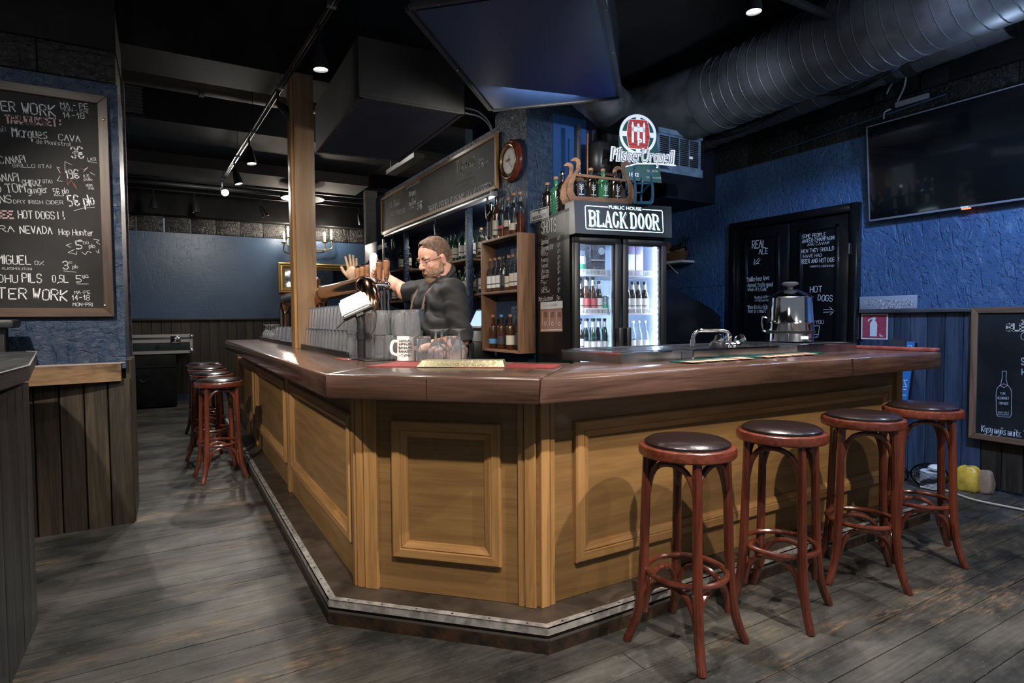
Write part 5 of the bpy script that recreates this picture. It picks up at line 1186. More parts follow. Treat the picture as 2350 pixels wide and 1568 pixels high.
# ---- bottles inside the fridge
G3 = 'bottles and cans in the glass-door fridge'
def fb(x, y, z, label, **k):
    p = fl(x, y, z); bottle(tuple(p), label=label, group=G3, **k)
BE = dict(kind='beer', h=.235, r=.030, glass=M_BOTDARK, lab=M_WHITEL, neck=M_CREAM, lz=(.12, .48))
BE2 = dict(kind='beer', h=.265, r=.032, glass=M_BOTBROWN, lab=M_REDL, neck=M_CREAM, lz=(.1, .42))
BC = dict(kind='beer', h=.235, r=.030, glass=M_BOTCLEAR, lab=M_WHITEL, lz=(.12, .40), cap=M_WHITE)
DN = 'left'
for d_, (xs, dn) in enumerate((((.072, .124, .176, .230, .284, .338), 'left'), ((.468, .522, .576, .630, .684), 'right'))):
    for si, z in enumerate((1.306, 1.006)):
        for i, x in enumerate(xs):
            if dn == 'left' and si == 0 and i == 5: continue
            if dn == 'left' and si == 1 and i > 1: s = dict(kind='beer', h=.255, r=.031, glass=M_BOTGREEN if i % 2 else M_BOTCLEAR, lab=M_WHITEL, neck=M_WHITEL, lz=(.1, .36))
            elif dn == 'left': s = BE2 if i in (2, 3) else BE
            else: s = BC if si else BE
            for rr_ in range(2):
                fb(x+random.uniform(-.004, .004), .14+rr_*.085, z, '%s bottle, %s from left in %s row of the %s shelf behind the %s door' % ({'dark_bottle_glass': 'dark', 'brown_bottle_glass': 'brown', 'clear_bottle_glass': 'clear', 'green_bottle_glass': 'green'}[s['glass'].name], ORD[i], ('front', 'second')[rr_], ('middle', 'lower')[si], dn), **s)
def can(x, y, z, h, r, m, label):
    p = fl(x, y, z); t = thing('drink_can', label, 'can', p, 0, G3)
    obj('body', B().lathe([(r*.8, 0), (r, .006), (r, h-.014), (r*.82, h-.003)], 20), m, t, True)
    obj('lid', B().lathe([(r*.82, h-.004), (r*.84, h), (r*.78, h), (r*.76, h-.003), (.001, h-.003)], 20), M_CHROME, t, True)
    obj('printed_band', B().lathe([(r+.0005, h*.15), (r+.0005, h*.55)], 20), mat('green_can_print', (.05, .30, .16), .4), t, True)
can(.085, .14, 1.592, .12, .030, M_WHITEL, 'white and green can at far left of the top fridge shelf')
can(.145, .15, 1.592, .14, .034, M_WHITEL, 'taller white and green can, second on the top fridge shelf')
can(.335, .14, 1.306, .13, .034, mat('grey_print_can', (.28, .32, .36), .4, vscale=60, col2=(.05, .07, .09)), 'patterned grey can at right end behind the left fridge door')
gb_ = thing('gift_box', 'open printed wooden crate standing on the top fridge shelf', 'box', fl(.28, .25, 1.592), FA)
obj('crate', B().box(-.20, .0, 0, .12, .012, .235).box(-.21, -.01, 0, -.195, .1, .235).box(-.02, -.012, 0, -.008, 0, .235), mat('grey_wood_print', (.12, .11, .12), .5, vscale=40, col2=(.26, .25, .28)), gb_, True, smooth=False)
obj('crate_shelf', B().box(-.008, -.02, .115, .12, 0, .125), M_WHITEL, gb_, True, smooth=False)
obj('printed_card', B().box(-.17, -.018, .04, -.06, -.014, .19), mat('grey_card', (.35, .38, .42), .5), gb_, True, smooth=False)
obj('badge', B().lathe([(0, 0), (.028, 0), (.028, .004), (0, .004)], 20, (.08, -.016, .19), Matrix.Rotation(PI/2, 4, 'X')), M_WHITE, gb_, True)
for i in range(3):
    t = thing('carton', '%s mauve and white bottle carton on the top shelf behind the right door' % ('left', 'middle', 'right')[i], 'box', fl(.505+i*.072, .16, 1.592), FA, 'mauve bottle cartons in the fridge')
    obj('box', B().box(-.034, 0, 0, .034, .068, .235, .002), mat('mauve_carton', (.22, .17, .26), .5), t, True)
    obj('white_panel', B().box(-.031, -.0012, .035, .031, -.0005, .165), M_WHITEL if i < 2 else mat('lilac_panel', (.38, .32, .46), .5), t, True, smooth=False)

# ---- on top of the fridge: viking ship rack with bottles, bottles beside it, neon board, compressor
def ship(M, name, label, mats):
    t = thing(name, label, 'bottle rack', M.translation); FRi = M
    def bx(b, nm, m=None, parent=t): return obj(nm, b, m or mats, parent, smooth=False)
    side = [(-.215, 0), (.215, 0), (.235, .04), (.222, .12), (.190, .17), (.170, .20), (.168, .235), (.178, .25), (.203, .248), (.206, .256), (.188, .270), (.170, .272), (.150, .262), (.142, .24), (.148, .20), (.175, .155), (.190, .115), (.195, .06), (.175, .03),
            (-.175, .03), (-.195, .06), (-.190, .115), (-.175, .155), (-.148, .20), (-.142, .24), (-.150, .262), (-.170, .272), (-.188, .270), (-.206, .256), (-.203, .248), (-.178, .25), (-.168, .235), (-.170, .20), (-.190, .17), (-.222, .12), (-.235, .04)]
    for y in (-.062, .062):
        b = B(); b.prism(side, y-.006, y+.006, FRi @ Matrix.Rotation(PI/2, 4, 'X') @ Matrix.Rotation(0, 4, 'X')); o = bx(b, 'side_board')
        bm = bmesh.new(); bm.from_mesh(o.data); bmesh.ops.triangulate(bm, faces=[f for f in bm.faces if len(f.verts) > 4]); bmesh.ops.recalc_face_normals(bm, faces=bm.faces); bm.to_mesh(o.data); bm.free()
    for y in (-.068, .068):
        b = B(); b.prism([(-.172, .155), (.172, .140), (.172, .155), (-.172, .172)], y-.004, y+.004, FRi @ Matrix.Rotation(PI/2, 4, 'X')); bx(b, 'rail')
    bx(B().box(-.19, -.056, 0, .19, .056, .012, 0, FRi), 'base_board')
    for x in (-.160, .160): bx(B().box(x-.006, -.056, .14, x+.006, .056, .152, 0, FRi), 'cross_bar')
    return t
rz_ = FA-.08
shipM = Matrix.Translation(fl(.235, .07, 2.101)) @ Matrix.Rotation(rz_, 4, 'Z') @ Matrix.Scale(1.12, 4)
ship(shipM, 'bottle_rack', 'wooden ship-shaped bottle rack with carved dragon heads on the fridge', M_PINE['x'])
for i in range(4):
    p = shipM @ Vector((-.128+.085*i, 0, .013)); bottle(tuple(p), 'squat', .235, .040, (M_BOTCLEAR, M_BOTDARK, M_BOTGIN, M_BOTDARK)[i], None, M_CORK, '%s squat bottle in the wooden ship rack, %s from left' % (('clear', 'dark amber', 'green', 'black')[i], ORD[i]), 'squat bottles in the ship rack', name='bottle')
    q = shipM @ Vector((-.128+.085*i, -.041*1, .06)); tb_ = B(); o = q; u_ = rm(Vector((1, 0, 0)))
    ribbon(tb_, [o, o+NZ*.05], .004, rm(Vector((0, -1, 0))), .003)
    for s in (-1, 1):
        for hh_ in (.03, .045, .06): ribbon(tb_, [o+NZ*(hh_-.012), o+u_*(s*.014)+NZ*hh_], .004, rm(Vector((0, -1, 0))), .003)
    ribbon(tb_, [o+u_*-.018-NZ*.012, o+u_*.018-NZ*.012], .006, rm(Vector((0, -1, 0))), .003)
    tr_ = tag(obj('printed_tree', tb_, M_WHITEL, [c for c in bpy.context.scene.objects if c.get('label') == '%s squat bottle in the wooden ship rack, %s from left' % (('clear', 'dark amber', 'green', 'black')[i], ORD[i])][0], smooth=False))
shipM2 = Matrix.Translation(fl(.60, .10, 2.101)) @ Matrix.Rotation(FA+1.2, 4, 'Z') @ Matrix.Scale(1.0, 4)
ship(shipM2, 'bottle_rack', 'empty blue-painted ship-shaped rack end-on behind the wooden one', mat('blue_painted_rack', (.02, .10, .20), .4))
for i, (lx, ly, g_, h_, nm) in enumerate(((.055, .56, M_BOTDARK, .28, 'dark olive'), (.075, .44, M_BOTGIN, .30, 'bright green'), (.075, .32, M_BOTDARK, .31, 'black'))):
    bottle(tuple(fl(lx, ly, 2.061)), 'squat', h_, .045, g_, None, M_CORK if i < 2 else M_CHROME, '%s spirits bottle on the fridge left of the ship rack' % nm, 'spirits bottles on the left of the fridge top')
    q = fl(lx-.046, ly-.005, 2.10); tb_ = B(); u_ = rm(Vector((0, -1, 0)))
    for k in range(5): ribbon(tb_, [q+NZ*(.02*k)+u_*-.018, q+NZ*(.02*k+.008)+u_*.018], .004, side_n, .002)
    tag(obj('printed_lettering', tb_, M_WHITEL, [c for c in bpy.context.scene.objects if c.get('label', '').startswith('%s spirits bottle on the fridge' % nm)][0], smooth=False))
tg_ = thing('tall_glass', 'tall clear glass between the black bottle and the ship rack', 'glass', fl(.06, .21, 2.061))
obj('glass', B().lathe([(.02, 0), (.028, .19), (.026, .19), (.018, .006), (.0, .006)], 20), M_GLASS, tg_, True)

# beer sign
bs = thing('beer_sign', 'round green and white beer sign with red barrel and script lettering', 'sign', fl(.62, .45, 2.30))
SPn = Vector((-.30, -.954, 0)).normalized(); SP0 = Vector((3.27, 3.72, 2.75)); SU = Vector((.954, -.30, 0)).normalized()
def sp(px, py): return PP(px, py, SP0, SPn)
Cc = sp(1464, 309); Rr = (sp(1464, 262)-sp(1464, 356)).length/2
def sgn(poly, d0, d1, m, nm, lab=None):
    pts = [Vector(p) for p in poly]; b = B(); n = len(pts)
    b.add([p+SPn*d0 for p in pts]+[p+SPn*d1 for p in pts], [tuple(reversed(range(n))), tuple(range(n, 2*n))]+[(i, (i+1) % n, n+(i+1) % n, n+i) for i in range(n)])
    o = obj(nm, b, m, bs, smooth=False, label=lab); bm = bmesh.new(); bm.from_mesh(o.data); bmesh.ops.triangulate(bm, faces=[f for f in bm.faces if len(f.verts) > 4]); bmesh.ops.recalc_face_normals(bm, faces=bm.faces); bm.to_mesh(o.data); bm.free(); return o
def circ(r, n=48, a0=0, a1=2*PI): return [Cc+SU*(r*math.cos(a0+(a1-a0)*i/n))+NZ*(r*math.sin(a0+(a1-a0)*i/n)) for i in range(n)]
sgn([sp(1420, 310), sp(1421, 345), sp(1424, 365), sp(1430, 412), sp(1519, 420), sp(1512, 365), sp(1508, 320), sp(1490, 280), sp(1440, 275)], -.02, -.004, M_GREENE, 'back_plate')
sgn(circ(Rr), -.004, .0, M_GREENE, 'disc'); sgn(circ(Rr*.985), 0, .002, M_WHITE, 'white_ring'); sgn(circ(Rr*.84), .002, .004, M_GREENE, 'green_field')
sgn([Cc+SU*a+NZ*c for a, c in ((-Rr*.12, -Rr*.86), (Rr*.12, -Rr*.86), (Rr*.12, Rr*.86), (-Rr*.12, Rr*.86))], .004, .0055, M_WHITE, 'white_cross')
sgn([Cc+SU*a+NZ*c for a, c in ((-Rr*.86, -Rr*.12), (Rr*.86, -Rr*.12), (Rr*.86, Rr*.12), (-Rr*.86, Rr*.12))], .004, .0055, M_WHITE, 'white_cross')
def brl(k): return [Cc+SU*(Rr*x*k)+NZ*(Rr*z*k) for x, z in ((-.46, .70), (.46, .70), (.56, .35), (.60, 0), (.56, -.35), (.46, -.70), (-.46, -.70), (-.56, -.35), (-.60, 0), (-.56, .35))]
sgn(brl(1.04), .0055, .0065, M_WHITE, 'barrel_outline'); sgn(brl(1.0), .0065, .008, M_RED, 'barrel')
rb_ = B()
for z in (.52, .30, -.35, -.52): ribbon(rb_, [Cc+SU*(-Rr*.52)+NZ*(Rr*z), Cc+SU*(Rr*.52)+NZ*(Rr*z)], .004, SPn, .009)
for x in (-.25, 0, .25): ribbon(rb_, [Cc+SU*(Rr*x)+NZ*(Rr*.68), Cc+SU*(Rr*x)+NZ*(-Rr*.68)], .0025, SPn, .009)
obj('barrel_lines', rb_, M_INK, bs, smooth=False)
gt = B()
for x0, x1, z0, z1 in ((-.36, -.24, -.42, .45), (.24, .36, -.42, .45), (-.06, .06, -.30, .20), (-.36, .36, .12, .30), (-.34, -.26, .45, .58), (.26, .34, .45, .58), (-.06, .06, .30, .52), (-.30, .30, .30, .36)):
    gt.add([Cc+SU*(Rr*a)+NZ*(Rr*c)+SPn*.0095 for a, c in ((x0, z0), (x1, z0), (x1, z1), (x0, z1))], [(0, 1, 2, 3)])
obj('gate_emblem', gt, M_WHITE, bs, smooth=False)
def sprint(txt, px, py, w_, h_, m, bold=0, d=.012, shear=0, nm='sign_lettering'):
    c = sp(px, py)+SPn*d; W = (sp(px+w_/2, py)-sp(px-w_/2, py)).length; H = (sp(px, py-h_/2)-sp(px, py+h_/2)).length
    u = (sp(px+w_/2, py+(w_*.07))-sp(px-w_/2, py-(w_*.0))).normalized(); u = SU
    return print_text(bs, nm, txt, c, u, NZ, W, H, m, bold, .0, shear)
sprint('P', 1467, 327, 10, 16, M_WHITE, .03, .011); sprint('18', 1444, 310, 8, 8, M_INK, 0, .0095); sprint('42', 1487, 316, 8, 8, M_INK, 0, .0095)
# script name: dark outline behind white letters
sprint('PilsnerUrquell', 1474, 363, 150, 44, M_WHITE, .06, .013, .15, 'letter_outline'); sprint('PilsnerUrquell', 1474, 363, 142, 38, M_INK, .030, .015, .15, 'letter_outline'); sprint('PilsnerUrquell', 1474, 363, 138, 34, M_WHITE, -.002, .017, .15)
ub = B(); ribbon(ub, [sp(1432, 384), sp(1460, 377), sp(1500, 377), sp(1548, 381)], .012, SPn, .015); obj('underline', ub, M_WHITE, bs, smooth=False)
sprint('1842', 1455, 401, 22, 9, M_WHITE, .02, .002); sprint("DON'T DRINK AND DRIVE", 1500, 408, 34, 4, M_CREAM, 0, .002); sprint('Original Pilsner Taste', 1497, 393, 24, 7, M_CREAM, 0, .002)
obj('stand_foot', B().box(2.95, 3.60, 2.06, 3.20, 3.80, 2.12), M_BLKPLASTIC, bs)
obj('stand_post', B().tube([(3.10, 3.72, 2.12), (3.22, 3.76, 2.45)], .012, 8), M_BLKMETAL, bs)

# compressor and shelf behind the fridge, perforated cooling unit
cp = thing('compressor', 'black refrigeration compressor with copper pipe on a wall bracket', 'compressor', (3.2, 4.0, 2.45))
cA = P(1372, 380, 'y', 3.98)
obj('drum', B().lathe([(0, -.14), (.09, -.13), (.115, -.08), (.115, .06), (.10, .11), (.05, .14), (0, .145)], 24, cA+Vector((0, 0, .06))), M_BLKPLASTIC, cp)
obj('control_box', B().box(cA.x+.09, 3.84, cA.z-.08, cA.x+.26, 4.0, cA.z+.14, .006), M_BLKPLASTIC, cp)
obj('bracket_shelf', B().box(cA.x-.12, 3.80, cA.z-.13, cA.x+.36, 4.14, cA.z-.10), M_BLKMETAL, cp)
obj('copper_pipe', B().tube(spline([(cA.x-.17, 3.9, cA.z+.22), (cA.x-.172, 3.9, cA.z), (cA.x-.172, 3.9, cA.z-.28)]), .008, 8).tube([(cA.x-.12, 3.79, cA.z-.125), (cA.x+.36, 3.79, cA.z-.115)], .009, 8), mat('copper_tube', (.45, .18, .08), .3, .8), cp)
obj('wall_strut', B().box(cA.x-.24, 3.95, 2.1, cA.x-.20, 3.99, cA.z+.3), M_STEEL, cp)
obj('junction_box', B().box(cA.x+.15, 3.80, cA.z-.09, cA.x+.23, 3.835, cA.z-.02), M_WHITEL, cp)
hs_ = thing('cooling_unit', 'blue-grey perforated metal box hanging behind the beer sign', 'cooling unit', (3.9, 3.7, 2.5))
pA, pB_ = P(1512, 291, 'y', 3.7), P(1612, 409, 'y', 3.7)
BL = mat('blue_grey_galvanised', (.16, .24, .34), .4, .6, var=.3, vscale=12)
obj('housing', B().box(pA.x, 3.72, pB_.z, pB_.x, 4.0, pA.z), BL, hs_, smooth=False)
obj('face_plate', B().box(pA.x-.003, 3.70, pB_.z-.0, pB_.x+.003, 3.722, pB_.z+.07).box(pA.x-.003, 3.70, pA.z-.04, pB_.x+.003, 3.722, pA.z), BL, hs_, smooth=False)
sl = B()
for c_ in range(4):
    x0 = pA.x+.03+c_*(pB_.x-pA.x-.05)/4
    for k in range(14): sl.box(x0, 3.708, pB_.z+.085+k*.0165, x0+(pB_.x-pA.x)/4-.035, 3.719, pB_.z+.093+k*.0165)
obj('vent_slots', sl, M_BLACK, hs_, smooth=False)
obj('paper_sticker', B().box(pB_.x-.16, 3.700, pB_.z+.15, pB_.x-.12, 3.707, pB_.z+.17), M_WHITEL, hs_, smooth=False)
obj('hanger_rod', B().tube([(pA.x+.2, 3.85, pA.z), (pA.x+.25, 3.85, 3.3)], .006, 6).tube([(pB_.x-.1, 3.85, pA.z), (pB_.x-.03, 3.85, 3.3)], .006, 6), M_STEEL, hs_)

# ================================================================== ON THE BAR
# ---- beer towers: horizontal copper pipe on two legs, taps on the service side
def tower(y0, y1, name_lab, taps, grip=None, cap=False):
    t = thing('beer_tower', name_lab, 'beer tower', (1.02, (y0+y1)/2, ZT)); X = 1.02; zt = 1.475; r = .054
    pth = [(X, y0, ZT+.02), (X, y0, 1.33)]+[(X, y0+.13-.13*math.cos(a), 1.33+.145*math.sin(a)) for a in [PI/2*k/8 for k in range(1, 9)]]
    pth += [(X, y1-.13+.13*math.sin(a), 1.33+.145*math.cos(a)) for a in [PI/2*k/8 for k in range(0, 8)]]+[(X, y1, 1.33), (X, y1, ZT+.02)]
    obj('pipe', B().tube(pth, r, 24), M_COPPER, t)
    for yy in (y0, y1):
        obj('base_ring', B().lathe([(.056, ZT+.001), (.075, ZT+.002), (.075, ZT+.012), (.06, ZT+.02), (.056, ZT+.03)], 24, (X, yy, 0)), M_COPPER, t)
    for yy in (y0+.135, y1-.135): obj('joint_ring', B().tube([(X, yy-.008, zt), (X, yy+.008, zt)], r+.005, 24), M_COPPER, t)
    if cap: obj('medallion', B().lathe([(0, 0), (.045, 0), (.04, .012), (0, .016)], 20, (X, y0-.005, 1.475), Matrix.Rotation(PI/2, 4, 'X')), mat('green_glass_badge', (.05, .30, .20), .1), t, label='green glass badge on the pipe end')
    for i, yy in enumerate(taps):
        q = obj('tap', B().tube([(X+.03, yy, zt), (X+.10, yy, zt)], .018, 12).ell((X+.115, yy, zt-.004), (.027, .027, .027), None, 16, 10).tube([(X+.115, yy, zt), (X+.125, yy, zt-.06), (X+.128, yy, zt-.16)], [.010, .009, .007], 10), M_CHROME, t)
        obj('tap_shaft', B().lathe([(.012, 0), (.010, .03), (.016, .04), (.014, .055)], 12, (X+.115, yy, zt+.002)), M_CHROME, q)
        hm = B(); 
        if i == grip:
            hm.lathe([(.016, 0), (.022, .02), (.024, .08), (.026, .15), (.024, .175), (.014, .19), (0, .193)], 16, (X+.115, yy, zt+.028)); obj('tap_handle', hm, M_WHITE, q, label='white rounded tap handle')
        else:
            hm.lathe([(.014, 0), (.017, .01), (.016, .03), (.022, .085), (.021, .105), (.013, .112), (0, .113)], 14, (X+.115, yy, zt+.040)); obj('tap_handle', hm, mat('walnut_tap_handle', (.16, .07, .03), .4, vscale=20, col2=(.28, .13, .06)), q)
            obj('handle_cap', B().lathe([(.016, .112), (.017, .120), (.008, .128), (0, .129)], 12, (X+.115, yy, zt+.040)), M_CHROME, q)
    return t
tw = tower(3.37, 4.70, 'copper bridge beer tower nearest the bartender, with wooden tap handles', [3.44, 3.57, 3.69, 3.82, 3.94, 4.06], 2)
tower(5.25, 6.30, 'copper beer tower behind the wooden post with a green badge', [5.30, 5.42, 5.54], None, True)
# carved hand tap topper
hd_ = thing('hand_sculpture', 'tan hand-shaped tap topper raised with spread fingers', 'sculpture', (1.13, 4.16, 1.50))
TAN = mat('tan_carved_hand', (.30, .20, .13), .5, var=.2, vscale=20)
hw_ = B(); hx = 1.135; hy = 4.20; uu = Vector((.87, -.49, 0)); zz = NZ
def hpnt(a, c, d=0): return Vector((hx, hy, 1.60))+uu*a+NZ*c+Vector((-.49, -.87, 0))*d
hw_.ell(tuple(hpnt(0, 0)), (.045, .022, .055), Matrix.Rotation(-.52, 4, 'Z'), 16, 10); hw_.tube([hpnt(.012, -.12), hpnt(.006, -.04)], [.030, .034], 12)
for a0, a1, L_, r in ((-.026, -.044, .085, .0095), (-.006, -.012, .098, .010), (.014, .012, .092, .0098), (.032, .036, .072, .0088)):
    hw_.tube([hpnt(a0, .035), hpnt((a0+a1)/2, .035+L_*.5, .004), hpnt(a1*1.0, .035+L_, .014)], [r, r*.95, r*.75], 8)
hw_.tube([hpnt(-.03, -.02), hpnt(-.062, .015), hpnt(-.078, .05)], [.014, .012, .009], 8)
obj('hand', hw_, TAN, hd_)

# ---- glasses
def ring_profile(pts_out, t_=.0022):
    inn = [(max(r-t_, .0005), z) for r, z in reversed(pts_out)]
    return pts_out+inn
def mk(name, out, base=None):
    me = meshof(B().lathe(out, 18, close=True), name); me.materials.append(M_GLASS); return me
PINT = mk('pint_glass', [(.043, 0), (.0415, .04), (.038, .09), (.033, .142), (.031, .147), (.001, .147), (.001, .136), (.029, .136), (.036, .09), (.0395, .04), (.041, 0)])
TUMB = mk('tumbler', [(.040, 0), (.041, .03), (.037, .10), (.034, .128), (.032, .132), (.001, .132), (.001, .118), (.031, .118), (.035, .10), (.039, .03), (.038, 0)])
STEM = mk('stem_glass', [(.034, 0), (.041, .035), (.036, .075), (.016, .105), (.006, .115), (.005, .150), (.030, .162), (.036, .164), (.036, .166), (.001, .166), (.001, .108), (.013, .100), (.034, .073), (.039, .035), (.032, 0)])
LGL = {'pint_glass': PINT, 'tumbler': TUMB, 'stem_glass': STEM}
def glass(kind, x, y, z, label, group):
    o = D.objects.new(kind, LGL[kind]); COL.objects.link(o); o.location = (x, y, z); o.rotation_euler = (0, 0, random.random()*6); tag(o, label, 'glass', group)
rg = random.Random(4)
z0 = ZT+.0085
# left of the card terminal, two tiers along the black tray
NR = ['first', 'second', 'third', 'fourth', 'fifth', 'sixth', 'seventh', 'eighth', 'ninth', 'tenth', 'eleventh', 'twelfth', 'thirteenth', 'fourteenth', 'fifteenth']
GP = 'pint glasses behind the black tray edge'
for i in range(14):
    glass('pint_glass', .909, 3.36+i*.0905, z0, 'upside-down pint glass, %s from the near end, lower tier behind the tray edge' % NR[i], GP)
for i in range(12):
    glass('pint_glass', .909, 3.40+i*.0905, z0+.1475, 'upside-down pint glass, %s from the near end, upper tier behind the tray edge' % NR[i], GP)
for i in range(11):
    y = 3.53+i*.094
    glass('pint_glass', 1.10-.009 if False else .9985, y, z0, 'upside-down pint glass in the hidden back row, %s from the near end' % NR[i], GP) if abs(y-4.7) > .15 and i < 11 and False else None

F1, F2 = P(806, 822, 'z', ZT), P(958, 833, 'z', ZT)
a0_, a1_ = Vector((F1.x+.03, F1.y+.04)), Vector((F2.x+.035, F2.y+.045)); dirr = (a1_-a0_); LL = dirr.length; dirr.normalize(); nrr = Vector((-dirr.y, dirr.x))
if nrr.x < 0: nrr = -nrr
GT, cnt = 'upside-down tumblers stacked before the bartender', 0
RN = ['front', 'second', 'third', 'fourth']
print('row', a0_, a1_, dirr, nrr)
for c in range(4):
    k = 0
    for a in range(9):
        p = a0_+dirr*((a+.5*(c % 2))*.0885)+nrr*(c*.078)
        if p.x > 1.30 or (p-Vector((1.02, 3.37))).length < .105 or (p-a0_).dot(dirr) > LL+.17: continue
        rr_ = (p-a0_).dot(dirr) > LL+.035
        if p.y < 2.99 and p.x > 1.12 and not rr_: pass
        if p.x > 1.09 and p.x+p.y > 4.02: continue
        if (p-Vector((1.24, 2.90))).length < .11 or (p.x > 1.2 and p.y > 2.84): continue
        if rr_:
            glass('stem_glass' if (a+c) % 3 else 'tumbler', p.x, p.y, ZT+.0005, 'clear glass upside down at the right end of the cluster, %s row, %s from left' % (RN[c], NR[k]), 'glasses at the right end of the cluster')
        else:
            glass('tumbler', p.x, p.y, ZT+.0005, 'clear tumbler in the bottom tier before the bartender, %s row, %s from left' % (RN[c], NR[k]), GT)
            if not (c == 0 and a % 3 == 1): glass('tumbler', p.x, p.y, ZT+.0005+.1325, 'clear tumbler in the upper tier before the bartender, %s row, %s from left' % (RN[c], NR[k]), GT)
        k += 1; cnt += 1
print('cluster', cnt)
# beyond the post
for i in range(12):
    glass('pint_glass', .92+.09*(i % 2), 5.05+i*.10 if i % 2 == 0 else 4.98+i*.10, z0, 'upside-down pint glass beyond the wooden post, %s along the tray' % NR[i], 'glasses beyond the post')
for i in range(8):
    glass('stem_glass', .91+.085*(i % 2), 6.45+i*.07, z0, 'stemmed glass upside down at the far bar end, %s along the tray' % NR[i], 'stemmed glasses far end')
ag = thing('carafe', 'small amber glass carafe standing right of the wooden post foot', 'carafe', (.93, 4.52, ZT))
fg = P(698, 798, 'z', ZT); ag.location = (fg.x, fg.y, ZT)
obj('body', B().lathe([(.03, 0), (.040, .01), (.042, .05), (.028, .09), (.012, .12), (.011, .15), (.022, .185), (.019, .185), (.008, .15), (.009, .12), (.025, .09), (.038, .05), (.035, .014), (.001, .012), (.001, 0)], 18, close=True), mat('amber_glass', (1, .72, .40), .0, trans=1, ior=1.45), ag, True)

# ---- card terminal on a black post
ct = thing('card_terminal', 'white card terminal tilted on a black clamp post', 'terminal', P(830, 826, 'z', ZT))
cb_ = P(830, 826, 'z', ZT); cb_.z = ZT
obj('foot_plate', B().lathe([(0, .0005), (.070, .0005), (.072, .004), (.065, .009), (.03, .012), (0, .012)], 28, cb_), M_BLKMETAL, ct)
obj('post', B().tube([cb_+Vector((0, 0, .01)), cb_+Vector((0, 0, .175))], .021, 16), M_BLKMETAL, ct)
obj('clamp', B().tube([cb_+Vector((0, 0, .108)), cb_+Vector((0, 0, .150))], .0255, 16).box(cb_.x+.02, cb_.y-.008, 1.165, cb_.x+.045, cb_.y+.008, 1.20), M_BLKMETAL, ct)
obj('swivel', B().tube([cb_+Vector((0, 0, .165)), cb_+Vector((0, 0, .20)), cb_+Vector((-.012, .008, .245))], [.022, .020, .020], 14), M_BLKMETAL, ct)
tm = Matrix.Translation(cb_+Vector((-.035, .010, .262)))
ru = Vector((.864, -.503, 0)); tilt = math.radians(24); uu_ = (ru*math.cos(tilt)+NZ*math.sin(tilt)).normalized(); nn_ = Vector((-.503, -.864, .25)); nn_ = (nn_-uu_*nn_.dot(uu_)).normalized(); vv_ = nn_.cross(uu_).normalized()
TM = Matrix(((uu_.x, vv_.x, nn_.x, cb_.x-.030), (uu_.y, vv_.y, nn_.y, cb_.y+.012), (uu_.z, vv_.z, nn_.z, cb_.z+.298), (0, 0, 0, 1)))
cse = B(); bm = bmesh.new(); bmesh.ops.create_cube(bm, size=1)
for v in bm.verts: v.co = Vector((v.co.x*.168*(1 if v.co.y < 0 else .86), v.co.y*.098, v.co.z*.05))
bmesh.ops.bevel(bm, geom=list(bm.edges), offset=.012, segments=4, affect='EDGES'); bm.verts.index_update()
cse.add([TM @ v.co for v in bm.verts], [[v.index for v in f.verts] for f in bm.faces]); bm.free()
obj('casing', cse, M_WHITEP, ct)
obj('cradle', B().box(-.08, -.058, -.02, .085, -.048, .02, 0, TM).box(-.01, -.075, -.015, .03, -.05, .015, 0, TM), M_BLKPLASTIC, ct)
obj('card_slot', B().box(-.088, -.062, -.012, .088, -.055, .012, 0, TM), M_BLKPLASTIC, ct)
obj('cable', B().tube(spline([TM @ Vector((.075, -.05, 0)), TM @ Vector((.085, -.09, -.02)), TM @ Vector((.05, -.15, -.03)), TM @ Vector((.01, -.18, -.03))]), .004, 6), M_RUBBER, ct)
obj('cable', B().tube(spline([TM @ Vector((-.07, -.055, 0)), TM @ Vector((-.10, -.07, .01)), TM @ Vector((-.135, -.085, .01))]), .005, 6), M_RUBBER, ct)

# ---- tip mug, mats, ingot
mg = thing('tip_mug', 'white ceramic mug with black hand-lettered TIPS text on red mat', 'mug', P(930, 826, 'z', ZT))
mc = P(931, 829, 'z', ZT+.002); mc.z = ZT+.0035
obj('body', B().lathe([(.040, 0), (.044, .003), (.0435, .02), (.0425, .06), (.0415, .10), (.042, .124), (.040, .127), (.038, .124), (.038, .012), (.001, .010), (.001, 0)], 36, mc, close=True), M_CERAMIC, mg)
hl = Vector((-.90, .43, 0)).normalized()
obj('handle', B().tube(spline([mc+hl*.040+NZ*.100, mc+hl*.062+NZ*.098, mc+hl*.072+NZ*.070, mc+hl*.066+NZ*.040, mc+hl*.041+NZ*.030], 5), [.008]*21, 10), M_CERAMIC, mg)
mb = B(); vd = Vector((-mc.x, -mc.y, 0)).normalized(); a0 = math.atan2(vd.y, vd.x)
for txt, zz_, hh_, wd2 in (('HANA-', .097, .012, .062), ('APINAN', .081, .0115, .070), ('BANAANI', .062, .013, .072), ('RAHASTO', .044, .012, .070), ('-TIPS-', .022, .013, .066)):
    st_, adv = strokes(txt)
    for s_2 in st_:
        for (x1, y1), (x2, y2) in zip(s_2[:-1], s_2[1:]):
            pts = []
            for x_, y_ in ((x1, y1), (x2, y2)):
                an = a0+((x_/adv-.5)*wd2)/.0435; pts.append(mc+Vector((math.cos(an), math.sin(an), 0))*.0440+NZ*(zz_+y_/6*hh_))
            an = a0+(((x1+x2)/2/adv-.5)*wd2)/.0435; ribbon(mb, pts, .0024, Vector((math.cos(an), math.sin(an), 0)), .0005)
obj('hand_lettering', mb, M_INK, mg, smooth=False)
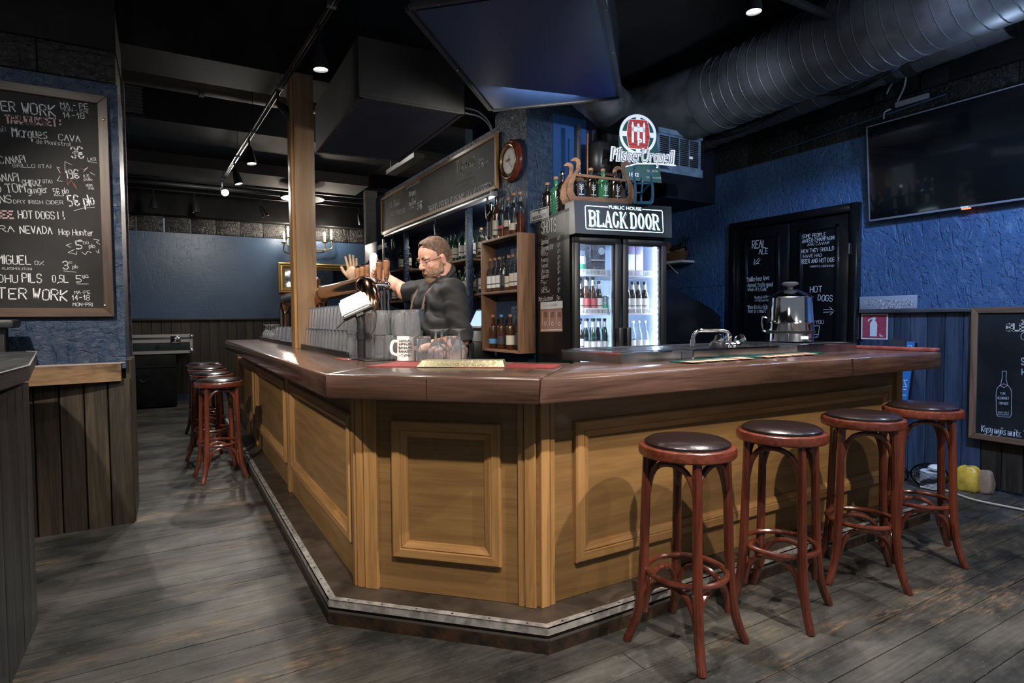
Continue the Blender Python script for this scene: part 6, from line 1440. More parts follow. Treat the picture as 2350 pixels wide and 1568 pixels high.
def flatmat(name, label, px, m, z=ZT+.0002, h=.003):
    pts = [P(x, y, 'z', z) for x, y in px]; c = sum(pts, Vector())/len(pts)
    return tag(obj(name, B().prism([(p.x, p.y) for p in pts], z, z+h), m, loc=(c.x, c.y, z), smooth=False), label, 'mat')
flatmat('bar_mat', 'dark red bar mat under the mug and the brass ingot', [(842, 842), (1270, 846), (1288, 838), (925, 829)], M_MAT)
flatmat('bar_mat', 'thin red mat under the card terminal foot', [(764, 824), (800, 829), (868, 826), (800, 822)], mat('red_brown_mat', (.14, .03, .025), .5))
ig = thing('brass_ingot', 'pale brass ingot-shaped bar tray with embossed lettering', 'tray', P(1060, 842, 'z', ZT))
iA, iC = P(956, 842, 'z', ZT+.004), P(1158, 842, 'z', ZT+.004); iA.z = iC.z = ZT+.0034; iu = (iC-iA).normalized(); iv = Vector((-iu.y, iu.x, 0)); L_ = (iC-iA).length
ib = B(); lo = [iA, iC, iC+iv*.11, iA+iv*.11]; ce = sum(lo, Vector())/4
hi = [iA+iu*.022+iv*.014, iC-iu*.010+iv*.014, iC-iu*.010+iv*.096, iA+iu*.022+iv*.096]
ib.add(lo+[p+NZ*.028 for p in hi]+[p+NZ*.028-iv*0+((ce-p).normalized()*.008 if 0 else Vector()) for p in hi], [(3, 2, 1, 0), (4, 5, 6, 7), (0, 1, 5, 4), (1, 2, 6, 5), (2, 3, 7, 6), (3, 0, 4, 7)])
obj('body', ib, mat('pale_brass', (.62, .56, .36), .28, .75, bump=.15, bscale=50), ig, smooth=False)
me_ = print_text(ig, 'embossed_lettering', 'LONDON PRIDE', (iA+iC)/2+iv*.005+NZ*.014, iu, (iv*.45+NZ).normalized(), L_*.55, .013, mat('pale_brass_letter', (.72, .68, .5), .25, .7), .01, .004)
for i, (pxs) in enumerate(([(1536, 832), (1575, 834), (1752, 822), (1712, 818)], [(1716, 819), (1750, 822), (1893, 812), (1858, 808)])):
    o_ = flatmat('coaster_mat', ('green-edged printed coaster mat, left one before the sink', 'green-edged printed coaster mat, right one before the sink')[i], pxs, M_GREENE, ZT+.0005, .006)
    pts = [P(x, y, 'z', ZT+.0066) for x, y in pxs]; c = sum(pts, Vector())/4; ins = [c+(p-c)*.84 for p in pts]
    k = B()
    for q in range(4):
        f0, f1 = q/4+.02, (q+1)/4-.02; A0, A1 = ins[0].lerp(ins[3], f0), ins[0].lerp(ins[3], f1); B0_, B1_ = ins[1].lerp(ins[2], f0), ins[1].lerp(ins[2], f1)
        k.add([Vector((p.x, p.y, ZT+.0068)) for p in (A0, B0_, B1_, A1)], [(0, 1, 2, 3)])
    obj('printed_field', k, mat('cream_coaster_print', (.40, .36, .26), .5, vscale=30, col2=(.28, .10, .07)), o_, smooth=False)

# ---- urn and faucet on the sink unit
U0 = P(1812, 784, 'z', SZ); urn = thing('water_urn', 'polished steel drinks urn with lid and clear rim beside the faucet', 'urn', (U0.x, U0.y, SZ))
ur = (P(1850, 760, 'y', U0.y)-P(1775, 760, 'y', U0.y)).length*.43
hU = P(1812, 684, 'y', U0.y).z-SZ
obj('vessel', B().lathe([(ur*.92, .0), (ur*.98, .004), (ur*.98, .05), (ur*1.0, .06), (ur*.97, hU*.40), (ur*1.0, hU*.44), (ur*.99, hU*.46), (ur*.95, hU*.50), (ur*.90, hU*.86), (ur*.88, hU)], 40, U0), M_CHROME, urn)
obj('band', B().lathe([(ur*1.0, .055), (ur*1.04, .058), (ur*1.04, .072), (ur*1.0, .075)], 40, U0), M_BLKPLASTIC, urn, label='black band near the foot')
obj('lid', B().lathe([(ur*.92, hU), (ur*.95, hU+.006), (ur*.80, hU+.018), (ur*.45, hU+.045), (ur*.28, hU+.055), (0, hU+.06)], 40, U0), M_CHROME, urn)
obj('lid_knob', B().lathe([(ur*.12, hU+.058), (ur*.12, hU+.075), (ur*.32, hU+.085), (ur*.36, hU+.095), (ur*.28, hU+.105), (0, hU+.108)], 24, U0), mat('smoky_plastic', (.10, .10, .12), .2), urn)
for s, nm in ((-1, 'handle'), (1, 'handle')):
    h0 = U0+Vector((.864, -.503, 0))*s*ur
    obj('handle', B().tube(spline([h0+NZ*hU*.55, h0+Vector((.864, -.503, 0))*s*.035+NZ*hU*.55, h0+Vector((.864, -.503, 0))*s*.03+NZ*hU*.28, h0+NZ*hU*.25], 4), .007, 8), M_BLKPLASTIC if s > 0 else M_CHROME, urn) if s < 0 else None
obj('rating_label', B().add([U0+Vector((-.503, -.864, 0)).normalized()*(ur*1.005)+Vector((.864, -.503, 0))*a+NZ*c for a, c in ((-.0, .02), (.05, .02), (.05, .04), (0, .04))], [(0, 1, 2, 3)]), M_WHITEL, urn, smooth=False)
K0 = P(1672, 797, 'z', SZ); fc = thing('faucet', 'chrome mixer faucet with swan spout and two ribbed knobs', 'faucet', (K0.x, K0.y, SZ))
ru3 = Vector((.864, -.503, 0)); dep = K0.dot(FW)-0; mpp = (Vector((K0.x, K0.y, SZ))-Vector((0, 0, CAM_H))).dot(FW)/F_PX
def kp(dx, dz, d=0): return Vector((K0.x, K0.y, SZ))+ru3*(dx*mpp)+NZ*(dz*mpp)+Vector((.503, .864, 0))*d
obj('body', B().lathe([(.026, 0), (.028, .012), (.018, .02), (.016, .05), (.02, .06), (.014, .07)], 20, kp(0, 0)).tube([kp(-14, 6), kp(14, 6)], .017, 14), M_CHROME, fc)
obj('spout', B().tube(spline([kp(2, 10), kp(0, 30), kp(-12, 38), kp(-45, 38), kp(-68, 38), kp(-80, 28), kp(-82, 14)], 5), .0105, 12).tube([kp(-82, 18), kp(-82, 3)], .014, 12), M_CHROME, fc)
for dx, d, s in ((-18, -.04, -1), (22, .02, 1)):
    ax = (ru3*s*.7+NZ*.45+Vector((-.5, -.86, 0))*.4).normalized(); q = ax.to_track_quat('Z', 'Y').to_matrix().to_4x4(); kb = B()
    prf = [(.012, 0), (.020, .012), (.026, .02), (.027, .055), (.022, .064), (0, .066)]; kb.lathe(prf, 8, kp(dx*.6, 10, d*.3), q)
    obj('knob', kb, M_CHROME, fc)
bs_ = thing('service_bell', 'black domed object beside the faucet knobs', 'bell', kp(-28, 0, -.02))
obj('dome', B().lathe([(.045, 0), (.045, .008), (.038, .028), (.018, .042), (0, .046)], 20), M_BLKPLASTIC, bs_, True)

# ---- till behind the bartender
tl = thing('cash_till', 'cash register with tilted lit screen behind the bartender', 'till', (2.45, 4.85, .98))
T0 = P(1088, 775, 'x', 2.45)
obj('cabinet', B().box(2.35, 4.12, 0, 2.59, 5.9, .90), M_BLACK, tl)
obj('drawer_unit', B().box(2.36, T0.y-.18, .905, 2.57, T0.y+.25, 1.06, .004), M_BLKPLASTIC, tl)
obj('drawer_line', B().box(2.355, T0.y-.17, .955, 2.36, T0.y+.24, .96), M_STEEL, tl)
obj('printer', B().box(2.40, T0.y-.10, 1.062, 2.56, T0.y+.12, 1.16, .01), mat('grey_printer', (.22, .22, .23), .4), tl)
sc_ = B(); a_ = Vector((2.44, T0.y-.16, 1.19)); sc_.add([a_, a_+Vector((0, .26, 0)), a_+Vector((.09, .26, .17)), a_+Vector((.09, 0, .17)), a_+Vector((.03, 0, -.02)), a_+Vector((.03, .26, -.02)), a_+Vector((.12, .26, .16)), a_+Vector((.12, 0, .16))], [(0, 1, 2, 3), (7, 6, 5, 4), (0, 4, 5, 1), (3, 2, 6, 7), (0, 3, 7, 4), (1, 5, 6, 2)])
obj('monitor', sc_, M_BLKPLASTIC, tl, smooth=False)
sn = Vector((-.17, 0, .09)).normalized(); obj('screen', B().add([p+sn*.002 for p in (a_+Vector((.008, .012, .015)), a_+Vector((.008, .248, .015)), a_+Vector((.082, .248, .155)), a_+Vector((.082, .012, .155)))], [(0, 1, 2, 3)]), emis('till_screen', (.30, .45, .95), 1.2), tl, smooth=False)

# ================================================================== LAMPS
tk = thing('lighting_track', 'black lighting track with two steel rods running over the left bar wing', 'lighting track', (.75, 5, 3.0))
t0, t1 = Vector((.90, 1.4, 3.0)), Vector((.61, 8.28, 3.0))
for dx in (-.016, .016): obj('rail', B().tube([t0+Vector((dx, 0, 0)), t1+Vector((dx, 0, 0))], .008, 8), M_BLKMETAL, tk)
obj('rail_web', B().tube([t0+Vector((0, 0, .004)), t1+Vector((0, 0, .004))], .006, 6), M_STEEL, tk)
for yy in (3.35, 4.7, 5.9, 6.85, 8.0):
    c = t0.lerp(t1, (yy-t0.y)/(t1.y-t0.y)); obj('suspension_wire', B().tube([c, c+Vector((0, 0, .9))], .0028, 6), M_BLKMETAL, tk)
    obj('clip', B().box(c.x-.026, c.y-.015, 2.988, c.x+.026, c.y+.015, 3.02), M_STEEL, tk)
def spot_lamp(yy, d, e, label, group='spot lamps on the left track'):
    c = t0.lerp(t1, (yy-t0.y)/(t1.y-t0.y)); d = Vector(d).normalized()
    small_spot('track_spot', label, c+Vector((0, 0, -.085)), d, M_BLKMETAL, .047, .165, True, group, (0, 0, .085))
    p = c+Vector((0, 0, -.085))+d*.17; spot(p, p+d, e, 100, .6, NEUT, .035)
spot_lamp(3.63, (.06, 0, -1), 105, 'dark spot lamp nearest on the left track, pointing down')
spot_lamp(4.80, (.75, -.25, -.75), 42, 'second spot lamp on the left track, tilted towards the wooden post')
spot_lamp(6.12, (.10, -.1, -1), 75, 'third spot lamp on the left track, pointing down')
spot_lamp(7.10, (.25, -.1, -1), 65, 'fourth spot lamp on the left track')
spot_lamp(8.15, (.12, -.9, -.55), 60, 'farthest spot lamp on the left track, shining towards the viewer')
tk2 = thing('lighting_track', 'blue-lit black track hanging below the large duct at right', 'lighting track', (3.6, 2.28, 3.2))
obj('rail', B().box(2.6, 2.27, 3.17, 4.62, 2.305, 3.205, .004), M_BLKMETAL, tk2)
for x in (2.9, 4.40): obj('suspension_wire', B().tube([(x, 2.287, 3.2), (x, 2.287, 3.9)], .0028, 6), M_STEEL, tk2)
q_ = P(1730, 30, 'y', 2.287)
small_spot('track_spot', 'grey cone spot lamp hanging at top right of centre', (q_.x, 2.287, q_.z+.155), (0, 0, -1), M_BLKMETAL, .047, .15, True, None, (0, 0, 3.17-q_.z-.155))
spot((q_.x, 2.287, q_.z-.02), (q_.x+.1, 2.0, 0), 60, 80, .5, NEUT, .035)
small_spot('track_spot', 'dark cylinder spot lamp turned sideways under the right track end', (4.30, 2.287, 3.08), (.9, -.1, -.3), mat('blue_chrome', (.10, .14, .22), .2, .8), .05, .16, False, None, (0, 0, .09))
# far ceiling track and spots
tk3 = thing('lighting_track', 'thin black track across the far end of the ceiling', 'lighting track', (1, 9.9, 3.15))
obj('rail', B().tube([(-1, 9.9, 3.16), (4, 9.9, 3.16)], .015, 8), M_BLKMETAL, tk3)
for x in (-.9, .9, 2.7): obj('suspension_wire', B().tube([(x, 9.9, 3.16), (x, 9.9, 3.9)], .003, 6), M_BLKMETAL, tk3)
for i, px in enumerate((352, 447, 598, 823, 838)):
    q = P(px, 470, 'y', 9.9); small_spot('track_spot', 'small dark spot lamp on the far ceiling track, %s from the left' % ORD[i], (q.x, 9.9, 3.04), ((0, -.1, -1), (.1, 0, -1), (.4, -.1, -.9), (.3, 0, -1), (.35, 0, -1))[i], M_BLKMETAL, .05, .17, False, 'spot lamps on the far track', (0, 0, .11))
pp_ = thing('ceiling_pipes', 'bundle of black pipes across the far ceiling', 'pipe', (1, 9.4, 3.3))
for z, r in ((3.28, .06), (3.17, .03), (3.40, .035)): obj('pipe', B().tube([(-1.2, 9.5, z), (4, 9.5, z)], r, 12), M_DUCT, pp_)
for px in (368, 556): q = P(px, 330, 'y', 9.3); obj('hanger', B().box(q.x-.015, 9.3, 3.2, q.x+.015, 9.32, 3.9), M_STEEL, pp_)
obj('hanger', B().box(P(553, 330, 'y', 9.3).x+.0, 9.25, 3.2, P(553, 330, 'y', 9.3).x+.02, 9.27, 3.9), M_STEEL, pp_)
rd = thing('ring_speaker', 'round white-rimmed ceiling speaker behind the wooden post', 'speaker', P(695, 458, 'y', 9.0)); q = P(695, 457, 'y', 9.0)
obj('stem', B().tube([q+NZ*.03, Vector((q.x, q.y, 3.9))], .02, 8), M_BLACK, rd); obj('rim', B().lathe([(.20, 0), (.30, .0), (.31, .02), (.20, .03)], 40, q), mat('grey_ring', (.09, .09, .09), .5), rd); obj('cone', B().lathe([(0, .05), (.19, .02), (.20, .03)], 30, q), M_BLACK, rd)
# monitor hanging at left, vent grille
mn = thing('hanging_monitor', 'small blue-grey screen on a bracket under the dark ceiling at left', 'monitor', P(370, 140, 'y', 6.0)); q = P(370, 141, 'y', 6.0)
RM = Matrix.Translation(q) @ Matrix.Rotation(.30, 4, 'Z') @ Matrix.Rotation(math.radians(14), 4, 'Y') @ Matrix.Rotation(math.radians(25), 4, 'X')
obj('housing', B().box(-.13, -.03, -.085, .13, .10, .085, .01, RM), mat('grey_brown_case', (.045, .040, .036), .5), mn)
obj('screen', B().box(-.115, -.034, -.07, .115, -.030, .07, 0, RM), mat('blue_grey_screen', (.10, .13, .20), .3), mn)
obj('bracket', B().tube([q+Vector((-.1, .05, .08)), q+Vector((-.1, .1, .2))], .012, 6).tube([q+Vector((.1, .05, .06)), q+Vector((.1, .1, .2))], .012, 6), M_BLKMETAL, mn)
vg = thing('vent_grille', 'grey square vent grille on the dark beam beside the chalkboard pillar', 'vent', P(305, 228, 'y', 6.98))
v0, v1 = P(280, 255, 'y', 6.985), P(327, 205, 'y', 6.985)
obj('frame', B().box(v0.x-.35, 6.965, v0.z-.03, v1.x+.03, 6.998, v1.z+.03), M_BLACKB, vg)
gbb = B()
for k in range(14): gbb.box(v0.x-.02+(v1.x-v0.x-.0)*(k/13)-.0, 6.955, v0.z, v0.x-.02+(v1.x-v0.x)*(k/13)+.010, 6.962, v1.z)
for k in range(8): gbb.box(v0.x-.02, 6.950, v0.z+(v1.z-v0.z)*k/7-.006, v1.x, 6.957, v0.z+(v1.z-v0.z)*k/7+.006)
obj('grille', gbb, mat('pale_grille', (.16, .16, .17), .5), vg, smooth=False)
dk = thing('round_duct', 'large dark duct with a clamp band behind the left ceiling beam', 'duct', (.5, 6, 3.6))
obj('pipe', B().tube([(-3, 6.2, 3.62), (2.5, 6.2, 3.62)], .26, 28), mat('dusty_brown_duct', (.030, .028, .024), .5), dk)
qx = P(465, 190, 'y', 6.0).x; obj('clamp_band', B().tube([(qx-.02, 6.2, 3.62), (qx+.02, 6.2, 3.62)], .275, 28), M_BLKMETAL, dk)
hp2 = thing('ceiling_panel', 'dark flat panel hanging at the top left of the ceiling', 'panel', P(450, 60, 'z', 3.6))
pts = [P(x, y, 'z', 3.5) for x, y in ((415, 35), (480, 35), (510, 82), (420, 68))]; obj('panel', B().prism([(p.x, p.y) for p in pts], 3.5, 3.53), M_BLACK, hp2, smooth=False)
obj('hanger', B().tube([pts[0], pts[0]+NZ*.4], .006, 6).tube([pts[2], pts[2]+NZ*.4], .006, 6), M_STEEL, hp2)
wt = thing('ceiling_strip_light', 'unlit grey strip light behind the hanging box', 'lamp', P(930, 380, 'z', 3.1))
a_, c_ = P(897, 402, 'z', 3.0), P(962, 362, 'z', 3.0); dd = (c_-a_).normalized(); nn2 = Vector((-dd.y, dd.x, 0))*.06
obj('housing', B().prism([tuple((a_-nn2).xy), tuple((c_-nn2).xy), tuple((c_+nn2).xy), tuple((a_+nn2).xy)], 3.0, 3.05), mat('grey_lamp_housing', (.12, .12, .115), .5), wt, smooth=False)
obj('hanger', B().tube([a_+NZ*.05, a_+NZ*.9], .005, 6), M_BLKMETAL, wt)
# wires over the hood and between ducts
def wires(name, label, sets, r, m):
    t = thing(name, label, 'cable', tuple(Vector(sets[0][0])))
    for s_3 in sets: obj('strand', B().tube(spline(s_3, 6), r, 6), m, t)
    return t
e0, e1 = P(1069, 260, 'y', 3.9), P(1128, 303, 'x', 2.5)
wires('cable', 'pair of pale cables looping from the hanging box to the long chalkboard', [[e0, P(1100, 268, 'x', 2.2), P(1120, 285, 'x', 2.4), e1], [P(1069, 248, 'y', 3.9), P(1098, 257, 'x', 2.2), P(1122, 280, 'x', 2.4), P(1131, 305, 'x', 2.5)]], .006, mat('grey_cable', (.2, .2, .2)))
rw = random.Random(3); sets = []
for k in range(16):
    y0 = 4.3-rw.random()*.3; z = 3.02+rw.random()*.12; x = 4.30+rw.random()*.28; sets.append([(x, y0, z), (x+rw.uniform(-.05, .05), 3.6, z-rw.random()*.09), (x+rw.uniform(-.06, .06), 3.0, z+.04), (x, 2.6, z-rw.random()*.07), (x+rw.uniform(-.1, .1), 2.0, z+.12)])
wires('cable_bundle', 'tangle of black cables between the two ducts at right', sets, .009, M_BLKPLASTIC)
cs_ = thing('cable_conduit', 'thin blue conduit with junction boxes above the television', 'conduit', (5.07, 2.5, 3.03))
A1, A2 = P(1770, 352, 'x', 5.07), P(2172, 216, 'x', 5.07)
obj('conduit', B().tube([A1, A2], .008, 8), mat('blue_black_conduit', (.03, .05, .09), .3), cs_)
for px, py, w_, h_, m in ((2018, 222, 22, 22, M_BLKPLASTIC), (2045, 210, 24, 30, M_BLKPLASTIC), (2148, 177, 64, 40, M_BLACK), (1782, 297, 26, 30, M_BLKPLASTIC)):
    q = P(px, py, 'x', 5.07); mp_ = q.dot(FW)/F_PX; obj('junction_box', B().box(5.05, q.y-w_*mp_*.45, q.z-h_*mp_*.5, 5.10, q.y+w_*mp_*.45, q.z+h_*mp_*.5, .004), m, cs_)
q = P(2093, 231, 'x', 5.06); obj('cover_strip', B().box(5.05, q.y-.12, q.z-.02, 5.065, q.y+.12, q.z+.02), mat('grey_strip', (.16, .17, .18)), cs_)
wires('cable', 'pale looped cables hanging below the slimmer duct', [[P(2080, 170, 'x', 4.85), P(2075, 200, 'x', 4.95), P(2060, 232, 'x', 5.04)], [P(2055, 182, 'x', 4.9), P(2042, 200, 'x', 5), P(2035, 215, 'x', 5.05)], [P(2045, 250, 'x', 5.05), P(2030, 258, 'x', 5.03), P(2028, 272, 'x', 5.0)]], .007, mat('grey_cable', (.2, .2, .2)))

# ---- wall candelabra and mirror on the far wall
cd = thing('wall_candelabra', 'brass candle-style wall lamp with four lit bulbs behind the post', 'lamp', (2.15, 10.5, 2.6))
cc = P(705, 570, 'y', 10.45)
obj('back_plate', B().lathe([(0, 0), (.07, 0), (.06, .02), (0, .03)], 20, (cc.x, 10.72, cc.z+.1), Matrix.Rotation(PI/2, 4, 'X')).tube([(cc.x, 10.7, cc.z+.1), (cc.x, 10.5, cc.z)], .012, 8), M_BRASS, cd)
for k, (px, py) in enumerate(((652, 540), (661, 528), (745, 540), (760, 535))):
    q = P(px, py, 'y', 10.45+(.12 if k in (1, 3) else -.08))
    arm = spline([(cc.x, 10.5, cc.z+.02), ((cc.x+q.x)/2, q.y, q.z-.30), (q.x, q.y, q.z-.27), (q.x, q.y, q.z-.14)], 6)
    obj('arm', B().tube(arm, .011, 8), M_BRASS, cd); obj('drip_cup', B().lathe([(.01, -.14), (.045, -.13), (.05, -.12), (.012, -.11)], 16, q), M_BRASS, cd)
    obj('candle_tube', B().tube([q+NZ*-.12, q+NZ*-.02], .017, 12), mat('cream_candle', (.55, .48, .36), .5), cd)
    obj('bulb', B().lathe([(.008, -.02), (.018, .005), (.016, .03), (.004, .06), (0, .062)], 14, q), M_BULB, cd)
    point(tuple(q+NZ*.02)-Vector((0,.0,0)) if 0 else tuple(q+Vector((0, -.03, .02))), 16, (1, .86, .70), .03)
obj('scroll', B().tube([(cc.x+.10*math.cos(a)*(1-a/9), 10.48, cc.z+.12+.10*math.sin(a)*(1-a/9)) for a in [k*.4 for k in range(20)]], .007, 6), M_BRASS, cd)
m0, m1 = P(638, 602, 'y', 10.68), P(640, 673, 'y', 10.68)
mr = thing('gilt_mirror', 'gilt framed mirror on the far blue wall behind the beer taps', 'mirror', (2.5, 10.7, 2))
mx0, mx1, mz0, mz1 = m0.x, 3.45, m1.z, m0.z
obj('mirror_glass', B().box(mx0+.1, 10.69, mz0+.1, mx1-.1, 10.70, mz1-.1), M_MIRROR, mr, smooth=False)
for a, (p0, p1) in enumerate((((mx0, mz0), (mx1, mz0)), ((mx1, mz0), (mx1, mz1)), ((mx1, mz1), (mx0, mz1)), ((mx0, mz1), (mx0, mz0)))):
    cen_ = Vector(((mx0+mx1)/2, (mz0+mz1)/2)); b = B(); s_ = [Vector(p0), Vector(p1)]
    def ins_(p, d): return Vector((p.x+(d if p.x < cen_.x else -d), p.y+(d if p.y < cen_.y else -d)))
    pr = [(0, 0), (0, .05), (.02, .06), (.04, .04), (.06, .045), (.075, .03), (.11, .02), (.11, 0)]
    vs = [Vector((ins_(p, d).x, 10.71-h_, ins_(p, d).y)) for p in s_ for d, h_ in pr]; k = len(pr)
    o = obj('frame_rail', b.add(vs, [tuple(range(k)), tuple(range(2*k-1, k-1, -1))]+[(j, j+k, (j+1) % k+k, (j+1) % k) for j in range(k)]), M_GOLD, mr, smooth=False)
    bm = bmesh.new(); bm.from_mesh(o.data); bmesh.ops.recalc_face_normals(bm, faces=bm.faces); bm.to_mesh(o.data); bm.free()

# ---- flight case on a black speaker box
sbx = thing('speaker_cabinet', 'large black speaker cabinet at the far end of the aisle', 'speaker', (-.3, 10.3, 0))
obj('cabinet', B().box(-1.0, 10.0, .02, .08, 10.7, .78, .01), M_BLACK, sbx)
obj('port', B().lathe([(.05, 0), (.065, 0), (.06, .01), (.045, .005)], 20, (-.33, 9.998, .45), Matrix.Rotation(PI/2, 4, 'X'), close=True), M_BLKMETAL, sbx)
obj('edge_strip', B().box(-1.0, 9.99, .60, .08, 10.0, .615), M_BLKMETAL, sbx)
fcs = thing('flight_case', 'black and aluminium flight case lying on the speaker cabinet', 'case', (-.3, 10.3, .8))
fz0, fz1, fx1_ = .80, 1.07, P(441, 780, 'y', 10.0).x
obj('body', B().box(-1.2, 10.0, fz0, fx1_, 10.6, fz1, .004), mat('black_laminate', (.02, .03, .028), .3), fcs)
for z in (fz0+.015, (fz0+fz1)/2+.045, fz1-.015): obj('aluminium_edge', B().box(-1.2, 9.992, z-.022, fx1_+.004, 10.0, z+.022), mat('silver_edge', (.50, .48, .46), .35, .7), fcs)
obj('aluminium_edge', B().box(fx1_-.03, 9.99, fz0, fx1_+.006, 10.0, fz1), MC['silver_edge'], fcs)
for z in (fz0+.03, fz1-.03): obj('corner_ball', B().ell((fx1_-.01, 9.99, z), (.035, .03, .035), None, 12, 8), M_CHROME, fcs)
obj('butterfly_latch', B().box(fx1_-.28, 9.98, .95, fx1_-.15, 9.992, 1.05, .01), M_CHROME, fcs)
obj('lock', B().lathe([(0, 0), (.028, 0), (.02, .01), (0, .01)], 14, (-.15, 9.995, .90), Matrix.Rotation(PI/2, 4, 'X')), M_BLKMETAL, fcs)

# ================================================================== BARTENDER
def rcone(b, a, c, ra, rb, n=20, m=6):
    """capsule with two radii"""
    a, c = Vector(a), Vector(c); d = c-a; L = d.length; q = d.to_track_quat('Z', 'Y').to_matrix().to_4x4(); pr = []
    for i in range(m+1): t_ = -PI/2+PI/2*i/m; pr.append((ra*math.cos(t_), ra*math.sin(t_)))
    for i in range(m+1): t_ = PI/2*i/m; pr.append((rb*math.cos(t_), L+rb*math.sin(t_)))
    return b.lathe(pr, n, a, q)
def fuse(b, vox, smooth=4, f=.5, name='body'):
    me = meshof(b, name, False); o = D.objects.new(name, me); COL.objects.link(o)
    r = o.modifiers.new('r', 'REMESH'); r.mode = 'VOXEL'; r.voxel_size = vox
    s = o.modifiers.new('s', 'SMOOTH'); s.iterations = smooth; s.factor = f
    bpy.context.view_layer.update(); m2 = D.meshes.new_from_object(o.evaluated_get(bpy.context.evaluated_depsgraph_get())); D.objects.remove(o)
    m2.shade_smooth(); m2.materials.clear(); return m2
def into(me, par):
    inv = FR[par.name].inverted(); me.transform(inv); return me
man = thing('person', 'bearded bartender in black shirt, apron straps and glasses, pulling a beer tap', 'person', (1.42, 3.17, 0))
yaw = math.radians(13); pt_ = math.radians(20)
f0 = Vector((-math.cos(yaw), -math.sin(yaw), 0)); l_ = Vector((math.sin(yaw), -math.cos(yaw), 0)); f_ = (f0*math.cos(pt_)-NZ*math.sin(pt_)).normalized(); u_h = (f0*math.sin(pt_)*-1*-1+NZ*math.cos(pt_))
u_h = l_.cross(f_)*-1 if l_.cross(f_).z < 0 else l_.cross(f_)
HC = P(996, 597, 'y', 3.16); HS = 1.0
def hp(a, b_, c): return HC+f_*a*HS+l_*b_*HS+u_h*c*HS
HR = Matrix(((f_.x, l_.x, u_h.x, 0), (f_.y, l_.y, u_h.y, 0), (f_.z, l_.z, u_h.z, 0), (0, 0, 0, 1)))
hb_ = B()
hb_.ell(hp(-.012, 0, .030), (.098, .076, .092), HR, 32, 20)       # skull
hb_.ell(hp(.022, 0, -.020), (.068, .064, .085), HR, 28, 16)      # face
hb_.ell(hp(.040, 0, -.080), (.042, .044, .034), HR, 20, 12)      # chin
for s in (-1, 1):
    hb_.ell(hp(.052, s*.034, -.018), (.030, .028, .026), HR, 16, 10)   # cheek
    hb_.ell(hp(.070, s*.030, .028), (.020, .026, .009), HR, 14, 8)      # brow
    hb_.ell(hp(-.010, s*.078, -.008), (.017, .008, .030), HR, 16, 10)    # ear
    hb_.ell(hp(-.006, s*.083, .010), (.016, .006, .016), HR, 12, 8)
    hb_.ell(hp(.088, s*.014, -.022), (.011, .010, .009), HR, 12, 8)      # nostril
rcone(hb_, hp(.080, 0, .018), hp(.100, 0, -.018), .011, .0145)          # nose
hb_.ell(hp(.080, 0, -.050), (.012, .026, .006), HR, 14, 8); hb_.ell(hp(.079, 0, -.059), (.011, .022, .006), HR, 14, 8)   # lips
sN, sF = Vector((1.352, 2.985, 1.425)), Vector((1.345, 3.36, 1.44))          # near / far shoulder
neck0 = Vector((1.365, 3.17, 1.45)); rcone(hb_, neck0, hp(-.030, 0, -.050), .076, .066)
# torso, pelvis and legs
def blobs(b, k=0):
    rcone(b, (1.355, 3.05, 1.36), (1.355, 3.28, 1.36), .108+k, .108+k); rcone(b, (1.345, 3.06, 1.22), (1.345, 3.27, 1.22), .128+k, .128+k); rcone(b, (1.345, 3.09, 1.08), (1.345, 3.25, 1.08), .148+k, .148+k)
    rcone(b, sN+Vector((0, .02, -.005)), sF+Vector((0, -.02, -.005)), .062+k, .062+k)
blobs(hb_)
rcone(hb_, (1.36, 3.08, .96), (1.36, 3.26, .96), .13, .13)
for s in (-1, 1):
    rcone(hb_, (1.37, 3.17+s*.09, .92), (1.40, 3.17+s*.10, .50), .088, .062); rcone(hb_, (1.40, 3.17+s*.10, .50), (1.44, 3.17+s*.10, .09), .060, .042); rcone(hb_, (1.45, 3.17+s*.10, .05), (1.27, 3.17+s*.11, .04), .045, .035)
eF = P(932, 672, 'y', 3.44); TPY = 3.69; TH = Vector((1.135, TPY, 1.475+.028+.085))          # elbow, tap handle grip point
wF = TH+Vector((.078, -.060, -.062))
rcone(hb_, sF, eF, .062, .054); rcone(hb_, eF, wF, .052, .031)
eN = Vector((1.372, 2.905, 1.165)); wN = Vector((1.19, 3.02, 1.12))
rcone(hb_, sN, eN, .062, .048); rcone(hb_, eN, wN, .040, .026)
# hands: palm, four bent fingers and a thumb
def hand(b, wr, d, n, side, curl, k=1.0):
    """wr wrist, d pointing direction, n palm normal, side = thumb side"""
    d = d.normalized(); n = (n-d*n.dot(d)).normalized(); sd = d.cross(n)*side
    for q in (-.026, -.009, .009, .026): rcone(b, wr+sd*q*.7, wr+d*.080*k+sd*q*k, .014, .0125, 12, 4)
    for q, L_ in ((.029, .064), (.0098, .074), (-.0098, .068), (-.028, .052)):
        p = wr+d*.084*k+sd*q*k; a = 0; seg = L_*k/2.3; r = .0095
        for j in range(3):
            a += curl[j]; dd = d*math.cos(a)+n*math.sin(a); p2 = p+dd*seg; rcone(b, p, p2, r, r*.9, 10, 4); p = p2; seg *= .78; r *= .92
    p = wr+sd*.028+d*.018; dd = (d*.55+sd*.75+n*.35).normalized(); p2 = p+dd*.038; rcone(b, p, p2, .014, .0115, 10, 4); dd = (d*.65+sd*.05+n*.75).normalized(); p3 = p2+dd*.032; rcone(b, p2, p3, .011, .0095, 10, 4); rcone(b, p3, p3+(d*.1+n*.95-sd*.2).normalized()*.022, .0095, .008, 10, 4)
hdF = (TH-wF+Vector((.02, -.03, .0))); hand(hb_, wF, Vector((-.72, .42, .45)), Vector((-.35, -.75, -.05))*-1*-1, 1, (.7, 1.0, .8))
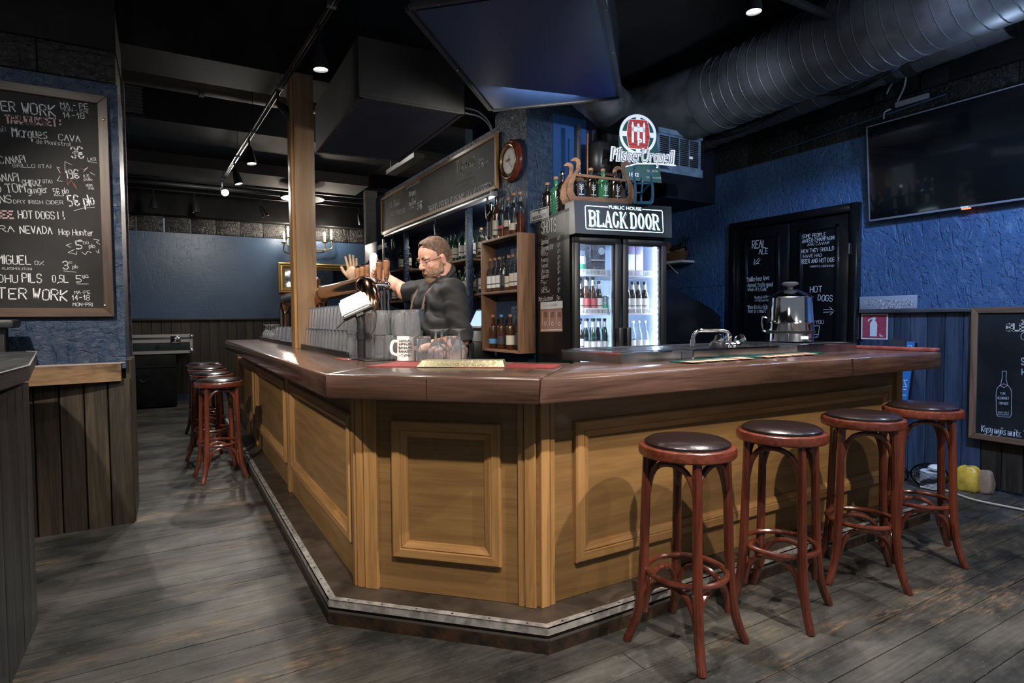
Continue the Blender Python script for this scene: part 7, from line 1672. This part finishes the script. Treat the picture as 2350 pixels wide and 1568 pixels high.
hand(hb_, wN, Vector((-1, .05, -.12)), Vector((0, .1, -1)), -1, (.3, .4, .3))
body = into(fuse(hb_, .0052, 3, .45), man); body.materials.append(M_SKIN); obj('body', body, None, man)
# eyes, glasses
for s in (-1, 1):
    obj('eye', B().ell(hp(.069, s*.030, .010), (.011, .012, .010), HR, 16, 10), mat('eye_white', (.62, .58, .55), .2), man)
    obj('iris', B().ell(hp(.0795, s*.030, .006), (.0022, .005, .005), HR, 12, 8), mat('iris_grey', (.05, .07, .09), .2), man)
    obj('eyelid', B().ell(hp(.0690, s*.030, .0125), (.0125, .0135, .0095), HR, 16, 10), M_SKIN, man)
gl = B()
for s in (-1, 1):
    ctr = hp(.094, s*.031, .005); gl.tube([ctr+l_*(.022*math.cos(a))+u_h*(.014*math.sin(a))-f_*(.002*abs(math.cos(a))) for a in [2*PI*k/20 for k in range(20)]], .0011, 6, True)
    gl.tube([hp(.093, s*.053, .009), hp(.060, s*.074, .012), hp(.0, s*.082, .012), hp(-.018, s*.081, -.004)], .0018, 6)
gl.tube([hp(.094, -.009, .008), hp(.098, 0, .011), hp(.094, .009, .008)], .0011, 6)
obj('spectacles', gl, M_INK, man)
for s in (-1, 1): obj('eyebrow', B().tube([hp(.087, s*.012, .030), hp(.088, s*.028, .036), hp(.076, s*.046, .030)], [.004, .005, .003], 8), M_HAIR, man)
# hair and beard
hr = B(); hr.ell(hp(-.020, 0, .040), (.100, .0800, .094), HR, 28, 18); hr.ell(hp(.018, 0, .098), (.048, .048, .030), HR, 20, 12); hr.ell(hp(-.055, 0, -.02), (.060, .064, .060), HR, 20, 12)
hm_ = fuse(hr, .005, 1)
def trim(me, keep, jit=.0):
    bm = bmesh.new(); bm.from_mesh(me); inv = HR.to_3x3().inverted(); dl = []
    for v in bm.verts:
        q = inv @ (v.co-HC); 
        if not keep(q): dl.append(v)
        elif jit: v.co += (v.co-HC).normalized()*random.uniform(-jit, jit)
    bmesh.ops.delete(bm, geom=dl, context='VERTS'); bm.to_mesh(me); bm.free(); me.shade_smooth(); return me
trim(hm_, lambda q: (q.z > .086-.9*max(0, .060-q.x)*1.15 and q.x < .062) or (q.x < -.024 and q.z > -.075) or (q.x < .022 and abs(q.y) > .05 and q.z > .018), .0014)
hm_ = into(hm_, man); hm_.materials.append(M_HAIR); o = obj('hair', hm_, None, man); sm = o.modifiers.new('thickness', 'SOLIDIFY'); sm.thickness = .004
bd = B(); bd.ell(hp(.030, 0, -.058), (.060, .0665, .050), HR, 24, 14); bd.ell(hp(.052, 0, -.100), (.036, .036, .038), HR, 20, 12); bd.ell(hp(.058, 0, -.125), (.022, .022, .026), HR, 16, 10)
for s in (-1, 1):
    rcone(bd, hp(.004, s*.069, -.015), hp(.015, s*.064, -.060), .010, .017, 12, 4); rcone(bd, hp(.084, s*.004, -.040), hp(.070, s*.030, -.058), .009, .009, 12, 4)
bdm = fuse(bd, .005, 2); trim(bdm, lambda q: not (q.x > .062 and -.062 < q.z < -.047 and abs(q.y) < .021) and q.z < -.012+.3*max(0, abs(q.y)-.05), .0022)
bdm = into(bdm, man); bdm.materials.append(M_BEARD); obj('beard', bdm, None, man)
# shirt: torso and short sleeves, a little wider than the body
sb2 = B(); blobs(sb2, .014); rcone(sb2, (1.355, 3.10, 1.0), (1.355, 3.24, 1.0), .155, .155)
rcone(sb2, sF, sF.lerp(eF, .80), .072, .068); rcone(sb2, sN+Vector((0, -.0, 0)), sN.lerp(eN, 1.04), .078, .066); rcone(sb2, (1.37, 3.17, 1.43), hp(-.035, 0, -.085), .090, .078)
shm = fuse(sb2, .008, 4)
bm = bmesh.new(); bm.from_mesh(shm); dl = []
dF, dN = (eF-sF).normalized(), (eN-sN).normalized(); LF, LN = (eF-sF).length, (eN-sN).length; nk = hp(-.03, 0, -.085)
for v in bm.verts:
    if (v.co-nk).dot((u_h*.6+NZ*.5+f_*-.0).normalized()) > -.012: dl.append(v)
    elif (v.co-sF).dot(dF) > LF*.98+.02 and (v.co-eF).length < .13 and v.co.x < 1.30: dl.append(v)
    elif (v.co-sN).dot(dN) > LN*1.12 and (v.co-eN).length < .13 and v.co.y < 3.02: dl.append(v)
    elif v.co.z < .93: dl.append(v)
bmesh.ops.delete(bm, geom=dl, context='VERTS')
for v in bm.verts:
    w_ = .0042*math.sin(v.co.z*70+v.co.x*40+math.sin(v.co.y*30)*2)+.003*math.sin(v.co.y*60+v.co.z*35); v.co += v.normal*w_
bm.to_mesh(shm); bm.free(); shm.shade_smooth(); shm = into(shm, man); shm.materials.append(M_SHIRT); o = obj('shirt', shm, None, man); sm = o.modifiers.new('thickness', 'SOLIDIFY'); sm.thickness = .004
col = B()
for s in (-1, 1): col.tube(spline([hp(-.090, s*.030, -.072), hp(-.04, s*.080, -.090), hp(.045, s*.05, -.135), hp(.060, s*.012, -.165)], 5), [.016]*16, 8)
obj('collar', col, M_SHIRT, man)
jn = B(); rcone(jn, (1.36, 3.08, .95), (1.36, 3.26, .95), .148, .148)
for s in (-1, 1): rcone(jn, (1.37, 3.17+s*.09, .92), (1.40, 3.17+s*.10, .50), .098, .074); rcone(jn, (1.40, 3.17+s*.10, .50), (1.44, 3.17+s*.10, .12), .074, .058)
jm = into(fuse(jn, .010, 3), man); jm.materials.append(M_DENIM); obj('trousers', jm, None, man)
for s in (-1, 1): obj('shoe', B().ell((1.36, 3.17+s*.105, .045), (.15, .052, .045), None, 18, 10), M_BLKPLASTIC, man)
ap = B(); ap.add([Vector(p) for p in ((1.222, 3.07, 1.33), (1.222, 3.27, 1.33), (1.205, 3.29, 1.2), (1.188, 3.30, 1.08), (1.19, 3.32, .95), (1.205, 3.34, .60), (1.205, 3.0, .60), (1.19, 3.02, .95), (1.188, 3.04, 1.08), (1.205, 3.05, 1.2))], [tuple(range(10))])
o = obj('apron', ap, M_DENIM, man, smooth=False); sm = o.modifiers.new('thickness', 'SOLIDIFY'); sm.thickness = .006
for y_, s in ((3.08, -1), (3.26, 1)):
    stp = spline([(1.222, y_, 1.325), (1.24, y_+s*.0, 1.40), (1.30, y_+s*.01, 1.468), (1.375, y_+s*.0, 1.495), (1.45, 3.17+s*.04, 1.44)], 5)
    st_b = B()
    for a_, c_ in zip(stp[:-1], stp[1:]): st_b.tube([a_, c_], .0085, 6)
    obj('apron_strap', st_b, mat('brown_leather_strap', (.10, .06, .045), .5), man)
    obj('strap_buckle', B().tube(arc(stp[2], (0, .014, 0), (.004, 0, .018), 0, 2*PI, 14)[:-1], .003, 6, True), M_CHROME, man)
